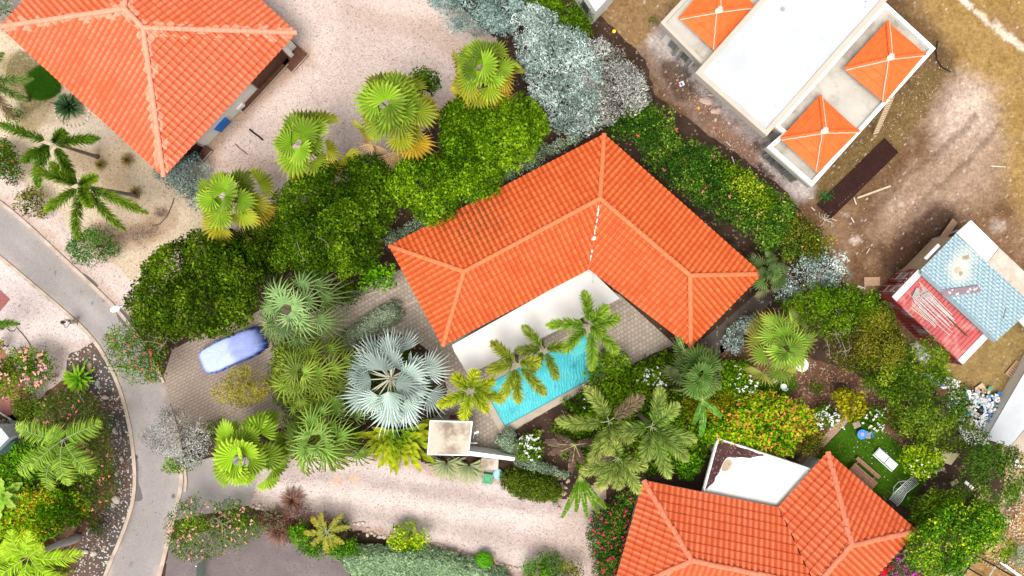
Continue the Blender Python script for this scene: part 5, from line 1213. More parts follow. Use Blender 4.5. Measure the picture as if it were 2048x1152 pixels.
plant('silver_bush', 'small grey green bush at the pointed bottom corner of the salmon tiled house', 'bush', [(312, 345), (340, 318), (385, 305), (412, 330), (420, 400), (395, 420), (370, 385), (335, 372)], .3, 1.8, ((.08, .13, .11), (.2, .29, .26), (.36, .46, .42)), clump=.35, leaf=.12, dens=120, seed=115, mat='silver')
plant('silver_bush', 'grey green bush cut by the top left corner of the photo', 'bush', [(-30, -20), (35, -20), (30, 25), (12, 48), (-30, 50)], .3, 2.0, 'sage', clump=.35, leaf=.12, dens=110, seed=116)
plant('silver_bush', 'sparse white silver bush hanging over the asphalt road', 'bush', [(290, 862), (325, 838), (362, 800), (398, 830), (430, 862), (425, 900), (390, 925), (350, 915), (312, 890)], .8, 3.0, 'silverdry', clump=.32, gap=.12, leaf=.13, dens=90, seed=117, twigs=10, twig_at=(365, 865), twig_len=1.6, asp=.35)
plant('garden_shrub', 'bright green shrub below the sparse silver bush at the kerb', 'shrub', ell(362, 925, 26, 16), .5, 1.8, 'mid', clump=.3, leaf=.13, dens=100, seed=118)
plant('silver_bush', 'pale silver tree beside the right corner of the L shaped roof', 'bush', [(1538, 590), (1560, 560), (1600, 520), (1640, 500), (1682, 520), (1680, 560), (1640, 575), (1600, 585), (1565, 605)], .8, 3.4, 'silver', clump=.38, gap=.25, leaf=.13, dens=80, seed=119, twigs=6, twig_at=(1620, 550))
plant('silver_bush', 'small round silver shrub on the grey strip below the right roof corner', 'bush', ell(1468, 682, 20, 24), .2, .9, 'silver', clump=.25, leaf=.13, dens=110, seed=120)
plant('silver_bush', 'small silver shrub touching the yellow green fan palm', 'bush', ell(1496, 648, 22, 18), .2, .9, 'silver', clump=.25, leaf=.13, dens=110, seed=121)
plant('flower_hedge', 'long dark green hedge with few red flowers between orange roof and building site', 'hedge', [(1205, 255), (1235, 220), (1290, 205), (1330, 230), (1345, 275), (1420, 310), (1470, 350), (1540, 385), (1590, 430), (1635, 480), (1640, 520), (1600, 530), (1550, 512), (1490, 470), (1420, 425), (1350, 372), (1290, 320), (1235, 280)], .6, 3.0, ((.015, .055, .005), (.06, .16, .01), (.2, .32, .03)), clump=.45, gap=.04, leaf=.17, dens=75, seed=122, flowers=((.75, .12, .1), (.7, .2, .2)), nfl=14, fsize=.13, tip=(.3, .4, .04), tipamt=.08)
plant('garden_shrub', 'yellow green shrub on top of the hedge next to the building site', 'shrub', [(1430, 320), (1480, 335), (1530, 385), (1560, 430), (1520, 440), (1470, 400), (1430, 360)], 1.0, 3.3, 'mid', clump=.38, gap=.12, leaf=.15, dens=80, seed=123, tip=(.45, .5, .03), tipamt=.2)
plant('garden_shrub', 'dull green shrub at the lower end of the hedge by the silver tree', 'shrub', [(1560, 440), (1610, 440), (1650, 480), (1655, 520), (1610, 540), (1560, 520)], .8, 3.0, 'olive', clump=.4, gap=.15, leaf=.15, dens=70, seed=124, tip=(.5, .25, .2), tipamt=.05)
plant('feathery_shrub', 'bright green feathery shrub at the top edge beside the white building', 'shrub', [(1030, -20), (1090, -20), (1130, 5), (1180, 45), (1188, 80), (1150, 82), (1110, 50), (1060, 30)], .5, 2.4, 'mid', clump=.38, gap=.15, leaf=.22, asp=.28, dens=90, seed=125)
plant('flower_bush', 'sparse green bush with tiny red flowers hanging over the road bend', 'bush', [(222, 662), (255, 642), (300, 655), (340, 680), (348, 720), (335, 762), (290, 760), (240, 748), (222, 700)], .8, 3.0, 'mid', clump=.36, gap=.15, leaf=.17, asp=.3, dens=85, seed=126, flowers=((.75, .1, .08),), nfl=24, fsize=.11, twigs=8, twig_at=(322, 690), twig_len=1.8)
plant('flower_bush', 'pink flowering bush beside the red brick path on the left', 'bush', [(10, 712), (50, 690), (90, 700), (112, 725), (110, 752), (80, 775), (30, 792), (-20, 790), (-10, 745)], .5, 2.0, 'mid', clump=.35, gap=.1, leaf=.15, dens=80, seed=127, flowers=((.85, .45, .38), (.8, .35, .35)), nfl=42, fsize=.2, tip=(.4, .3, .04), tipamt=.1)
plant('garden_shrub', 'yellow golden feathery shrub on the driveway beside the covered car', 'shrub', [(438, 775), (462, 735), (500, 728), (532, 745), (545, 775), (520, 805), (480, 812), (448, 798)], .5, 2.3, ((.14, .14, .006), (.4, .34, .012), (.6, .52, .05)), clump=.26, gap=.22, leaf=.13, asp=.45, dens=95, puff=.5, rough=1.2, seed=128)
plant('garden_shrub', 'dark green round shrub under the foxtail palm beside the road kerb', 'shrub', ell(188, 492, 44, 38), .3, 1.9, ((.02, .08, .005), (.05, .18, .008), (.1, .28, .015)), clump=.35, gap=.08, leaf=.17, asp=.3, dens=110, seed=129)
plant('garden_shrub', 'grey green leafy shrub on the pale strip between road and foxtail palm', 'shrub', [(38, 385), (75, 375), (105, 400), (95, 430), (60, 432), (38, 412)], .3, 1.4, 'olive', clump=.32, gap=.2, leaf=.15, dens=80, seed=130)
plant('flower_bush', 'dark green shrub with a few red flowers at the left edge below the grass patch', 'bush', [(-20, 285), (20, 285), (52, 310), (50, 350), (20, 365), (-20, 350)], .4, 1.7, 'dark', clump=.35, gap=.1, leaf=.15, dens=85, seed=131, flowers=((.55, .12, .08),), nfl=9, fsize=.13)
plant('garden_shrub', 'small green shrub on the sand at the left edge above the foxtail palm', 'shrub', ell(30, 230, 20, 14), .2, .9, 'mid', clump=.25, leaf=.13, dens=90, seed=132)
for (x, y, rx, ry, lb) in ((256, 320, 19, 18, 'round tan dry grass tuft on the sand by the tiled roof'), (272, 386, 16, 10, 'small olive tuft of dry grass at the foot of the leaning palm trunk'), (202, 330, 14, 24, 'long dry grey tuft beside the leaning palm trunk')):
    straps('grass_tuft', lb, 'grass tuft', x, y, rx + 2, 90, .03, (.16, .13, .03), (.34, .24, .08), .15, (10, 85), .7, seed=x, group='dry grass tufts on the sand')
t = plant('dry_shrub', 'leafless grey brown shrub patch on the sand above the dark tree', 'shrub', ell(275, 468, 40, 16, rot=-.3), .1, .6, 'dry', clump=.25, gap=.35, leaf=.1, asp=.3, dens=80, seed=133, trunk=False, twigs=14, twig_at=(275, 468), twig_len=.9, foliage='foliage')
plant('dry_shrub', 'small ring of dry grey twigs on the sand beside the fan palm', 'shrub', ell(322, 426, 13, 12), .1, .4, 'dry', clump=.15, gap=.3, leaf=.08, asp=.3, dens=120, seed=134, trunk=False, twigs=8, twig_at=(322, 426), twig_len=.4, foliage='foliage')
t = straps('agave', 'big dark green agave rosette in a ring of stones beside the tiled house', 'agave', 140, 215, 36, 52, .17, (.03, .09, .03), (.09, .17, .07), .3, (5, 85), .45, seed=140, fold=.5)
q = random.Random(5); mb = MB()
for k in range(26):
    a = 6.283 * k / 26; p = P(145 + 34 * math.cos(a), 222 + 31 * math.sin(a), .1); mb.blob(p, (q.uniform(.09, .14), q.uniform(.08, .12), .09), k, 7)
tag(mb.build('stone_ring', M['rock']), 'ring of small pale stones around the big agave', 'stone edging')
# bottom left garden
plant('flower_bush', 'large green bush with scattered pink flowers between road and feather palm', 'bush', [(76, 811), (107, 780), (165, 785), (207, 801), (228, 848), (239, 901), (235, 964), (217, 1016), (181, 1008), (160, 953), (118, 901), (78, 859)], .6, 2.4, ((.02, .06, .005), (.07, .15, .012), (.2, .28, .03)), clump=.4, gap=.12, leaf=.16, asp=.35, dens=75, seed=141, flowers=((.85, .2, .22), (.8, .3, .3)), nfl=60, fsize=.12, twigs=8, twig_at=(150, 830))
plant('garden_shrub', 'round dull brown green shrub right of the red brick paving', 'shrub', ell(62, 808, 34, 30), .3, 1.5, 'hedge', clump=.3, leaf=.11, dens=130, seed=142)
plant('garden_shrub', 'glossy green shrub at the left edge below the dark green awning', 'shrub', [(-20, 905), (30, 890), (62, 870), (85, 900), (80, 960), (40, 985), (-20, 965)], .4, 2.0, 'bright', clump=.36, leaf=.16, dens=80, seed=143)
plant('garden_shrub', 'orange tipped green shrub below the feather palm in the lower left garden', 'shrub', [(-20, 1010), (40, 985), (100, 970), (160, 985), (182, 1010), (165, 1035), (140, 1058), (90, 1075), (20, 1080), (-20, 1060)], .4, 2.2, 'croton', clump=.38, gap=.08, leaf=.2, dens=70, seed=144, tip=(.75, .35, .03), tipamt=.1)
plant('garden_shrub', 'tiny round green shrub alone on the brown mulch beside the road', 'shrub', ell(198, 1050, 16, 20), .15, .9, 'hedge', clump=.22, leaf=.1, dens=140, seed=145)
plant('flower_bush', 'dark bush with orange flowers at the left edge beside the red brick path', 'bush', [(-20, 815), (10, 832), (35, 860), (30, 880), (-20, 860)], .3, 1.5, 'dark', clump=.3, leaf=.13, dens=85, seed=146, flowers=((.8, .25, .05),), nfl=12, fsize=.12)
plant('garden_shrub', 'yellow green shrub at the left edge above the pink flowering bush', 'shrub', ell(2, 692, 14, 24), .3, 1.3, 'yellow', clump=.25, leaf=.13, dens=90, seed=147)
plant('garden_shrub', 'dark shrub in the bottom left under the swollen trunk palm', 'shrub', [(-20, 1075), (60, 1070), (110, 1090), (140, 1150), (100, 1180), (-20, 1180)], .2, 1.5, 'dark', clump=.4, gap=.2, leaf=.18, dens=55, seed=148, tip=(.3, .4, .03), tipamt=.1)
plant('garden_shrub', 'dark undergrowth shrub right under the coconut style palm', 'shrub', [(70, 900), (140, 900), (175, 950), (150, 990), (90, 985), (60, 950)], .2, 1.4, 'dark', clump=.4, gap=.25, leaf=.16, dens=60, seed=149)
straps('cycad', 'bright green cycad rosette on the dark gravel beside the pink flowering bush', 'cycad', 160, 757, 40, 34, .2, (.09, .26, .01), (.3, .5, .03), .5, (5, 75), .9, seed=150, fold=.5, wav=.5)
straps('banana_plant', 'banana plant with pale torn leaves at the left edge of the lower garden', 'banana plant', 8, 990, 60, 9, .6, (.2, .4, .03), (.4, .5, .1), 1.8, (5, 60), .9, seed=151, fold=.35, wav=.4, stem=True, segs=9)
plant('flower_bush', 'wide dark bush dotted with pink flowers where the road meets the dark driveway', 'bush', [(338, 1030), (362, 1002), (398, 985), (440, 1005), (480, 1000), (515, 1020), (528, 1050), (510, 1072), (478, 1095), (440, 1110), (400, 1120), (362, 1112), (340, 1085)], .5, 2.2, 'mid', clump=.36, gap=.2, leaf=.14, asp=.4, dens=70, seed=152, flowers=((.85, .3, .3), (.9, .45, .42)), nfl=80, fsize=.11, twigs=12, twig_at=(440, 1050))
plant('garden_shrub', 'dark low undergrowth left of the bright lime fan palm', 'shrub', [(395, 850), (440, 840), (480, 850), (470, 880), (420, 880)], .2, 1.0, 'dark', clump=.3, gap=.2, leaf=.12, dens=80, seed=153)
for (x, y, rr, ss) in ((585, 1000, 32, 1), (560, 1062, 38, 2)):
    straps('fountain_grass', ('purple brown fountain grass standing up into the pink gravel', 'dry brown fountain grass hanging over the dark asphalt driveway')[ss - 1], 'grass', x, y, rr, 150, .05, (.11, .04, .03), (.34, .2, .14), .3, (8, 80), 1.1, seed=160 + ss)
plant('dry_shrub', 'brown purple undergrowth of grasses beside the dark asphalt driveway', 'shrub', [(510, 1035), (545, 1015), (600, 1010), (650, 1030), (690, 1050), (690, 1080), (640, 1085), (590, 1080), (540, 1070)], .1, .8, 'purple', clump=.3, gap=.12, leaf=.16, asp=.25, dens=90, seed=163, trunk=False, foliage='foliage')
straps('agave', 'green sword leaved agave among brown grasses left of the asphalt driveway', 'agave', 550, 1036, 32, 26, .12, (.07, .12, .05), (.2, .27, .1), .4, (5, 75), .4, seed=164)
straps('agave', 'small upright agave between the brown grass and the clipped silver hedge', 'agave', 688, 1050, 24, 20, .1, (.07, .12, .05), (.2, .25, .1), .4, (15, 80), .3, seed=165)
feather_palm('small yellowing cycad palm between the brown grasses and silver hedge', 655, 1062, 1.4, [(690, 1022, 35), (625, 1030, 30), (645, 1018, 45), (622, 1090, 25), (655, 1108, 20), (690, 1085, 30), (608, 1062, 30), (702, 1050, 30), (672, 1100, 20)], seed=166, leaflet=.3, plumose=False, stations=28, around=3, width=.05, cin=(.12, .15, .01), ctip=(.36, .3, .03), name='cycad', cat='cycad', shaft=False, fwd=.8)
for (x, y, rx, ry, lb) in ((602, 1062, 22, 20, 'glossy bright green shrub hanging over the dark asphalt, left'), (628, 1092, 30, 18, 'bright green shrub at the edge of the dark asphalt below the cycad palm'), (690, 1094, 32, 22, 'green shrub at the left end of the clipped silver hedge')):
    plant('garden_shrub', lb, 'shrub', ell(x, y, rx, ry), .2, 1.3, 'bright', clump=.3, gap=.08, leaf=.15, dens=90, seed=170 + x)
plant('garden_shrub', 'green shrub with lime tips standing in the pink gravel by the stone row', 'shrub', [(780, 1070), (795, 1048), (818, 1045), (850, 1058), (862, 1072), (840, 1090), (825, 1105), (790, 1100)], .3, 1.5, 'bright', clump=.28, gap=.15, leaf=.17, dens=90, seed=180, tip=(.5, .55, .02), tipamt=.25)
plant('clipped_hedge', 'long clipped silver green hedge along the bottom edge of the photo', 'hedge', [(678, 1098), (720, 1092), (800, 1094), (880, 1102), (960, 1125), (1010, 1145), (1040, 1200), (760, 1200), (690, 1135)], .2, 1.5, ((.17, .26, .13), (.29, .42, .23), (.44, .58, .36)), clump=.2, gap=.0, leaf=.12, dens=330, seed=181, mat='silver', edge_in=0, trunk=False, flat=.95, rough=.04, flowers=((.75, .8, .02),), nfl=14, fsize=.1, tip=(.5, .6, .1), tipamt=.01, foliage='foliage')
t = thing('topiary_ball', 'bright green clipped ball bush at the edge of the pink gravel', 'topiary', P(967, 1122, 0))
r_ = np.random.default_rng(9); dr = r_.normal(0, 1, (2600, 3)); dr /= np.linalg.norm(dr, axis=1)[:, None]; c_ = P(967, 1122, .65)
cc_ = np.array([.07, .3, .008]) + r_.random((2600, 1)) * np.array([.12, .26, .01])
Vb, Cb = leafquads(np.array(c_) + dr * .6 * r_.uniform(.93, 1.03, (2600, 1)), dr, .09, cc_, r_, .6, .5); mk('foliage', Vb, np.arange(len(Vb)).reshape(-1, 4), M['leaf'], t, Cb)
mb = MB(); mb.path([P(967, 1122, 0), P(967, 1122, .5)], .06, 6); part(mb, 'trunk', M['bark'], t)
for (pl, lb, k) in (([(1050, 1125), (1075, 1110), (1105, 1108), (1130, 1125), (1135, 1180), (1040, 1180)], 'bright green shrub cut by the bottom edge below the pink gravel', 'bright'), ([(1128, 1118), (1150, 1115), (1162, 1135), (1150, 1175), (1130, 1175)], 'dull olive shrub cut by the bottom edge, next to the bright one', 'olive')):
    plant('garden_shrub', lb, 'shrub', pl, .3, 1.5, k, clump=.3, gap=.06, leaf=.13, dens=100)
straps('fern', 'large yellow green fern with drooping fronds below the silver palm', 'fern', 800, 866, 100, 30, .5, (.1, .22, .008), (.42, .42, .02), 1.2, (5, 70), 1.2, seed=190, fold=.5, wav=.9, segs=12, az=(160, 385))
plant('garden_shrub', 'small grey green shrub at the driveway edge beside the large fern', 'shrub', ell(728, 905, 26, 10), .1, .7, 'sage', clump=.22, leaf=.09, dens=140, seed=191)
for (x, y, lb) in ((893, 925, 'striped green and cream yucca clump below the shed, left one'), (938, 930, 'striped green and cream yucca clump below the shed beside the cabinet')):
    straps('yucca', lb, 'yucca', x, y, 46, 90, .085, (.09, .15, .05), (.45, .46, .22), .4, (0, 70), .9, seed=x, edge=(.42, .45, .25), az=(150, 390), group='striped yuccas below the shed')
plant('clipped_hedge', 'grey green clipped block hedge at the lower corner of the pool', 'hedge', [(992, 880), (1000, 868), (1020, 857), (1034, 880), (1034, 912), (1020, 912), (1003, 895)], .2, 1.5, 'sage', clump=.2, gap=0, leaf=.11, dens=350, seed=192, trunk=False, flat=.95, rough=.05, foliage='foliage')
plant('clipped_hedge', 'low grey green hedge running from the garden wall into the flower bed', 'hedge', [(1022, 905), (1045, 912), (1090, 925), (1140, 945), (1138, 958), (1090, 945), (1030, 925)], .1, 1.0, 'sage', clump=.2, gap=.05, leaf=.09, dens=200, seed=193, trunk=False, foliage='foliage')
plant('clipped_hedge', 'oval clipped dark green hedge at the edge of the pink gravel driveway', 'hedge', [(1002, 948), (1030, 938), (1075, 942), (1112, 955), (1125, 975), (1118, 1000), (1080, 1003), (1035, 995), (1008, 975)], .2, 1.4, 'hedge', clump=.25, gap=0, leaf=.12, dens=260, seed=194, trunk=False, flat=.8, rough=.1, foliage='foliage')
plant('clipped_hedge', 'diagonal grey green clipped hedge between the driveway and the silver palm', 'hedge', [(660, 690), (700, 655), (745, 624), (778, 606), (796, 610), (802, 632), (788, 648), (745, 668), (702, 692), (672, 706)], .2, 1.9, ((.18, .22, .13), (.3, .36, .23), (.45, .52, .36)), clump=.2, gap=0, leaf=.12, dens=420, edge_in=0, seed=195, trunk=False, flat=.95, rough=.03, mat='silver', foliage='foliage')
for (x, y, rx, ry, n_, lb) in ((1060, 890, 26, 28, 40, 'white flowering bush between the pool shed hedge and the pool'), (1300, 755, 34, 24, 26, 'white flowering bush right below the paved terrace'), (1480, 765, 26, 44, 40, 'white flowering bush beside the small turf patch'), (1645, 832, 26, 22, 46, 'white flowering bush beside the pale brick edging'), (1745, 838, 24, 24, 26, 'white flowering bush in the brown mulch right of the play table')):
    plant('flower_bush', lb, 'bush', ell(x, y, rx, ry), .4, 1.6, 'mid', clump=.3, gap=.1, leaf=.16, dens=85, seed=200 + x, flowers=((.85, .85, .82),), nfl=n_, fsize=.13, group='white flowering bushes')
plant('garden_shrub', 'green leafy shrub at the right end of the pool', 'shrub', [(1167, 741), (1214, 700), (1247, 706), (1266, 744), (1258, 794), (1214, 805), (1176, 788)], .3, 2.0, 'mid', clump=.35, gap=.12, leaf=.2, dens=65, seed=211)
plant('garden_shrub', 'dark green shrub below the pool coping behind the foxtail palm', 'shrub', [(1120, 800), (1170, 775), (1195, 800), (1180, 830), (1140, 835)], .2, 1.2, 'dark', clump=.3, gap=.12, leaf=.14, dens=80, seed=212, flowers=((.85, .85, .82),), nfl=8, fsize=.1)
plant('garden_shrub', 'dark undergrowth between the foxtail palms and the banana leaves', 'shrub', [(1190, 775), (1300, 770), (1430, 780), (1450, 850), (1400, 930), (1290, 950), (1180, 940), (1120, 910), (1100, 860), (1150, 830)], .2, 1.5, 'mid', clump=.42, gap=.15, leaf=.17, dens=60, seed=213)
plant('garden_shrub', 'yellowish feathery undergrowth beside the white flowering bush and banana leaves', 'shrub', [(1362, 787), (1442, 775), (1477, 798), (1471, 833), (1419, 844), (1373, 833)], .3, 1.8, 'yellow', clump=.35, gap=.2, leaf=.26, asp=.2, dens=70, seed=214)
plant('croton_bush', 'large bright green bush with orange leaf tips above the white porch roof', 'bush', [(1388, 863), (1414, 834), (1462, 813), (1489, 786), (1542, 784), (1563, 797), (1605, 802), (1624, 834), (1610, 861), (1595, 882), (1563, 916), (1531, 922), (1489, 898), (1436, 884), (1393, 882)], .6, 2.6, 'croton', clump=.38, gap=.1, leaf=.22, asp=.65, dens=60, seed=215, puff=.6, tip=(.75, .3, .06), tipamt=.13)
plant('garden_shrub', 'dull olive round shrub between the orange tipped bush and brick edging', 'shrub', ell(1618, 882, 28, 30), .4, 1.7, 'olive', clump=.3, leaf=.12, dens=110, seed=216)
plant('garden_shrub', 'yellow green leafy shrub at the top end of the pale brick edging', 'shrub', [(1658, 785), (1690, 772), (1715, 790), (1718, 815), (1700, 838), (1678, 828), (1668, 808)], .4, 2.0, 'yellow', clump=.3, gap=.12, leaf=.22, asp=.65, dens=65, seed=217)
plant('garden_shrub', 'bright green shrub beside the dark brick courtyard above the lower house', 'shrub', [(1352, 912), (1375, 900), (1395, 915), (1398, 938), (1375, 955), (1352, 950)], .3, 1.6, 'bright', clump=.3, gap=.08, leaf=.17, dens=85, seed=218)
plant('garden_shrub', 'tiny heart shaped green shrub alone on the brown mulch', 'shrub', ell(1632, 775, 16, 14), .1, .6, 'hedge', clump=.2, leaf=.09, dens=120, seed=219)
plant('bougainvillea_hedge', 'clipped dark green hedge with magenta pink flowers left of the lower house', 'hedge', [(1232, 1000), (1238, 985), (1262, 975), (1268, 990), (1258, 1040), (1245, 1090), (1238, 1180), (1200, 1180), (1192, 1140), (1176, 1090), (1178, 1045), (1195, 1015)], .4, 2.1, ((.015, .05, .006), (.05, .15, .01), (.15, .27, .03)), clump=.3, gap=.03, leaf=.13, dens=120, seed=220, flowers=((.8, .03, .14), (.7, .05, .12)), nfl=80, fsize=.12, tip=(.45, .2, .05), tipamt=.04)
def torn(name, label, px, py, z, tips, width, cin, ctip, seed, cat='banana plant', hang=.5):
    q = random.Random(seed); c = P(px, py, z); t = thing(name, label, cat, (c.x, c.y, 0)); mb = MB()
    for (tx, ty) in tips:
        e_ = P(tx, ty, z - .6); m = 14; dv = e_ - c; dh = Vector((dv.x, dv.y, 0)); s = Vector((-dh.y, dh.x, 0)).normalized(); ln = dh.length
        for k in range(m):
            f0, f1 = k / m, (k + 1) / m
            def mid(f): return c + dh * f + Vector((0, 0, .9 * math.sin(math.pi * f * .75) * ln * .35 - .6 * f))
            wf = width * (math.sin(math.pi * (f0 * .85 + .1)) ** .6); gp = .85
            for sg in (-1, 1):
                dr = q.uniform(.3, 1.1) * hang; sk = dh.normalized() * q.uniform(.05, .25) * wf; a, b = mid(f0), mid(f0 + (f1 - f0) * (1 if q.random() < .6 else gp)); o = s * sg * wf * .5
                g = q.uniform(.75, 1.2); ci = tuple(v * g for v in cin); ct = tuple(v * g for v in lerp3(cin, ctip, q.random()))
                mb.add([a, b, b + o * .6 + sk * .6 + Vector((0, 0, -dr * wf * .12)), a + o * .6 + sk * .6 + Vector((0, 0, -dr * wf * .12)), b + o + sk + Vector((0, 0, -dr * wf * .5)), a + o + sk + Vector((0, 0, -dr * wf * .5))], [(0, 1, 2, 3), (3, 2, 4, 5)]); 
                for i_, cc in zip(range(-6, 0), (ci, ci, ci, ci, ct, ct)): mb.c[i_] = cc
        mb.path([c, c + dh * .5 + Vector((0, 0, ln * .32 - .3)), c + dh + Vector((0, 0, .64 * ln * .35 - .6))], [.035, .02, .008], 5, (.4, .45, .15))
    part(mb, 'leaves', M['leaf'], t)
    mb = MB(); mb.path([(c.x, c.y, 0), (c.x, c.y, z)], [.14, .09], 8); part(mb, 'stem', surf('banana_stem', (.2, .2, .08), (.14, .12, .06), 4, .8) if 'banana_stem' not in bpy.data.materials else bpy.data.materials['banana_stem'], t)
torn('banana_plant', 'banana plant with hanging green leaves over the pink gravel beside the pink flowered hedge', 1160, 952, 3.0, [(1122, 1030), (1150, 1020), (1172, 1030), (1196, 1022), (1210, 1012)], .36, (.08, .18, .008), (.36, .4, .06), 231)
torn('banana_plant', 'dead brown banana plant beside the white flowering bush below the pool', 1150, 890, 2.6, [(1100, 905), (1110, 870), (1140, 940), (1165, 925), (1185, 880), (1090, 880)], .5, (.12, .07, .055), (.3, .2, .17), 232, hang=.9)
torn('banana_plant', 'banana plant with torn green leaves between foxtail palm and orange tipped bush', 1405, 800, 3.4, [(1372, 780), (1385, 845), (1398, 870), (1440, 832), (1430, 770), (1392, 745)], .42, (.09, .24, .03), (.3, .42, .1), 233)
torn('banana_plant', 'banana plant with curled pale leaves touching the right lower roof corner', 1368, 700, 3.2, [(1350, 665), (1380, 760), (1395, 735), (1420, 700), (1350, 730)], .38, (.13, .22, .05), (.5, .46, .25), 234, hang=.9)
# right hand trees
OL = dict(leaf=.17, asp=.42, dens=90, rough=.9, puff=.62)
plant('dense_tree', 'dark green tree below the pale silver tree beside the red container', 'tree', [(1550, 607), (1595, 581), (1651, 566), (1707, 581), (1735, 620), (1724, 659), (1662, 674), (1606, 654), (1567, 642)], 1.2, 4.2, 'mid', clump=.45, gap=.15, seed=241, **OL)
plant('olive_tree', 'pale olive feathery tree with bare grey twigs right of the yellow green fan palm', 'tree', [(1631, 658), (1698, 602), (1749, 607), (1782, 658), (1782, 714), (1743, 742), (1687, 745), (1642, 708)], 1.4, 4.4, 'olive', clump=.42, gap=.18, seed=242, twigs=14, twig_at=(1690, 670), twig_len=1.6, leaf=.15, asp=.3, dens=80)
plant('olive_tree', 'dark tangled tree with bare grey twigs at the edge of the mulch bed', 'tree', [(1691, 716), (1760, 692), (1806, 738), (1806, 796), (1772, 796), (1714, 762)], 1.0, 3.6, 'dark', clump=.4, gap=.2, seed=243, twigs=10, twig_at=(1750, 735), twig_len=1.4, **OL)
plant('dense_tree', 'bright yellow green tree beside the white rubbish bags', 'tree', [(1756, 705), (1794, 672), (1832, 683), (1868, 710), (1886, 759), (1892, 803), (1880, 851), (1838, 879), (1794, 851), (1767, 803), (1744, 759)], 1.8, 5.2, ((.03, .08, .006), (.12, .22, .012), (.36, .44, .03)), clump=.45, gap=.12, seed=244, **OL)
plant('olive_tree', 'tree with tangled bare branches at the edge of the rubbish heap', 'tree', [(1863, 837), (1892, 808), (1930, 837), (1940, 885), (1892, 904), (1853, 895), (1834, 866)], 1.4, 4.2, 'hedge', clump=.4, gap=.35, seed=245, twigs=22, twig_at=(1890, 845), twig_len=1.7, **OL)
plant('dense_tree', 'round green tree crown standing against the brown track at the right edge', 'tree', [(1925, 864), (1967, 868), (2009, 892), (2027, 937), (2016, 973), (1988, 994), (1946, 983), (1904, 962), (1899, 905)], 1.8, 5.0, ((.025, .07, .006), (.09, .19, .015), (.28, .38, .04)), clump=.42, gap=.18, seed=246, **OL)
plant('citrus_tree', 'small bright green tree with white blossoms at the corner of the turf', 'tree', [(1798, 898), (1829, 885), (1868, 893), (1879, 926), (1864, 948), (1831, 951), (1805, 931)], .8, 2.8, 'lime', clump=.34, gap=.1, leaf=.17, dens=75, seed=247, flowers=((.85, .85, .8),), nfl=12, fsize=.12)
plant('dense_tree', 'dark tree on the dark mulch beside the metal climbing frame', 'tree', [(1811, 1010), (1857, 970), (1903, 958), (1943, 987), (1937, 1033), (1880, 1045), (1834, 1056)], 1.0, 3.6, 'dark', clump=.45, gap=.12, seed=248, **OL)
plant('lime_tree', 'large lime green tree with yellow leaf tips right of the lower house', 'tree', [(1804, 1070), (1846, 1021), (1890, 999), (1940, 993), (1973, 1004), (1967, 1059), (1945, 1098), (1907, 1120), (1868, 1142), (1835, 1147), (1808, 1114)], 1.6, 4.8, ((.03, .1, .004), (.12, .3, .008), (.3, .5, .02)), clump=.42, gap=.05, seed=249, leaf=.17, asp=.6, dens=85, puff=.6, tip=(.62, .7, .03), tipamt=.08)
plant('dense_tree', 'sparse green tree over the brown track at the lower right', 'tree', [(1929, 990), (1970, 1008), (1995, 1048), (2002, 1088), (2018, 1115), (1987, 1119), (1947, 1088), (1929, 1059)], 1.4, 4.2, 'mid', clump=.36, gap=.35, seed=250, twigs=10, twig_at=(1950, 1050), twig_len=1.4, leaf=.17, asp=.5, dens=60)
plant('bougainvillea', 'magenta flowering bougainvillea beside the right roof corner of the lower house', 'bush', [(1760, 1110), (1790, 1100), (1828, 1115), (1830, 1150), (1790, 1180), (1750, 1160)], .3, 1.8, ((.1, .08, .05), (.2, .17, .1), (.28, .28, .12)), clump=.3, gap=.2, leaf=.12, dens=80, seed=251, flowers=((.7, .02, .4), (.6, .04, .45)), nfl=60, fsize=.13, twigs=8, twig_at=(1800, 1130))
plant('flower_bush', 'small bush with large crimson flowers at the lower right eave', 'bush', ell(1764, 1132, 12, 14), .4, 2.0, 'dark', clump=.25, leaf=.12, dens=80, seed=252, flowers=((.75, .01, .03),), nfl=9, fsize=.24)
plant('garden_shrub', 'small green weed shrub next to the rusty mesh pile by the building site', 'shrub', ell(1652, 392, 14, 12), .05, .6, ((.02, .1, .02), (.05, .2, .04), (.09, .28, .06)), clump=.2, leaf=.13, asp=.3, dens=90, seed=253)
plant('garden_shrub', 'dark green low weeds at the corner of the red container', 'shrub', [(1728, 590), (1748, 585), (1772, 608), (1775, 622), (1745, 612)], .05, .7, ((.01, .06, .01), (.03, .12, .02), (.06, .2, .03)), clump=.25, leaf=.14, dens=75, seed=254)
plant('garden_shrub', 'grey green shrub at the right edge beside the steel frame', 'shrub', ell(2036, 1108, 16, 26), .1, .8, 'sage', clump=.25, gap=.2, leaf=.1, dens=100, seed=255)
plant('garden_shrub', 'low green weeds at the foot of the white wall on the building site', 'shrub', ell(1306, 42, 10, 8), .05, .4, 'mid', clump=.18, gap=.2, leaf=.1, dens=90, seed=256)
plant('garden_shrub', 'small green weeds sprouting in the white rubbish sheet', 'shrub', ell(1898, 768, 11, 8), .1, .5, 'dark', clump=.16, gap=.1, leaf=.1, dens=100, seed=257)
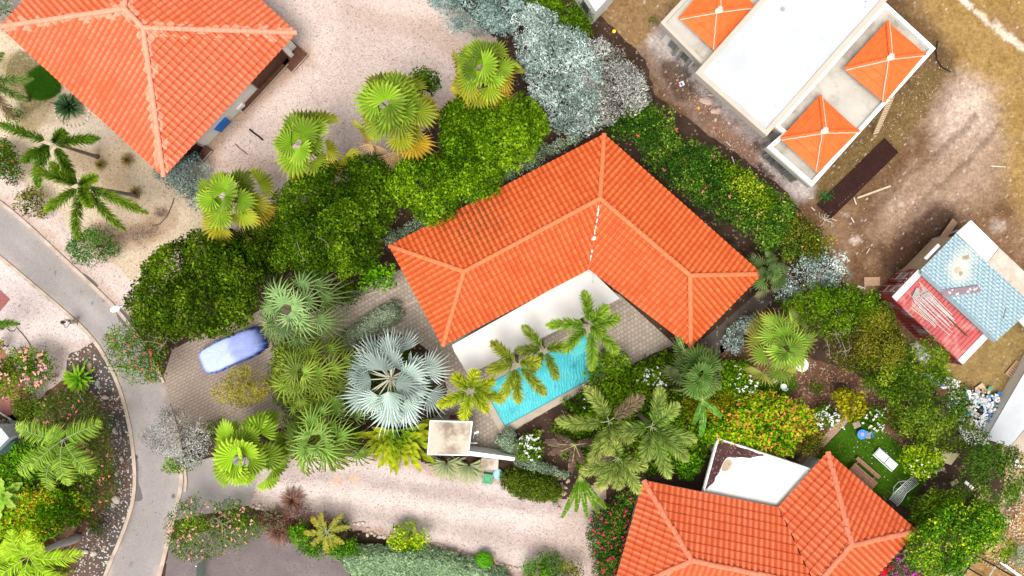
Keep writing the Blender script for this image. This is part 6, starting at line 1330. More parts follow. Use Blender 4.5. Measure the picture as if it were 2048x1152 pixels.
# grass stuff
r_ = np.random.default_rng(77)
def grass(name, poly, n, h, c0, c1, z=.07, label=None, cat='grass', wd=.02):
    pw_ = [tuple(P(a, b))[:2] for a, b in poly]; xs = [p[0] for p in pw_]; ys = [p[1] for p in pw_]
    X = r_.uniform(min(xs), max(xs), n * 2); Y = r_.uniform(min(ys), max(ys), n * 2); k = inside(pw_, X, Y); X, Y = X[k][:n], Y[k][:n]; m = len(X)
    a = r_.uniform(0, 6.28, m); l = r_.uniform(.4, 1.2, m) * h; V = np.zeros((m, 3, 3)); dx, dy = np.cos(a), np.sin(a)
    V[:, 0] = np.stack([X - dy * wd, Y + dx * wd, np.full(m, z)], 1); V[:, 1] = np.stack([X + dy * wd, Y - dx * wd, np.full(m, z)], 1); V[:, 2] = np.stack([X + dx * l, Y + dy * l, z + l * .6], 1)
    cc = np.array(c0) + r_.random((m, 1)) * (np.array(c1) - np.array(c0)); o = mk(name, V.reshape(-1, 3), np.arange(m * 3).reshape(m, 3), M['leaf'], None, np.repeat(cc, 3, 0))
    tag(o, label, cat, kind='stuff')
grass('grass_patch', smooth_poly([(58, 150), (85, 132), (112, 155), (125, 180), (105, 195), (75, 200), (55, 185)], 2), 9000, .3, (.02, .09, .004), (.06, .18, .01), label='dark green grass patch beside the salmon tiled roof')
grass('dry_grass', smooth_poly([(25, 110), (60, 95), (95, 130), (120, 180), (60, 235), (30, 200), (10, 150)], 2), 3500, .16, (.2, .17, .06), (.36, .3, .16), label='thin dry grass growing on the sand at the left edge')

plant('garden_shrub', 'mid green shrub mass between the fan leaf palm and the white flowering bush', 'shrub', [(1400, 745), (1450, 720), (1490, 730), (1500, 800), (1460, 830), (1410, 800)], .2, 1.8, 'mid', clump=.3, gap=.12, leaf=.2, dens=70, seed=261)
plant('garden_shrub', 'dark green shrub at the terrace edge left of the lower roof corner of the house', 'shrub', [(1245, 735), (1300, 715), (1340, 700), (1360, 730), (1330, 765), (1270, 770)], .2, 1.4, 'dark', clump=.3, gap=.15, leaf=.17, dens=75, seed=262)
plant('garden_shrub', 'tangled grey green shrub between the pale olive tree and the bright yellow green tree', 'shrub', [(1735, 600), (1775, 620), (1800, 670), (1770, 700), (1735, 680), (1720, 640)], .3, 2.4, 'hedge', clump=.35, gap=.12, leaf=.16, dens=75, seed=263)
plant('garden_shrub', 'green shrub at the foot of the container side beside the white bag', 'shrub', [(1850, 735), (1880, 728), (1895, 745), (1875, 758), (1850, 752)], .2, 1.2, 'mid', clump=.28, gap=.1, leaf=.15, dens=85, seed=264)
plant('garden_shrub', 'dark green shrub mass right of the lower house below the climbing frame', 'shrub', [(1790, 1060), (1830, 1000), (1880, 1000), (1890, 1040), (1840, 1060), (1815, 1090)], .2, 2.0, 'dark', clump=.35, gap=.1, leaf=.17, dens=80, seed=265)
plant('garden_shrub', 'green shrub mass along the mulch between the tangled tree and citrus tree', 'shrub', [(1770, 790), (1810, 830), (1850, 860), (1850, 900), (1815, 890), (1780, 850), (1755, 800)], .3, 2.2, 'hedge', clump=.35, gap=.12, leaf=.16, dens=80, seed=266)
plant('garden_shrub', 'low dark planting around the trunk of the silver fan palm', 'shrub', [(700, 700), (760, 680), (820, 690), (870, 740), (860, 800), (800, 850), (720, 840), (690, 780)], .1, .6, 'dark', clump=.3, gap=.35, leaf=.15, dens=60, seed=267)

plant('garden_shrub', 'low green planting filling the bed between driveway paving and the shaggy palms', 'shrub', [(545, 690), (590, 670), (640, 690), (650, 780), (640, 850), (600, 870), (565, 820), (540, 760)], .1, 1.2, 'mid', clump=.3, gap=.2, leaf=.17, dens=75, seed=268)
plant('garden_shrub', 'green undergrowth in the bed below the shaggy palm at the gravel edge', 'shrub', [(590, 870), (660, 850), (720, 860), (720, 895), (650, 905), (600, 900)], .1, .9, 'dark', clump=.28, gap=.15, leaf=.15, dens=80, seed=269)
ORD = ['first', 'second', 'third', 'fourth', 'fifth', 'sixth', 'seventh', 'eighth', 'ninth', 'tenth', 'eleventh', 'twelfth', 'thirteenth', 'fourteenth', 'fifteenth', 'sixteenth', 'seventeenth', 'eighteenth', 'nineteenth', 'twentieth', 'twenty first']
# ================================================================== OBJECTS
V3 = Vector
# ---- car under a blue cover
def car():
    c = P(470, 700, 0); rz = R(24)
    t = thing('covered_car', 'car hidden under a pale blue and white fabric cover on the paved driveway', 'car', (c.x, c.y, 0))
    Ln, Wd = 4.5, 1.82; nx, ny = 46, 22; q = np.random.default_rng(4)
    prof = [(0, .62), (.04, .85), (.12, .98), (.3, 1.04), (.38, 1.2), (.46, 1.42), (.62, 1.47), (.8, 1.44), (.9, 1.28), (.96, 1.08), (1, .8)]
    def hgt(u):
        for (a, x), (b, y) in zip(prof, prof[1:]):
            if u <= b: return x + (y - x) * (u - a) / (b - a)
        return prof[-1][1]
    ca, sa = math.cos(rz), math.sin(rz)
    def loc(x, y, z): return (c.x + x * ca - y * sa, c.y + x * sa + y * ca, z)
    rows = []; cols = []; V = []; Cc = []
    # superellipse rings from the hem up to the top
    rings = [(1.03, 0.06), (1.03, .3), (1.015, .55), (1.0, .75), (.96, .93), (.86, 1.0), (.7, 1.0), (.5, 1.0), (.25, 1.0)]
    n = 72
    for ri, (s, hf) in enumerate(rings):
        for k in range(n):
            a = 2 * math.pi * k / n; e_ = 0.42
            x = math.copysign(abs(math.cos(a)) ** e_, math.cos(a)) * Ln / 2 * s; y = math.copysign(abs(math.sin(a)) ** e_, math.sin(a)) * Wd / 2 * s
            y *= 1 - .08 * (abs(x) / (Ln / 2)) ** 3; top = hgt(x / Ln + .5); side = abs(y) / (Wd / 2)
            roofin = max(0, (top - 1.0)) * max(0, side - .62) * 1.1
            z = (top - roofin) * hf if ri < 4 else (top - roofin) * (.93 + .07 * min(1, (hf - .9) * 10)) if ri < 5 else top - roofin
            fold = (.03 * math.sin(k * 2.1) + .018 * math.sin(k * 5.3 + 1)) * (1 if ri < 4 else .2)
            x *= 1 + fold; y *= 1 + fold * 1.5
            V.append(loc(x, y, z + (.018 * q.standard_normal() if ri > 4 else 0)))
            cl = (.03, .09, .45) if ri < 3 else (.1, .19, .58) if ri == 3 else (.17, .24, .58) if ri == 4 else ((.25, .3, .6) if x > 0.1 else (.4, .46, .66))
            Cc.append(cl)
    V.append(loc(0, 0, 1.48)); Cc.append((.32, .38, .63)); m = len(rings)
    f = [(i * n + k, i * n + (k + 1) % n, (i + 1) * n + (k + 1) % n, (i + 1) * n + k) for i in range(m - 1) for k in range(n)]
    f += [((m - 1) * n + k, (m - 1) * n + (k + 1) % n, len(V) - 1) for k in range(n)]
    o = mk('fabric_cover', np.array(V), f, colmat('cover_fabric', .75, .12, 3, .3, .4), t, np.array(Cc), True); ORG[o.name] = ORG[t.name]
    for x, y in ((-1.4, .88), (-1.4, -.88), (1.4, .88), (1.4, -.88)):
        m_ = MB(); p = V3(loc(x, y * .88, .31)); ax = V3((-sa, ca, 0)) * .1
        m_.tube(p - ax, p + ax, .31, n=16); part(m_, 'wheel', M['black'], t)
    for y in (.93, -.93):
        m_ = MB(); p = V3(loc(-.55, y, .98)); m_.blob(p, (.12, .1, .09), 3, 8, .1); part(m_, 'mirror_bulge', M['blue_cover'], t)
M['blue_cover'] = surf('cover_blue', (.08, .17, .55), None, 3, .7)
car()

# ---- street lamp
b = P(318, 609, 0); zl = 6.2; e_ = P(246, 613, zl)
t = thing('street_lamp', 'street lamp with white head hanging over the grey road beside the dark tree', 'street lamp', (b.x, b.y, 0))
mb = MB(); b2 = V3((b.x, b.y, 0)); mb.path([b2, V3((b.x, b.y, 3)), V3((b.x, b.y, 5.6)), V3((b.x, b.y, 5.9)).lerp(e_, .15), e_.lerp(V3((b.x, b.y, 6)), .5), e_], [.09, .07, .055, .05, .04, .035], 8); part(mb, 'pole', M['frame'], t)
h = P(231, 617.5, zl); d = (P(216, 624, zl) - P(246, 612, zl)); rz = math.atan2(d.y, d.x)
mb = MB(); dn = d.normalized(); s = V3((-dn.y, dn.x, 0)); L_ = .5
prof = [(-.30, .05), (-.24, .13), (-.1, .17), (.12, .17), (.24, .15), (.29, .09)]
vs = []
for x, w2 in prof:
    for yy, zz in ((-1, 0), (-.7, .08), (0, .11), (.7, .08), (1, 0), (0, -.05)): vs.append(h + dn * x + s * (yy * w2) + V3((0, 0, zz)))
n = 6; fs = [(i * n + k, (i + 1) * n + k, (i + 1) * n + (k + 1) % n, i * n + (k + 1) % n) for i in range(len(prof) - 1) for k in range(n)] + [tuple(range(n)), tuple(range(len(vs) - 1, len(vs) - 1 - n, -1))]
mb.add(vs, fs); mb.tube(h - dn * .3, h - dn * .46, .035); part(mb, 'lamp_head', M['metalw'], t, False)

# ---- person (the one holding a controller at the kerb)
def person():
    base = P(152, 642, .075)
    t = thing('person', 'person in white top and pale trousers standing at the road edge holding a small device', 'person', (base.x, base.y, .075))
    # head must appear left of the feet: an upright figure seen from above
    f = V3((-.12, -.99, 0)).normalized()  # facing
    r = V3((f.y * -1, f.x, 0)) * -1       # right hand side
    def q_(rt, fw, z): return V3((base.x, base.y, .075)) + r * rt + f * fw + V3((0, 0, z))
    J = dict(pel=(0, 0, .95, .15), spine=(0, 0, 1.15, .145), chest=(0, 0, 1.34, .165), neck=(0, .01, 1.48, .06), hb=(0, .03, 1.56, .075), hm=(0, .05, 1.65, .1), ht=(0, .04, 1.73, .07),
             shr=(.18, 0, 1.42, .07), elr=(.27, .03, 1.14, .046), wrr=(.12, .27, 1.13, .03), shl=(-.18, 0, 1.42, .07), ell=(-.27, .03, 1.14, .046), wrl=(-.10, .27, 1.13, .03),
             hir=(.1, 0, .88, .1), knr=(.11, .03, .5, .07), anr=(.12, 0, .1, .048), tor=(.14, .16, .04, .035), hil=(-.1, 0, .88, .1), knl=(-.12, .05, .5, .07), anl=(-.14, .06, .1, .048), tol=(-.17, .22, .04, .035))
    E = [('pel', 'spine'), ('spine', 'chest'), ('chest', 'neck'), ('neck', 'hb'), ('hb', 'hm'), ('hm', 'ht'), ('chest', 'shr'), ('shr', 'elr'), ('elr', 'wrr'), ('chest', 'shl'), ('shl', 'ell'), ('ell', 'wrl'), ('pel', 'hir'), ('hir', 'knr'), ('knr', 'anr'), ('anr', 'tor'), ('pel', 'hil'), ('hil', 'knl'), ('knl', 'anl'), ('anl', 'tol')]
    def skin(name, J, E, mat, root, grow=0, sub=2):
        me = bpy.data.meshes.new(name); ks = list(J); me.from_pydata([tuple(q_(*J[k][:3]) - V3(t.location)) for k in ks], [(ks.index(a), ks.index(b_)) for a, b_ in E], [])
        o = bpy.data.objects.new(name, me); C.objects.link(o); o.parent = t
        m_ = o.modifiers.new('skin', 'SKIN'); me.skin_vertices  # created by modifier
        for i, k in enumerate(ks): me.skin_vertices[0].data[i].radius = (J[k][3] + grow,) * 2; me.skin_vertices[0].data[i].use_root = (k == root)
        sb = o.modifiers.new('sub', 'SUBSURF'); sb.levels = sub; sb.render_levels = sub
        me.materials.append(mat); ORG[o.name] = ORG[t.name]; return o
    skin_m = surf('skin', (.2, .1, .06), (.17, .085, .05), 3, .6)
    # fingers
    for sd, wr in (('r', 1), ('l', -1)):
        w0 = J['wr' + sd]; J['pa' + sd] = (w0[0] - .03 * wr, w0[1] + .06, w0[2], .03); E.append(('wr' + sd, 'pa' + sd))
    body = skin('body', J, E, skin_m, 'pel')
    for sd, wr in (('r', 1), ('l', -1)):
        pz = J['pa' + sd]
        FJ = {'p': (pz[0], pz[1], pz[2], .02)}; FE = []
        for k in range(4):
            ln = (.035, .042, .04, .032)[k]; zx = -.03 + .02 * k
            FJ['a%d' % k] = (pz[0] - .01 * wr, pz[1] + .035, pz[2] + zx, .009); FJ['b%d' % k] = (pz[0] - .025 * wr, pz[1] + .035 + ln * .7, pz[2] + zx, .008); FJ['c%d' % k] = (pz[0] - .055 * wr, pz[1] + .035 + ln, pz[2] + zx, .007)
            FE += [('p', 'a%d' % k), ('a%d' % k, 'b%d' % k), ('b%d' % k, 'c%d' % k)]
        FJ['t0'] = (pz[0] - .02 * wr, pz[1] - .01, pz[2] + .035, .01); FJ['t1'] = (pz[0] - .05 * wr, pz[1] + .02, pz[2] + .045, .008); FE += [('p', 't0'), ('t0', 't1')]
        h_ = skin('hand', FJ, FE, skin_m, 'p', sub=1)
    TJ = {k: J[k] for k in ('pel', 'spine', 'chest', 'shr', 'shl')}; TJ['er'] = (.245, .02, 1.2, .055); TJ['el'] = (-.245, .02, 1.2, .055); TJ['nk'] = (0, .01, 1.44, .07); TJ['hem'] = (0, 0, .86, .165)
    skin('shirt', TJ, [('pel', 'spine'), ('spine', 'chest'), ('chest', 'shr'), ('chest', 'shl'), ('shr', 'er'), ('shl', 'el'), ('chest', 'nk'), ('pel', 'hem')], surf('white_cotton', (.75, .73, .7), (.68, .66, .62), 4, .9), 'pel', .016)
    LJ = {k: J[k] for k in ('pel', 'hir', 'knr', 'anr', 'hil', 'knl', 'anl')}
    skin('trousers', LJ, [('pel', 'hir'), ('hir', 'knr'), ('knr', 'anr'), ('pel', 'hil'), ('hil', 'knl'), ('knl', 'anl')], surf('cream_trousers', (.58, .48, .38), (.52, .42, .33), 4, .9), 'pel', .02)
    hm = MB(); hc = q_(0, .02, 1.69); hm.blob(hc, (.105, .115, .1), 2, 12, .05); o = part(hm, 'hair', surf('dark_hair', (.06, .035, .025), (.04, .025, .02), 20, .8), t)
    fm = MB()
    for sx in (-.035, .035): fm.blob(q_(sx, .145, 1.655), (.012, .012, .01), 1, 6, 0, (.02, .02, .02))
    part(fm, 'eye', M['black'], t); fm = MB(); fm.blob(q_(0, .155, 1.625), (.014, .02, .02), 1, 6, 0); part(fm, 'nose', skin_m, t)
    fm = MB(); fm.box(q_(0, .14, 1.595), (.045, .012, .01), math.atan2(r.y, r.x)); part(fm, 'mouth', surf('lips', (.2, .06, .05), None, 3, .6), t)
    for sx in (-.1, .1): fm = MB(); fm.blob(q_(sx, .04, 1.64), (.02, .02, .03), 1, 6, 0); part(fm, 'ear', skin_m, t)
    for k in ('r', 'l'):
        m_ = MB(); a = J['an' + k]; b_ = J['to' + k]; m_.path([q_(a[0], a[1] - .06, .045), q_(a[0], a[1], .055), q_(b_[0], b_[1], .04), q_(b_[0], b_[1] + .04, .035)], [.035, .045, .045, .02], 8); part(m_, 'shoe', M['darkwood'], t, True)
    m_ = MB(); m_.box(q_(.01, .36, 1.15), (.2, .1, .03), math.atan2(r.y, r.x)); tag(m_.build('remote_controller', M['frame']), 'small grey device held in both hands by the person at the kerb', 'controller')
person()

# ---- wheeled bin, cabinet cover, water bag
rz2 = math.atan2((e := (P(592, 66) - P(328, 352))).y, e.x)
c = P(446, 248, 0); t = thing('wheeled_bin', 'bright blue plastic wheeled bin against the white wall of the salmon tiled house', 'bin', (c.x, c.y, 0))
mb = MB(); mb.box(c + V3((0, 0, .55)), (.95, .66, .95), rz2, taper=1.12); part(mb, 'body', M['blue'], t)
mb = MB(); mb.box(c + V3((0, 0, 1.07)), (1.08, .74, .07), rz2); mb.box(c + V3((0, 0, 1.13)), (.85, .5, .05), rz2, taper=.8); ld = part(mb, 'lid', M['blue'], t)
u = V3((math.cos(rz2), math.sin(rz2), 0)); nn = V3((u.y, -u.x, 0))
mb = MB(); mb.tube(c + nn * .42 - u * .4 + V3((0, 0, 1.02)), c + nn * .42 + u * .4 + V3((0, 0, 1.02)), .025); [mb.box(c + nn * .38 + u * k + V3((0, 0, 1.03)), (.06, .12, .05), rz2) for k in (-.4, 0, .4)]; part(mb, 'handle', M['blue'], t)
for k in (-.35, .35):
    mb = MB(); mb.tube(c + u * k - nn * .2 - u * .03 + V3((0, 0, .1)), c + u * k - nn * .2 + u * .03 + V3((0, 0, .1)), .1, n=12); part(mb, 'wheel', M['black'], t)
c = P(975.5, 955.5, 0); t = thing('utility_cover', 'square green plastic utility box on the pink gravel beside the beige cabinet', 'utility box', (c.x, c.y, 0))
mb = MB(); mb.box(c + V3((0, 0, .2)), (.66, .66, .3), R(-8)); part(mb, 'box', M['green_plastic'], t)
mb = MB(); mb.box(c + V3((0, 0, .36)), (.6, .6, .025), R(-8)); l_ = part(mb, 'lid', M['green_plastic'], t)
mb = MB()
for k in range(4):
    a = R(-8 + 90 * k); mb.box(c + V3((math.cos(a) * .2, math.sin(a) * .2, .377)), (.02, .26, .006), a)
for a in (45, 135, 225, 315): mb.box(c + V3((math.cos(R(a)) * .34, math.sin(R(a)) * .34, .376)), (.04, .04, .006), 0)
part(mb, 'groove', M['black'], l_)
c = P(995.5, 945.5, 0); mb = MB(); mb.blob(c + V3((0, 0, .25)), (.3, .4, .22), 6, 12, .12); tag(mb.build('blue_bag', surf('pale_blue_plastic', (.08, .45, .62), (.45, .62, .66), 4, .35), smooth=False), 'pale blue plastic bag between green utility box and the oval hedge', 'bag')

# ---- picnic table
def picnic():
    c = P(1715, 950, 0); rz = R(-41); u = V3((math.cos(rz), math.sin(rz), 0)); v = V3((-u.y, u.x, 0))
    t = thing('picnic_table', 'brown wooden picnic table with benches beside the roof of the lower house', 'picnic table', (c.x, c.y, 0)); Ln = 2.0
    def at(a, b_, z): return c + u * a + v * b_ + V3((0, 0, z))
    mb = MB()
    for k in range(5): mb.box(at(0, -.3 + .16 * k + .0, .74), (Ln, .14, .045), rz + rnd.uniform(-.004, .004))
    part(mb, 'tabletop', M['tablewood'], t)
    for s in (-.72, .78):
        mb = MB()
        for k in range(2): mb.box(at(0, s + .13 * (k - .5), .45), (Ln, .12, .045), rz)
        part(mb, 'bench_seat', M['tablewood'], t)
    for a in (-.75, .75):
        mb = MB(); mb.tube(at(a, -.55, 0), at(a, -.15, .72), .05, n=6); mb.tube(at(a, .61, 0), at(a, .2, .72), .05, n=6); mb.box(at(a, .03, .4), (.05, 1.75, .09), rz); part(mb, 'leg', M['tablewood'], t)
picnic()
# ---- lounger
def lounger():
    c = P(1766, 917, 0); rz = R(-42); u = V3((math.cos(rz), math.sin(rz), 0)); v = V3((-u.y, u.x, 0))
    def at(a, b_, z): return c + u * a + v * b_ + V3((0, 0, z))
    t = thing('sun_lounger', 'white slatted sun lounger with pale cushions on the turf', 'sun lounger', (c.x, c.y, 0))
    mb = MB()
    for b_ in (-.31, .31): mb.tube(at(-.85, b_, .33), at(.85, b_, .33), .025, n=6)
    for k in range(19): mb.box(at(-.82 + k * .092, 0, .345), (.03, .64, .02), rz)
    part(mb, 'frame', M['metalw'], t)
    for a in (-.7, .7):
        for b_ in (-.29, .29): mb = MB(); mb.tube(at(a, b_, 0.09), at(a, b_, .33), .025, n=6); part(mb, 'leg', M['metalw'], t)
    mb = MB(); mb.box(at(-.42, .02, .47), (.78, .52, .07), rz, ry=-.2); part(mb, 'back_cushion', surf('pale_grey_cushion', (.6, .64, .66), (.55, .58, .6), 4, .9), t)
    mb = MB(); mb.box(at(.45, .05, .4), (.72, .48, .07), rz); part(mb, 'seat_cushion', M['white'], t)
lounger()
# ---- play table and its little chairs
c = P(1718, 866, 0); t = thing('play_table', 'round blue play table with pink star pattern on the turf', 'table', (c.x, c.y, 0))
mb = MB(); mb.lathe(c, [(.3, .46), (.33, .48), (.33, .52), (.28, .53)], 22); top = part(mb, 'tabletop', surf('bright_blue_top', (.02, .17, .62), (.03, .26, .7), 5, .4), t)
mb = MB(); cc = (.75, .4, .38)
for k in range(10):
    a = k * .628; mb.box(c + V3((math.cos(a) * .09, math.sin(a) * .09, .534)), (.09, .025, .008), a); mb.box(c + V3((math.cos(a) * .25, math.sin(a) * .25, .534)), (.03, .03, .008), a)
part(mb, 'star_pattern', surf('pink_paint', (.8, .42, .36), None, 4, .5), top)
for k in range(4): mb = MB(); a = .785 + k * 1.571; mb.tube(c + V3((math.cos(a) * .22, math.sin(a) * .22, .09)), c + V3((math.cos(a) * .2, math.sin(a) * .2, .46)), .02, n=6); part(mb, 'leg', M['blue'], t)
def stool(px, py, rz, label):
    c = P(px, py, 0); t = thing('folding_chair', label, 'chair', (c.x, c.y, 0), 'small slatted chairs at the play table'); u = V3((math.cos(rz), math.sin(rz), 0)); v = V3((-u.y, u.x, 0))
    mb = MB()
    for k in range(6): mb.box(c + u * (-.2 + k * .08) + V3((0, 0, .34)), (.045, .4, .02), rz)
    part(mb, 'seat', surf('weathered_slats', (.5, .4, .33), (.4, .3, .24), 6, .8) if 'weathered_slats' not in bpy.data.materials else bpy.data.materials['weathered_slats'], t)
    mb = MB()
    for s in (-.17, .17): mb.box(c + v * s + V3((0, 0, .318)), (.46, .03, .02), rz)
    part(mb, 'rail', M['wood'], t)
    for s in (-.17, .17):
        mb = MB(); mb.tube(c + v * s - u * .2 + V3((0, 0, .09)), c + v * s + u * .2 + V3((0, 0, .32)), .015, n=5); mb.tube(c + v * s + u * .2 + V3((0, 0, .09)), c + v * s - u * .2 + V3((0, 0, .32)), .015, n=5); part(mb, 'leg', M['wood'], t)
stool(1709, 848, R(24), 'small slatted wooden chair above the blue play table')
stool(1731, 868, R(80), 'small slatted wooden chair right of the blue play table')
c = P(1741, 867, 0); t = thing('toy_bench', 'narrow dark blue plastic bench right of the play table', 'bench', (c.x, c.y, 0))
mb = MB(); mb.box(c + V3((0, 0, .25)), (.13, .42, .04), R(15)); part(mb, 'seat', M['blue'], t)
for s in (-.14, .14): mb = MB(); mb.box(c + V3((-s * .27, s * .95, .16)), (.12, .04, .16), R(15)); part(mb, 'leg', M['blue'], t)
# ---- round white garden chairs and table under the fan palm
def wchair(px, py, rz, label):
    c = P(px, py, 0); t = thing('garden_chair', label, 'chair', (c.x, c.y, 0), 'white metal garden chairs'); mb = MB(); mb.lathe(c, [(.2, .43), (.22, .45), (.2, .47)], 16); part(mb, 'seat', M['metalw'], t)
    mb = MB(); pts = [c + V3((math.cos(rz + a) * .22, math.sin(rz + a) * .22, .8 - .1 * abs(a))) for a in (-1.2, -.8, -.4, 0, .4, .8, 1.2)]; mb.path(pts, .03, 6)
    for p in pts: mb.tube(p, V3((p.x, p.y, .46)), .012, n=5)
    part(mb, 'backrest', M['metalw'], t)
    for k in range(4): mb = MB(); a = rz + .785 + k * 1.571; mb.tube(c + V3((math.cos(a) * .22, math.sin(a) * .22, .09)), c + V3((math.cos(a) * .17, math.sin(a) * .17, .43)), .018, n=5); part(mb, 'leg', M['metalw'], t)
wchair(1544, 756, R(200), 'white metal garden chair half hidden under the yellow green fan palm, left one')
wchair(1563, 772, R(270), 'white metal garden chair on the small turf patch below the fan palm')
c = P(1596, 728, 0); t = thing('garden_table', 'round white garden table peeking out right of the yellow green fan palm', 'table', (c.x, c.y, 0))
mb = MB(); mb.lathe(c, [(.42, .7), (.45, .72), (.42, .74)], 24); part(mb, 'tabletop', M['metalw'], t); mb = MB(); mb.lathe(c, [(.22, .06), (.05, .12), (.04, .5), (.1, .7)], 10); part(mb, 'pedestal', M['metalw'], t)

# ---- climbing frame: curved ladder of thin pale bars
mb = MB(); t = thing('climbing_frame', 'thin white metal climbing frame with curved ladder of bars on the dark mulch', 'climbing frame', P(1808, 980, 0))
A_ = [(1780, 1000), (1793, 985), (1803, 972), (1818, 962), (1832, 953)]; B_ = [(1794, 1012), (1808, 992), (1818, 980), (1833, 967), (1840, 963)]
zz = [.1, .9, 1.15, .9, .1]
def interp(L_, f): x = f * (len(L_) - 1); i = min(len(L_) - 2, int(x)); x -= i; return tuple(np.array(L_[i], float) * (1 - x) + np.array(L_[i + 1], float) * x)
A_ = [(1779, 999), (1789, 985), (1800, 975), (1812, 963), (1826, 953)]; B_ = [(1795, 1012), (1805, 1000), (1813, 986), (1825, 977), (1838, 966)]
for LL in (A_, B_):
    pts = []
    for i in range(17):
        f = i / 16; p = interp(LL, f); z = .1 + 1.4 * math.sin(math.pi * f) ** .8; pts.append(P(p[0], p[1], z))
    m_ = MB(); m_.path(pts, .022, 6); part(m_, 'rail', M['metalw'], t)
for i in range(23):
    m_ = MB(); f = (i + .5) / 23; z = .1 + 1.4 * math.sin(math.pi * f) ** .8; a = interp(A_, f); b_ = interp(B_, f); m_.tube(P(a[0], a[1], z), P(b_[0], b_[1], z), .013, n=5); part(m_, 'rung', M['metalw'], t)
m_ = MB(); arc = [P(a, b_, z) for a, b_, z in ((1786, 990, .1), (1787, 975, .5), (1797, 964, .8), (1806, 962, .9), (1813, 962, 1.0))]; m_.path(arc, .018, 5)
for i, p in enumerate(arc): m_.tube(p, P(1800 + 6 * i, 988 - 6 * i, 1.2), .01, n=4)
part(m_, 'side_arch', M['metalw'], t)
m_ = MB(); m_.tube(P(1774, 980, .1), P(1790, 992, .1), .02, n=5); m_.tube(P(1795, 956, .1), P(1806, 966, .12), .02, n=5); part(m_, 'ground_bar', M['tablewood'], t)

# ---- beige sun sail / board at the end of the turf and white kerb wall
t = thing('shade_board', 'sand coloured board roof between the citrus tree and the round green tree', 'board roof', P(1890, 918, 0))
mb = MB(); mb.prism(px2([(1868, 918), (1885, 902), (1920, 908), (1902, 930)], 1.9), 1.86, 1.9); part(mb, 'panel', surf('sand_panel', (.42, .38, .22), (.36, .32, .18), 2, .8), t)
for a, b_ in ((1872, 917), (1900, 926), (1915, 910)): p = P(a, b_, 1.86); mb = MB(); mb.tube((p.x, p.y, 0), p, .03, n=5); part(mb, 'post', M['wood'], t)
mb = MB(); q4 = [(1822, 952), (1850, 946), (1885, 938), (1884, 932), (1848, 940), (1822, 946)]; mb.prism(PP(q4), 0, .35); tag(mb.build('low_wall', M['coping']), 'low pale concrete wall below the citrus tree', 'wall')

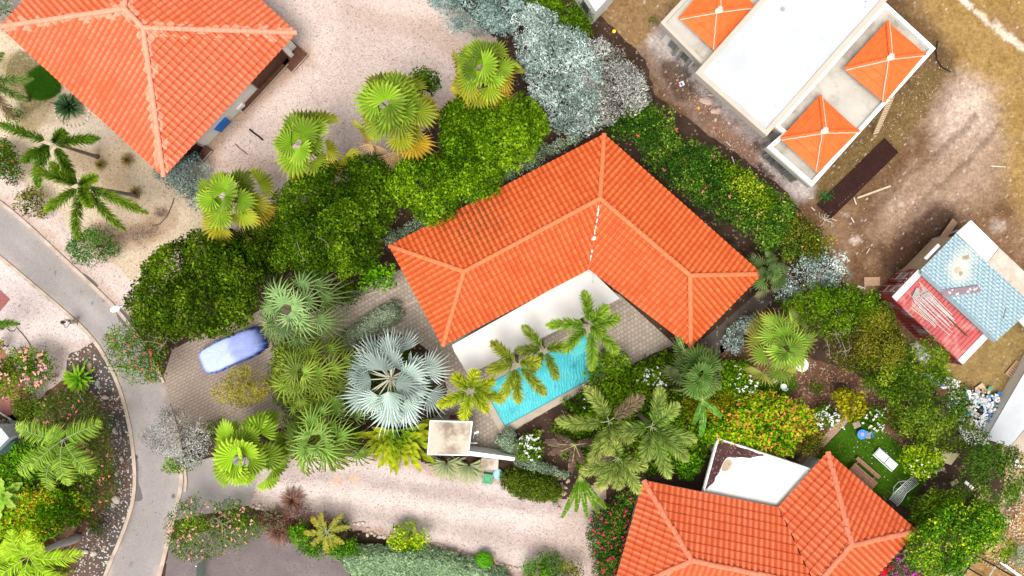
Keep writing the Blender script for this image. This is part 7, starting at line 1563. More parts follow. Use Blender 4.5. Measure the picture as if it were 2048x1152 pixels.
# ---- red shipping container
def container():
    zt = 2.6; T = [P(1783, 594, zt), P(1841, 541, zt), P(1982, 675, zt), P(1925, 730, zt)]
    u = (T[3] - T[0]); u.z = 0; Ln = u.length; u.normalize(); v = (T[1] - T[0]); v.z = 0; v -= u * v.dot(u); Wd = v.length; v.normalize()
    o_ = V3((T[0].x, T[0].y, 0)); c = o_ + u * Ln / 2 + v * Wd / 2; rz = math.atan2(u.y, u.x)
    t = thing('shipping_container', 'rusty red shipping container with pipes on its faded pink roof', 'shipping container', (c.x, c.y, 0))
    side = surf('red_corrugated', (.3, .055, .045), (.2, .03, .03), 1.2, .6, stain=(.42, .4, .38), stain_amt=.8, stain_scale=.8)
    roofm = surf('faded_red_roof', (.45, .105, .1), (.37, .075, .075), 1.0, .7, stain=(.56, .25, .22), stain_amt=.6, stain_scale=1.3)
    def corr(p0, d, ln, nrm, z0, z1, period=.28, depth=.04, mat=None, name='side_wall'):
        m = MB(); n = int(ln / period); prof = [(0, 0), (.3, 0), (.5, 1), (.8, 1)]; pts = []
        for i in range(n):
            for a, b_ in prof: pts.append(p0 + d * ((i + a) * ln / n) - nrm * (b_ * depth))
        pts.append(p0 + d * ln); vs = [p + V3((0, 0, z0)) for p in pts] + [p + V3((0, 0, z1)) for p in pts]; k = len(pts)
        m.add(vs, [(i, i + 1, k + i + 1, k + i) for i in range(k - 1)]); return part(m, name, mat or side, t)
    corr(o_ + u * .15, u, Ln - .3, -v, .15, zt - .12); corr(o_ + v * Wd + u * .15, u, Ln - .3, v, .15, zt - .12); corr(o_ + u * Ln + v * .15, v, Wd - .3, u, .15, zt - .12, name='end_wall')
    # corrugated roof
    m = MB(); n = 20; pts = []
    for i in range(n):
        for a, b_ in ((0, 0), (.12, 1), (.88, 1), (1.0, 0)): pts.append((.45 + (i + a) * (Ln - .9) / n, b_ * .045))
    vs = [o_ + u * a + v * .06 + V3((0, 0, zt - .03 + h_)) for a, h_ in pts] + [o_ + u * a + v * (Wd - .06) + V3((0, 0, zt - .03 + h_)) for a, h_ in pts]; k = len(pts)
    m.add(vs, [(i, i + 1, k + i + 1, k + i) for i in range(k - 1)]); rf = part(m, 'roof', roofm, t)
    for a, lb in ((.22, 1), (Ln - .22, 1)):
        m = MB(); m.box(o_ + u * a + v * Wd / 2 + V3((0, 0, zt - .01)), (.42, Wd - .06, .03), rz); part(m, 'white_roof_end', M['whiteroof'], rf)
    for i in (0, 1):
        for j in (0, 1):
            m = MB(); m.box(o_ + u * (.07 + i * (Ln - .14)) + v * (.07 + j * (Wd - .14)) + V3((0, 0, zt / 2)), (.15, .15, zt), rz); m.box(o_ + u * (.08 + i * (Ln - .16)) + v * (.08 + j * (Wd - .16)) + V3((0, 0, zt - .06)), (.18, .18, .12), rz); part(m, 'corner_post', side, t)
    for z in (.08, zt - .08):
        m = MB()
        for j in (0.04, Wd - .04): m.box(o_ + u * Ln / 2 + v * j + V3((0, 0, z)), (Ln - .3, .08, .12), rz)
        for i in (0.04, Ln - .04): m.box(o_ + u * i + v * Wd / 2 + V3((0, 0, z)), (.08, Wd - .3, .12), rz)
        part(m, 'rail', side, t)
    for k in (.27, .73):
        m = MB(); c0 = o_ + v * (Wd * k) - u * .0 + V3((0, 0, zt / 2)); m.box(c0, (.06, Wd * .42, zt - .35), rz); dr = part(m, 'door', side, t)
        m = MB()
        for s in (-.25, .25): m.tube(c0 - u * .06 + v * s - V3((0, 0, 1.1)), c0 - u * .06 + v * s + V3((0, 0, 1.1)), .025, n=6); m.box(c0 - u * .07 + v * (s * .6) - V3((0, 0, .3)), (.03, .3, .05), rz)
        m.box(c0 - u * .035 + V3((0, 0, .5)), (.012, .5, .25), rz); part(m, 'lock_bar', M['galv'], dr)
    # the pipes lying on the roof
    q = random.Random(4)
    for k in range(17):
        a0 = .7 + q.uniform(-.15, .5); ln = 2.9 + q.uniform(-.5, .4); b0 = .55 + k * .083; m = MB(); zz = zt + .03 + (k % 3) * .025
        if k < 4: ln *= .85; a0 += .5
        p0 = o_ + u * a0 + v * b0 + V3((0, 0, zz)); p1 = o_ + u * (a0 + ln) + v * (b0 + q.uniform(-.1, .1)) + V3((0, 0, zz))
        m.tube(p0, p1, .026, n=6); ob = m.build('metal_pipe', M['galv']); tag(ob, ORD[k] + ' grey metal pipe from the lower edge of the pile on the container roof', 'pipe', 'pipes on the container roof')
    m = MB(); m.box(o_ + u * 4.3 + v * 1.5 + V3((0, 0, zt + .05)), (1.65, .1, .05), rz + .02); tag(m.build('timber_batten', M['darkwood']), 'single dark brown batten lying on the pink container roof', 'batten')
    m = MB(); m.box(o_ + u * 2.0 + v * .42 + V3((0, 0, zt + .04)), (1.3, .07, .05), rz + .12); tag(m.build('timber_batten', M['plank']), 'single pale short batten in front of the pipes on the container roof', 'batten')
    m = MB(); m.box(o_ + u * .9 + v * 1.2 + V3((0, 0, zt + .13)), (.25, .7, .05), rz + .3); m.box(o_ + u * 1.35 + v * 1.55 + V3((0, 0, zt + .13)), (.1, .6, .05), rz - .3); tag(m.build('wire_bundle', M['frame']), 'dark tangled wire lying across the metal pipes', 'wire')
    return
container()
# ---- shed with pale blue shingle roof
t = thing('site_shed', 'site shed with pale blue shingle roof attached to the red container', 'shed', P(1950, 570, 0))
zb_, za_ = 2.75, 2.95
q4 = [(1840, 541), (1912, 467), (2060, 605), (2062, 620), (1993, 682)]
mb = MB(); mb.prism(px2(q4, 2.9), 2.8, 2.9); rf = part(mb, 'roof', M['shingle'], t)
mb = MB(); a_, b_ = P(1842, 545, 2.93), P(1990, 683, 2.93); d = (b_ - a_); mb.box((a_ + b_) / 2, (d.length, .25, .05), math.atan2(d.y, d.x)); part(mb, 'roof_edge', surf('blue_grey_trim', (.2, .25, .28), None, 3, .8), rf)
mb = MB(); mb.prism(lwalls(px2(q4, 2.9), .12, 0, 0), 0, 2.79); part(mb, 'wall', M['plank'], t)
mb = MB(); mb.prism(px2([(1913, 466), (1942, 440), (1998, 495), (1974, 525)], 2.7), 2.55, 2.7); part(mb, 'white_board', M['whiteroof'], rf)
mb = MB(); mb.prism(px2([(1974, 526), (1999, 496), (2120, 610), (2095, 640)], 2.7), 2.55, 2.7); part(mb, 'plywood_board', surf('stained_plywood', (.55, .47, .4), (.42, .33, .27), 2, .8, stain=(.3, .2, .14), stain_amt=.4, stain_scale=1.5), rf)
mb = MB(); mb.prism(px2([(1848, 516), (1876, 487), (1881, 492), (1854, 520)], 2.6), 2.5, 2.6); part(mb, 'white_board', M['whiteroof'], rf)
mb = MB(); c = P(1922, 582, 3.0); mb.box(c, (2.4, .42, .03), R(7)); tag(mb.build('patterned_mat', surf('mauve_mat', (.24, .17, .19), (.2, .14, .16), 3, .9, (.6, .55, .55), .1, 7)), 'mauve strip of patterned sheeting lying across the blue shingle roof', 'sheeting')
mb = MB(); mb.box(P(2010, 627, 2.96), (.06, .75, .04), R(-15)); tag(mb.build('timber_batten', M['frame']), 'thin dark stick lying on the right of the blue shingle roof', 'stick')
mb = MB(); mb.prism(px2([(2036, 640), (2048, 628), (2100, 680), (2085, 695)], 2.3), 2.2, 2.3); part(mb, 'white_board', M['whiteroof'], rf)

# ---- loose timber, planks, pallets
def plank(px, py, ln, wd, rz, mat, label, z=.08, name='wooden_plank', th=.05, cat='plank', group=None, rx=0):
    m = MB(); m.box(P(px, py, z), (ln, wd, th), R(rz), rx=rx); return tag(m.build(name, M[mat]), label, cat, group)
plank(1748, 384, 2.35, .13, 20, 'plank', 'long pale plank lying on brown dirt beside the rusty mesh')
plank(1744, 563, 1.05, .6, 2, 'wood', 'square brown plywood sheet on the dirt left of the red container', name='plywood_sheet', cat='plywood')
plank(1997, 333, .95, .08, -3, 'rock', 'short white batten on the dirt near the right edge')
plank(1897, 460, 1.5, .5, 55, 'wood', 'brown board leaning at the upper corner of the blue shingle shed', z=.5, rx=.3)
plank(1890, 470, 1.9, .12, 20, 'frame', 'grey beam lying under the leaning brown board', z=.35)
plank(1863, 497, 1.5, .6, 45, 'wood', 'wide brown board leaning on the left wall of the blue shingle shed', z=.45, rx=.35)
plank(1722, 575, .55, .16, -20, 'rock', 'small white board scrap below the brown plywood sheet')
plank(1737, 20, .4, .1, 60, 'rock', 'white scrap', ) if False else None
for (x, y, l_, rz, lb) in ((1604, 386, .35, 10, 'just below the lowest corner of the unfinished house'), (1622, 396, .3, 5, 'left of the small green weed shrub'), (1626, 418, .35, -40, 'at the lower end of the rusty mesh stack'), (1705, 440, .4, -60, 'right of the torn white sacking'), (1736, 502, .4, 60, 'above the brown plywood sheet'), (1710, 402, .5, -70, 'at the left tip of the long pale plank'), (1466, 320, .5, -70, 'beside the hedge left of the unfinished house'), (1457, 288, .45, -45, 'on the reddish rubble beside the white slab roof')):
    plank(x, y, l_, .07, rz, 'rock', 'small pale board splinter ' + lb, group='pale splinters on the building dirt', name='wood_scrap', cat='scrap')
def pallet(px, py, rz, label, sx=1.15, sy=.95):
    c = P(px, py, 0); rz = R(rz); u = V3((math.cos(rz), math.sin(rz), 0)); v = V3((-u.y, u.x, 0)); t = thing('wooden_pallet', label, 'pallet', (c.x, c.y, 0))
    m = MB()
    for k in range(8): m.box(c + u * (-sx / 2 + .05 + k * (sx - .1) / 7) + V3((0, 0, .14)), (.09, sy, .022), rz)
    part(m, 'top_board', M['wood'], t)
    m = MB()
    for s in (-.45, 0, .45): m.box(c + v * (s * sy) + V3((0, 0, .08)), (sx, .09, .09), rz)
    part(m, 'bearer', M['wood'], t)
    m = MB()
    for k in (0, 3, 7): m.box(c + u * (-sx / 2 + .05 + k * (sx - .1) / 7) + V3((0, 0, .02)), (.09, sy, .022), rz)
    part(m, 'bottom_board', M['wood'], t)
pallet(2030, 742, 50, 'brown wooden pallet lying on the dirt above the long white roof')
# ---- rusty mesh stack in the dark strip
c = P(1712, 356, 0); t = thing('mesh_stack', 'long dark stack of rusty reinforcement mesh on the dirt beside the unfinished house', 'steel mesh', (c.x, c.y, 0))
A_, B_ = P(1646, 424, 0), P(1783, 290, 0); u = (B_ - A_).normalized(); v = V3((-u.y, u.x, 0)); Ln = (B_ - A_).length
rust = surf('dark_rust', (.075, .03, .022), (.04, .015, .012), 3, .85)
m = MB(); q = random.Random(8)
for k in range(15):
    o2 = v * (-.64 + k * .09); m.tube(A_ + o2 + u * q.uniform(-.2, .3) + V3((0, 0, .16)), B_ + o2 - u * q.uniform(-.2, .4) + V3((0, 0, .16)), .016, n=5)
part(m, 'long_bars', rust, t)
m = MB()
for k in range(36): m.tube(A_ + u * (k * Ln / 36 + .05) - v * .68 + V3((0, 0, .18)), A_ + u * (k * Ln / 36 + .05) + v * .68 + V3((0, 0, .18)), .012, n=4)
part(m, 'cross_bars', rust, t)
m = MB(); m.box((A_ + B_) / 2 + V3((0, 0, .08)), (Ln * .98, 1.28, .12), math.atan2(u.y, u.x)); part(m, 'lower_layers', surf('rust_layers', (.028, .011, .01), (.015, .007, .006), 6, .95), t)
m = MB(); q = random.Random(2)
for k in range(9): a = q.uniform(0, 6.28); m.path([P(1650, 440, .1), P(1650 + 14 * math.cos(a), 440 + 10 * math.sin(a), .15), P(1650 + 24 * math.cos(a + .4), 440 + 18 * math.sin(a + .4), .05)], .02, 4)
for k in range(12): f = k / 12; m.path([P(1655 + f * 70, 432 - f * 60, .1), P(1662 + f * 70, 424 - f * 62, .12)], .03, 4)
tag(m.build('torn_sack', M['rock']), 'torn white sacking trailing from the lower end of the rusty mesh stack', 'sacking')
# ---- ladder leaning on the parapet
t = thing('ladder', 'pale ladder leaning against the white parapet of the unfinished house', 'ladder', P(1752, 266, 0))
a0, b0 = P(1751, 268, 0.05), P(1783, 194, 3.85); s = V3((.17, .06, 0))
for sg in (-1, 1): m = MB(); m.tube(a0 + s * sg, b0 + s * sg, .03, n=6); part(m, 'rail', M['plank'], t)
for k in range(15): m = MB(); p = a0.lerp(b0, (k + .5) / 15); m.box(p, (.38, .09, .03), R(20)); part(m, 'rung', M['plank'], t)
# ---- black hose on the grass
m = MB(); m.path([P(a, b_, .09) for a, b_ in ((1876, 82), (1872, 100), (1874, 120), (1885, 135), (1902, 144))], .035, 6); tag(m.build('black_hose', M['black']), 'curved black hose on the dirt right of the white parapet corner', 'hose')
# ---- little coloured things on the dirt
m = MB(); m.box(P(1363, 168, .15), (.34, .3, .16), .4, col=(.7, .65, .55)); m.box(P(1363, 168, .24), (.12, .2, .02), .4, col=(.02, .08, .6)); m.box(P(1358, 166, .24), (.05, .28, .02), .4, col=(.6, .05, .03)); tag(m.build('paper_sack', M['col']), 'small white sack with blue and red print lying on the dirt', 'sack')
m = MB(); m.lathe(P(1228, 63, .05), [(.05, 0), (.12, .03), (.12, .08), (.04, .1)], 10, (.8, .62, .02)); tag(m.build('yellow_lid', M['col']), 'small yellow plastic lid on the dirt near the top edge', 'lid')
m = MB(); m.blob(P(1397, 216, .12), (.09, .12, .09), 2, 8, .2, (.85, .4, .03)); tag(m.build('orange_bottle', M['col']), 'small orange plastic container on the reddish debris beside the unfinished house', 'bottle')
for (x, y, rx_, ry_, lb) in ((1412, 202, .42, .3, 'large pale rubble slab beside the unfinished house wall'), (1433, 222, .34, .24, 'pale rubble lump lower right of the large rubble slab'), (1421, 190, .22, .08, 'thin white broken tile above the large rubble slab'), (1431, 240, .1, .16, 'small white broken block near the rubble lumps'), (1458, 246, .14, .1, 'white lump of mortar right of the rubble')):
    m = MB(); m.blob(P(x, y, .08), (rx_, ry_, .1), int(x), 10, .3); tag(m.build('rubble', M['rockpink'] if rx_ > .3 else M['rock']), lb, 'rubble')
m = MB(); m.box(P(2033, 923, .1), (.25, .5, .08), R(25)); m.box(P(2036, 931, .1), (.5, .16, .08), R(-20)); tag(m.build('white_scrap', M['white']), 'small white plastic scrap alone on the brown track at the right edge', 'scrap')

# ---- rubbish heap
def sheet_blob(name, label, pts, z, mat, seed, amp=.25, cat='sheet'):
    q = random.Random(seed); pp = [P(a, b_, z) for a, b_ in pts]; cx = sum((p for p in pp), V3()) / len(pp); m = MB(); n = len(pp) * 3; ring = []
    for i in range(n):
        a, b_ = pp[i // 3], pp[(i // 3 + 1) % len(pp)]; ring.append(a.lerp(b_, (i % 3) / 3) + V3((q.uniform(-.05, .05), q.uniform(-.05, .05), 0)))
    vs = []; K = 6
    for k in range(K):
        f = k / K
        for p in ring: vs.append(V3((p.x, p.y, .08)).lerp(V3((cx.x, cx.y, z)), f) + V3((0, 0, (q.uniform(0, amp) if k else 0))))
    vs.append(V3((cx.x, cx.y, z))); fs = [(k * n + i, k * n + (i + 1) % n, (k + 1) * n + (i + 1) % n, (k + 1) * n + i) for k in range(K - 1) for i in range(n)] + [((K - 1) * n + i, (K - 1) * n + (i + 1) % n, len(vs) - 1) for i in range(n)]
    m.add(vs, fs); o = m.build(name, mat if not isinstance(mat, str) else M[mat]); return tag(o, label, cat)
sheet_blob('plastic_sheet', 'crumpled white plastic sheet with blue edge below the red container', [(1843, 750), (1858, 745), (1880, 750), (1925, 762), (1920, 780), (1890, 778), (1870, 766)], .3, 'white', 1, .12)
m = MB(); m.path([P(a, b_, .3) for a, b_ in ((1848, 754), (1868, 764), (1888, 772))], [.05, .1, .04], 6); tag(m.build('blue_tarp', M['blue']), 'narrow strip of bright blue tarp on the crumpled white sheet', 'tarp')
sheet_blob('white_tarp', 'large flat white sheet in the rubbish heap beside the long white roof', [(1938, 790), (1958, 786), (1980, 797), (1995, 808), (1990, 825), (1975, 838), (1965, 870), (1950, 880), (1940, 850), (1945, 820)], .5, 'white', 2, .15)
sheet_blob('rubbish_bag', 'white rubbish bag lying below the side of the red container', [(1830, 690), (1845, 684), (1860, 696), (1872, 715), (1862, 730), (1845, 722), (1838, 704)], .8, 'white', 3, .2, 'bag')
qb = random.Random(6)
bags = [(1958, 822, .42, 'black', 'black rubbish bag in the middle of the white rubbish heap'), (1922, 800, .3, 'black', 'black rubbish bag at the upper part of the rubbish heap'), (1934, 806, .28, 'black', 'smaller black rubbish bag touching the other black one'), (1910, 798, .4, 'white', 'white rubbish bag at the left of the black bags'), (1903, 812, .35, 'white', 'white rubbish bag partly under the tangled tree'), (1922, 835, .3, 'white', 'white rubbish bag lower down between the yellow scraps'), (1945, 843, .34, 'white', 'white rubbish bag below the yellow board'), (1915, 790, .3, 'greywall', 'grey rubbish bag next to the paint bucket'), (1962, 800, .35, 'whitecool', 'shiny white rubbish bag on the flat white sheet')]
for x, y, r0, mt, lb in bags: m = MB(); m.blob(P(x, y, .3), (r0, r0 * qb.uniform(.7, 1), .3), int(x + y), 10, .2); tag(m.build('rubbish_bag', M[mt]), lb, 'rubbish bag', 'bags in the rubbish heap')
for x, y, lb in ((1934, 791, 'white round bucket standing in the rubbish heap'), (1930, 783, 'white bucket lying at the top of the rubbish heap')):
    t = thing('paint_bucket', lb, 'bucket', P(x, y, 0)); m = MB(); c = P(x, y, 0); m.lathe(c, [(.12, .1), (.15, .45), (.16, .47), (.14, .48)], 14); part(m, 'body', M['white'], t); m = MB(); m.lathe(c, [(.03, .482), (.03, .49)], 8); part(m, 'cap', M['black'], t)
plank(1961, 777, .6, .5, 35, 'plank', 'tan cardboard sheet at the upper right of the rubbish heap', z=.2, name='cardboard_sheet', cat='cardboard', th=.04)
plank(1972, 783, .6, .35, -10, 'sand', 'sand coloured board scrap beside the cardboard sheet', z=.25, name='board_scrap', cat='board')
plank(1981, 777, .3, .22, -25, 'green_plastic', 'small turquoise green box lid beside the cardboard', z=.3, name='plastic_scrap', cat='scrap')
plank(1945, 822, 1.0, .14, -30, 'coping', 'yellowish plank crossing the rubbish heap below the black bags', z=.55)
m = MB(); m.lathe(P(1992, 786, .0), [(.1, .1), (.13, .35), (.11, .36)], 12); tag(m.build('blue_bucket', M['blue']), 'bright blue round bucket on the dirt right of the cardboard', 'bucket')
for x, y, lb in ((1977, 828, 'blue plastic can at the lower right of the white sheet'), (1970, 815, 'small blue bottle on the white sheet, upper one'), (1974, 820, 'small blue bottle on the white sheet, lower one'), (1908, 810, 'blue scrap under the tangled tree')):
    m = MB(); m.blob(P(x, y, .45), (.14, .1, .1), int(x), 8, .15); tag(m.build('blue_can', M['blue']), lb, 'can')
# small bits of rubbish
r_ = np.random.default_rng(12)
def litter(name, label, poly, n, size, cols, z=.1, zj=.1, cat='litter', mat='petal'):
    pw_ = [tuple(P(a, b_))[:2] for a, b_ in poly]; xs = [p[0] for p in pw_]; ys = [p[1] for p in pw_]
    X = r_.uniform(min(xs), max(xs), n * 3); Y = r_.uniform(min(ys), max(ys), n * 3); k = inside(pw_, X, Y); X, Y = X[k][:n], Y[k][:n]; m = len(X)
    cc = np.array(cols)[r_.integers(0, len(cols), m)] * r_.uniform(.7, 1.15, (m, 1)); V, Cc = leafquads(np.stack([X, Y, z + r_.random(m) * zj], 1), np.tile(np.array([0, 0, 1.]), (m, 1)), size, np.clip(cc, 0, 1), r_, .8, .25)
    tag(mk(name, V, np.arange(len(V)).reshape(-1, 4), M[mat], None, Cc), label, cat, kind='stuff')
litter('litter', 'scattered small white and coloured scraps over the rubbish heap', [(1890, 780), (1950, 775), (1990, 790), (1990, 830), (1970, 870), (1930, 860), (1900, 830)], 420, .22, [(.8, .8, .8)] * 5 + [(.1, .3, .6), (.02, .02, .02), (.5, .4, .25), (.05, .4, .4)], .3, .3)
litter('rubble_chips', 'scattered pale rubble chips over the building site dirt', [(1190, 0), (1330, 60), (1420, 190), (1600, 370), (1800, 230), (1900, 100), (2048, 300), (2048, 640), (1850, 480), (1800, 560), (1700, 560), (1640, 470), (1420, 270), (1300, 170), (1190, 60)], 800, .065, [(.5, .38, .28), (.4, .27, .18), (.65, .57, .47), (.3, .18, .1)], .03, .04)
litter('rubble_chips', 'scattered pink and white rubble chips beside the unfinished house', [(1340, 140), (1390, 170), (1530, 300), (1600, 380), (1520, 370), (1400, 240)], 600, .09, [(.5, .33, .25), (.62, .52, .45), (.35, .17, .1)], .03, .04)
litter('rubble_chips', 'ochre stones scattered on the field at the lower right', [(2048, 960), (2048, 1152), (1960, 1130), (1990, 1060)], 700, .13, [(.6, .45, .28), (.4, .25, .12), (.7, .62, .5)], .03, .04)
litter('rubble_chips', 'gravel chips along the ochre strip between parapet and track', [(1760, 210), (1870, 110), (1920, 140), (1800, 290), (1640, 400), (1640, 380)], 500, .08, [(.42, .32, .17), (.55, .48, .38), (.2, .12, .04)], .03, .04)
litter('fallen_petals', 'fallen white blossoms scattered on the turf and brown mulch', [(1700, 840), (1760, 850), (1860, 935), (1810, 1000), (1700, 900)], 46, .08, [(.8, .78, .6), (.8, .8, .75)], .105, .01)
litter('fallen_petals', 'fallen pink petals on the brown mulch beside the yellow green shrub', [(1640, 750), (1720, 760), (1760, 820), (1700, 840), (1650, 820)], 40, .08, [(.7, .2, .16), (.75, .3, .25)], .1, .01)
litter('dry_leaves', 'dry brown leaves littered over the mulch beds on the right', [(1560, 730), (1700, 740), (1830, 860), (1850, 920), (1790, 890), (1715, 825), (1600, 830)], 900, .1, [(.3, .18, .1), (.42, .3, .2), (.15, .07, .04)], .095, .02)
litter('dry_leaves', 'dry leaves littered over the dark bed left of the road', [(180, 700), (262, 910), (250, 1010), (200, 1110), (160, 1140), (160, 1050), (225, 1000), (215, 860)], 700, .1, [(.4, .22, .14), (.55, .45, .38), (.2, .1, .06)], .085, .02)
# twigs and palm litter on the gravel
def twig(pts, r0, label, name='fallen_twig'): m = MB(); m.path([P(a, b_, .1) for a, b_ in pts], r0, 5); tag(m.build(name, M['black'] if r0 > .04 else M['bark']), label, 'twig')
twig([(499, 258), (508, 266), (518, 273), (526, 280)], .06, 'dark broken branch on the gravel beside the fan palm with orange skirt')
twig([(470, 287), (478, 296), (487, 302), (495, 309)], .03, 'thin dark curved twig on the pink gravel below the blue bin')
twig([(348, 396), (343, 412), (334, 432), (320, 448), (305, 452)], .035, 'long thin dark hose curving across the sand beside the fan palm')
twig([(14, 657), (20, 662), (28, 662), (33, 655), (45, 668), (56, 682), (62, 694)], .03, 'long bare curved twig on the pale gravel above the pink flowering bush')
for i, pts in enumerate(([(773, 940), (783, 978), (795, 1035)], [(843, 985), (900, 995)], [(843, 987), (827, 1030)], [(904, 1000), (915, 1070)], [(1012, 992), (985, 1020), (950, 1080)])):
    m = MB(); 
    for k in range(len(pts) - 1):
        a, b_ = pts[k], pts[k + 1]; n = 12
        for j in range(n):
            if rnd.random() < .25: continue
            f = j / n; g = (j + .8) / n; m.tube(P(a[0] + (b_[0] - a[0]) * f, a[1] + (b_[1] - a[1]) * f, .075), P(a[0] + (b_[0] - a[0]) * g, a[1] + (b_[1] - a[1]) * g, .075), .012, n=4)
    tag(m.build('ground_crack', M['frame']), ('thin dark seam on the pink gravel below the large fern', 'thin dark seam running sideways in the middle of the pink gravel', 'short thin seam going down left in the middle of the pink gravel', 'thin seam on the pink gravel above the stone row', 'thin seam on the pink gravel below the oval hedge')[i], 'seam')
# ---- rocks
G = 'border stones'
rocks = [(211, 795, 7, 5, 'white', 'white stone on dark gravel below the bright cycad'), (229, 862, 4, 7, 'white', 'white stone close to the kerb on dark gravel'), (243, 918, 4, 6, 'white', 'white stone right at the kerb, level with the pink flowers'), (234, 948, 3, 5, 'white', 'small white stone below the kerb stone'), (232, 1000, 9, 8, 'white', 'biggest white stone on the brown mulch beside the road'), (187, 1107, 7, 6, 'white', 'round white stone with a hole at the bottom left'), (170, 1104, 7, 5, 'white', 'white stone left of the round stone with a hole'), (179, 733, 7, 9, 'sand', 'large tan boulder above the bright cycad'), (196, 768, 6, 8, 'grey', 'grey stone right of the bright cycad'),
         (1127, 987, 7, 5, 'pink', 'pink stone right of the oval clipped hedge'), (1110, 1008, 6, 5, 'grey', 'grey paving stone below the oval clipped hedge'), (1118, 1016, 4, 4, 'pink', 'small stone below the grey paving stone'), (474, 1006, 5, 6, 'white', 'pale stone between the lime fan palm and the pink bush')]
M['rockgrey'] = surf('grey_rock', (.3, .3, .28), (.2, .2, .19), 3, .9, bmp=.4); M['rocktan'] = surf('tan_rock', (.45, .33, .2), (.3, .2, .12), 3, .9, bmp=.4)
for i, (x, y, rx_, ry_, k, lb) in enumerate(rocks):
    m = MB(); m.blob(P(x, y, .14), (rx_ / 30, ry_ / 30, .16), i, 9, .22); tag(m.build('garden_stone', M[{'white': 'rock', 'sand': 'rocktan', 'grey': 'rockgrey', 'pink': 'rockpink'}[k]]), lb, 'stone')
row1 = [(506, 1013), (516, 1016), (526, 1018), (519, 1010)]
row2 = [(709, 1048), (718, 1048), (726, 1046), (735, 1058), (743, 1066), (750, 1070), (760, 1074), (769, 1074), (778, 1077), (735, 1070)]
row3 = [(838, 1091), (846, 1091), (858, 1096), (868, 1095), (874, 1089), (882, 1092), (888, 1097), (889, 1104), (900, 1107), (912, 1107), (918, 1102), (926, 1107), (937, 1113), (945, 1116), (994, 1127), (1003, 1130), (1012, 1133), (1020, 1134), (1030, 1136), (1040, 1137), (860, 1100)]
q = random.Random(44)
for row, lb in ((row1, 'pale stone in the short row beside the agave'), (row2, 'pale stone in the row left of the lime tipped shrub'), (row3, 'pale stone in the long row above the silver hedge')):
    for i, (x, y) in enumerate(sorted(row)):
        m = MB(); m.blob(P(x, y, .12), (q.uniform(.13, .2), q.uniform(.11, .16), .12), i + int(x), 8, .22); tag(m.build('border_stone', M['rock'] if i % 3 else M['rockpink']), lb.replace('pale stone', ORD[i] + ' pale stone from the left'), 'stone', lb.replace('pale stone in', 'stones in'))
for i in range(10):
    x = 1112 + i * 2.8; y = 965 + q.uniform(-16, 14); m = MB(); m.blob(P(x, y, .1), (q.uniform(.1, .16), q.uniform(.08, .14), .1), i + 50, 8, .22); tag(m.build('border_stone', M['rockpink']), ORD[i] + ' pinkish stone from the left in the heap right of the oval hedge', 'stone', 'stones beside the banana plant')
# ---- fence post, gate, frame
m = MB(); m.box(P(990, 1122, .3), (.08, .9, .1), R(2)); tag(m.build('timber_edging', M['wood']), 'short wooden edging board right of the clipped ball bush', 'edging board')
t = thing('mesh_fence', 'green wire mesh fence at the bottom edge beside the pink flowering bush', 'fence', P(408, 1140, 0))
gm = surf('green_wire', (.02, .12, .07), None, 3, .5); x0 = P(412, 1115, 0); x1 = P(405, 1240, 0)
m = MB()
for k in range(46): f = k / 46; p = x0.lerp(x1, f); m.tube((p.x, p.y, .1), (p.x, p.y, 1.6), .01, n=4)
for k in range(9): z = .15 + k * .18; m.tube((x0.x, x0.y, z), (x1.x, x1.y, z), .014, n=4)
part(m, 'mesh', gm, t)
for f in (0, .5, 1): p = x0.lerp(x1, f); m = MB(); m.tube((p.x, p.y, 0), (p.x, p.y, 1.7), .035, n=8); part(m, 'post', M['galv'], t)
t = thing('steel_frame', 'black steel frame of rectangles lying on the dirt in the lower right corner', 'steel frame', P(1990, 1140, 0))
m = MB(); zf = .5
fr = [[(1953, 1112), (1990, 1132), (2030, 1155), (2070, 1178)], [(1936, 1136), (1965, 1153), (2010, 1180)], [(1953, 1112), (1936, 1136), (1915, 1165)], [(1991, 1132), (1970, 1168)]]
for i, l_ in enumerate(fr):
    mm_ = MB(); mm_.path([P(a, b_, zf) for a, b_ in l_], .05, 4); part(mm_, 'bar', M['black'] if i < 3 else M['galv'], t)
for a, b_ in ((1953, 1112), (2030, 1155), (1936, 1136)): mm_ = MB(); mm_.tube(P(a, b_, 0.0), P(a, b_, zf), .05, n=4); part(mm_, 'leg', M['black'], t)
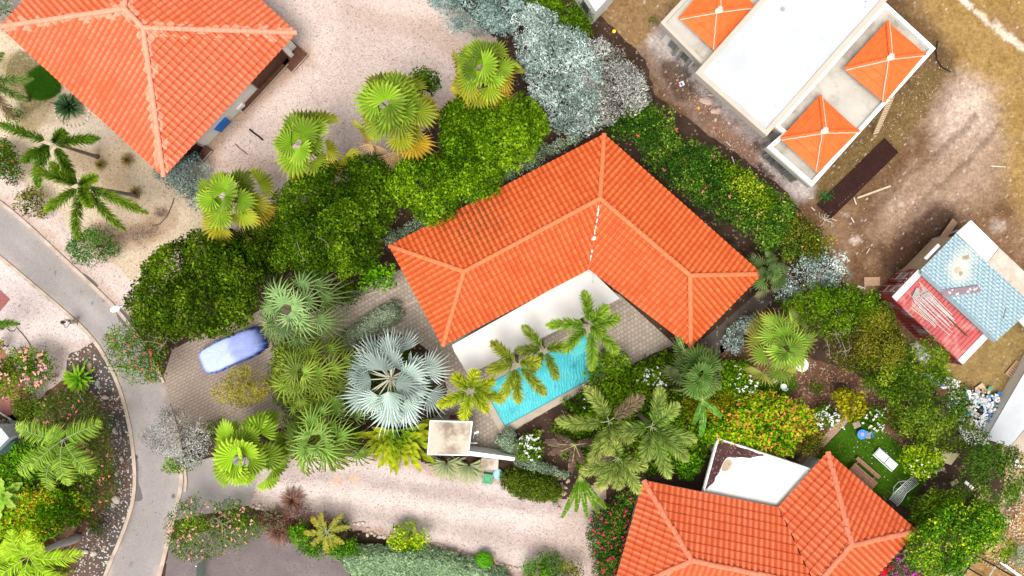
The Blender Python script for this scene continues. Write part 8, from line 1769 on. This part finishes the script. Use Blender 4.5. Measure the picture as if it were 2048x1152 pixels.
for k in range(5):
    m = MB(); m.tube(P(2000 + k * 3, 1124 + k * 1.5, .2 + .03 * (k % 2)), P(2048 + k * 4, 1160 + k * 2, .2), .05, n=6); tag(m.build('white_pipe', M['white']), ORD[k] + ' white plastic pipe from the left beside the black steel frame', 'pipe', 'white pipes beside the steel frame')
# scraps under round tree
plank(1909, 965, .5, .3, 30, 'sand', 'yellow board scrap below the round tree at the right', z=.3, name='board_scrap', cat='board')
plank(1938, 970, .7, .2, -40, 'white', 'white board scrap below the round tree at the right', z=.3, name='board_scrap', cat='board')

litter('dry_leaves', 'small dark leaves and bits scattered on the pink gravel yard', [(430, 340), (560, 240), (640, 200), (620, 60), (850, 0), (930, 100), (860, 180), (700, 300), (600, 220), (520, 330)], 420, .06, [(.12, .08, .05), (.25, .18, .12)], .075, .01)
litter('dry_leaves', 'small dark leaves scattered on the pink gravel driveway', [(520, 920), (900, 950), (1180, 1010), (1180, 1140), (960, 1100), (560, 1030)], 420, .055, [(.1, .07, .05), (.25, .18, .14)], .08, .01)
litter('dry_leaves', 'few fallen leaves scattered along the edges of the grey road', [(60, 455), (240, 640), (340, 850), (350, 1000), (280, 1150), (240, 1150), (275, 980), (255, 800), (130, 615), (40, 530)], 140, .07, [(.12, .08, .04), (.3, .2, .08), (.12, .14, .03)], .085, .01)
litter('dry_leaves', 'fallen leaves and dirt bits on the paved driveway beside the covered car', [(345, 700), (600, 640), (600, 840), (440, 860), (350, 830)], 260, .07, [(.1, .06, .03), (.3, .2, .06), (.14, .1, .07)], .08, .01)
litter('fallen_petals', 'fallen pink flowers on the asphalt under the pink flowering bush', [(345, 1080), (480, 1090), (470, 1130), (370, 1130)], 30, .08, [(.8, .25, .3)], .075, .01)

litter('floating_leaves', 'few yellow and brown leaves floating on the pool water', [(985, 790), (1012, 845), (1195, 745), (1165, 690)], 26, .09, [(.45, .4, .05), (.25, .16, .06)], .112, .005)
sheet_blob('plastic_sheet', 'white plastic sheeting under the round tree beside the long white roof', [(1920, 845), (1950, 850), (1975, 870), (1985, 890), (1950, 895), (1925, 880)], .4, 'white', 8, .2)
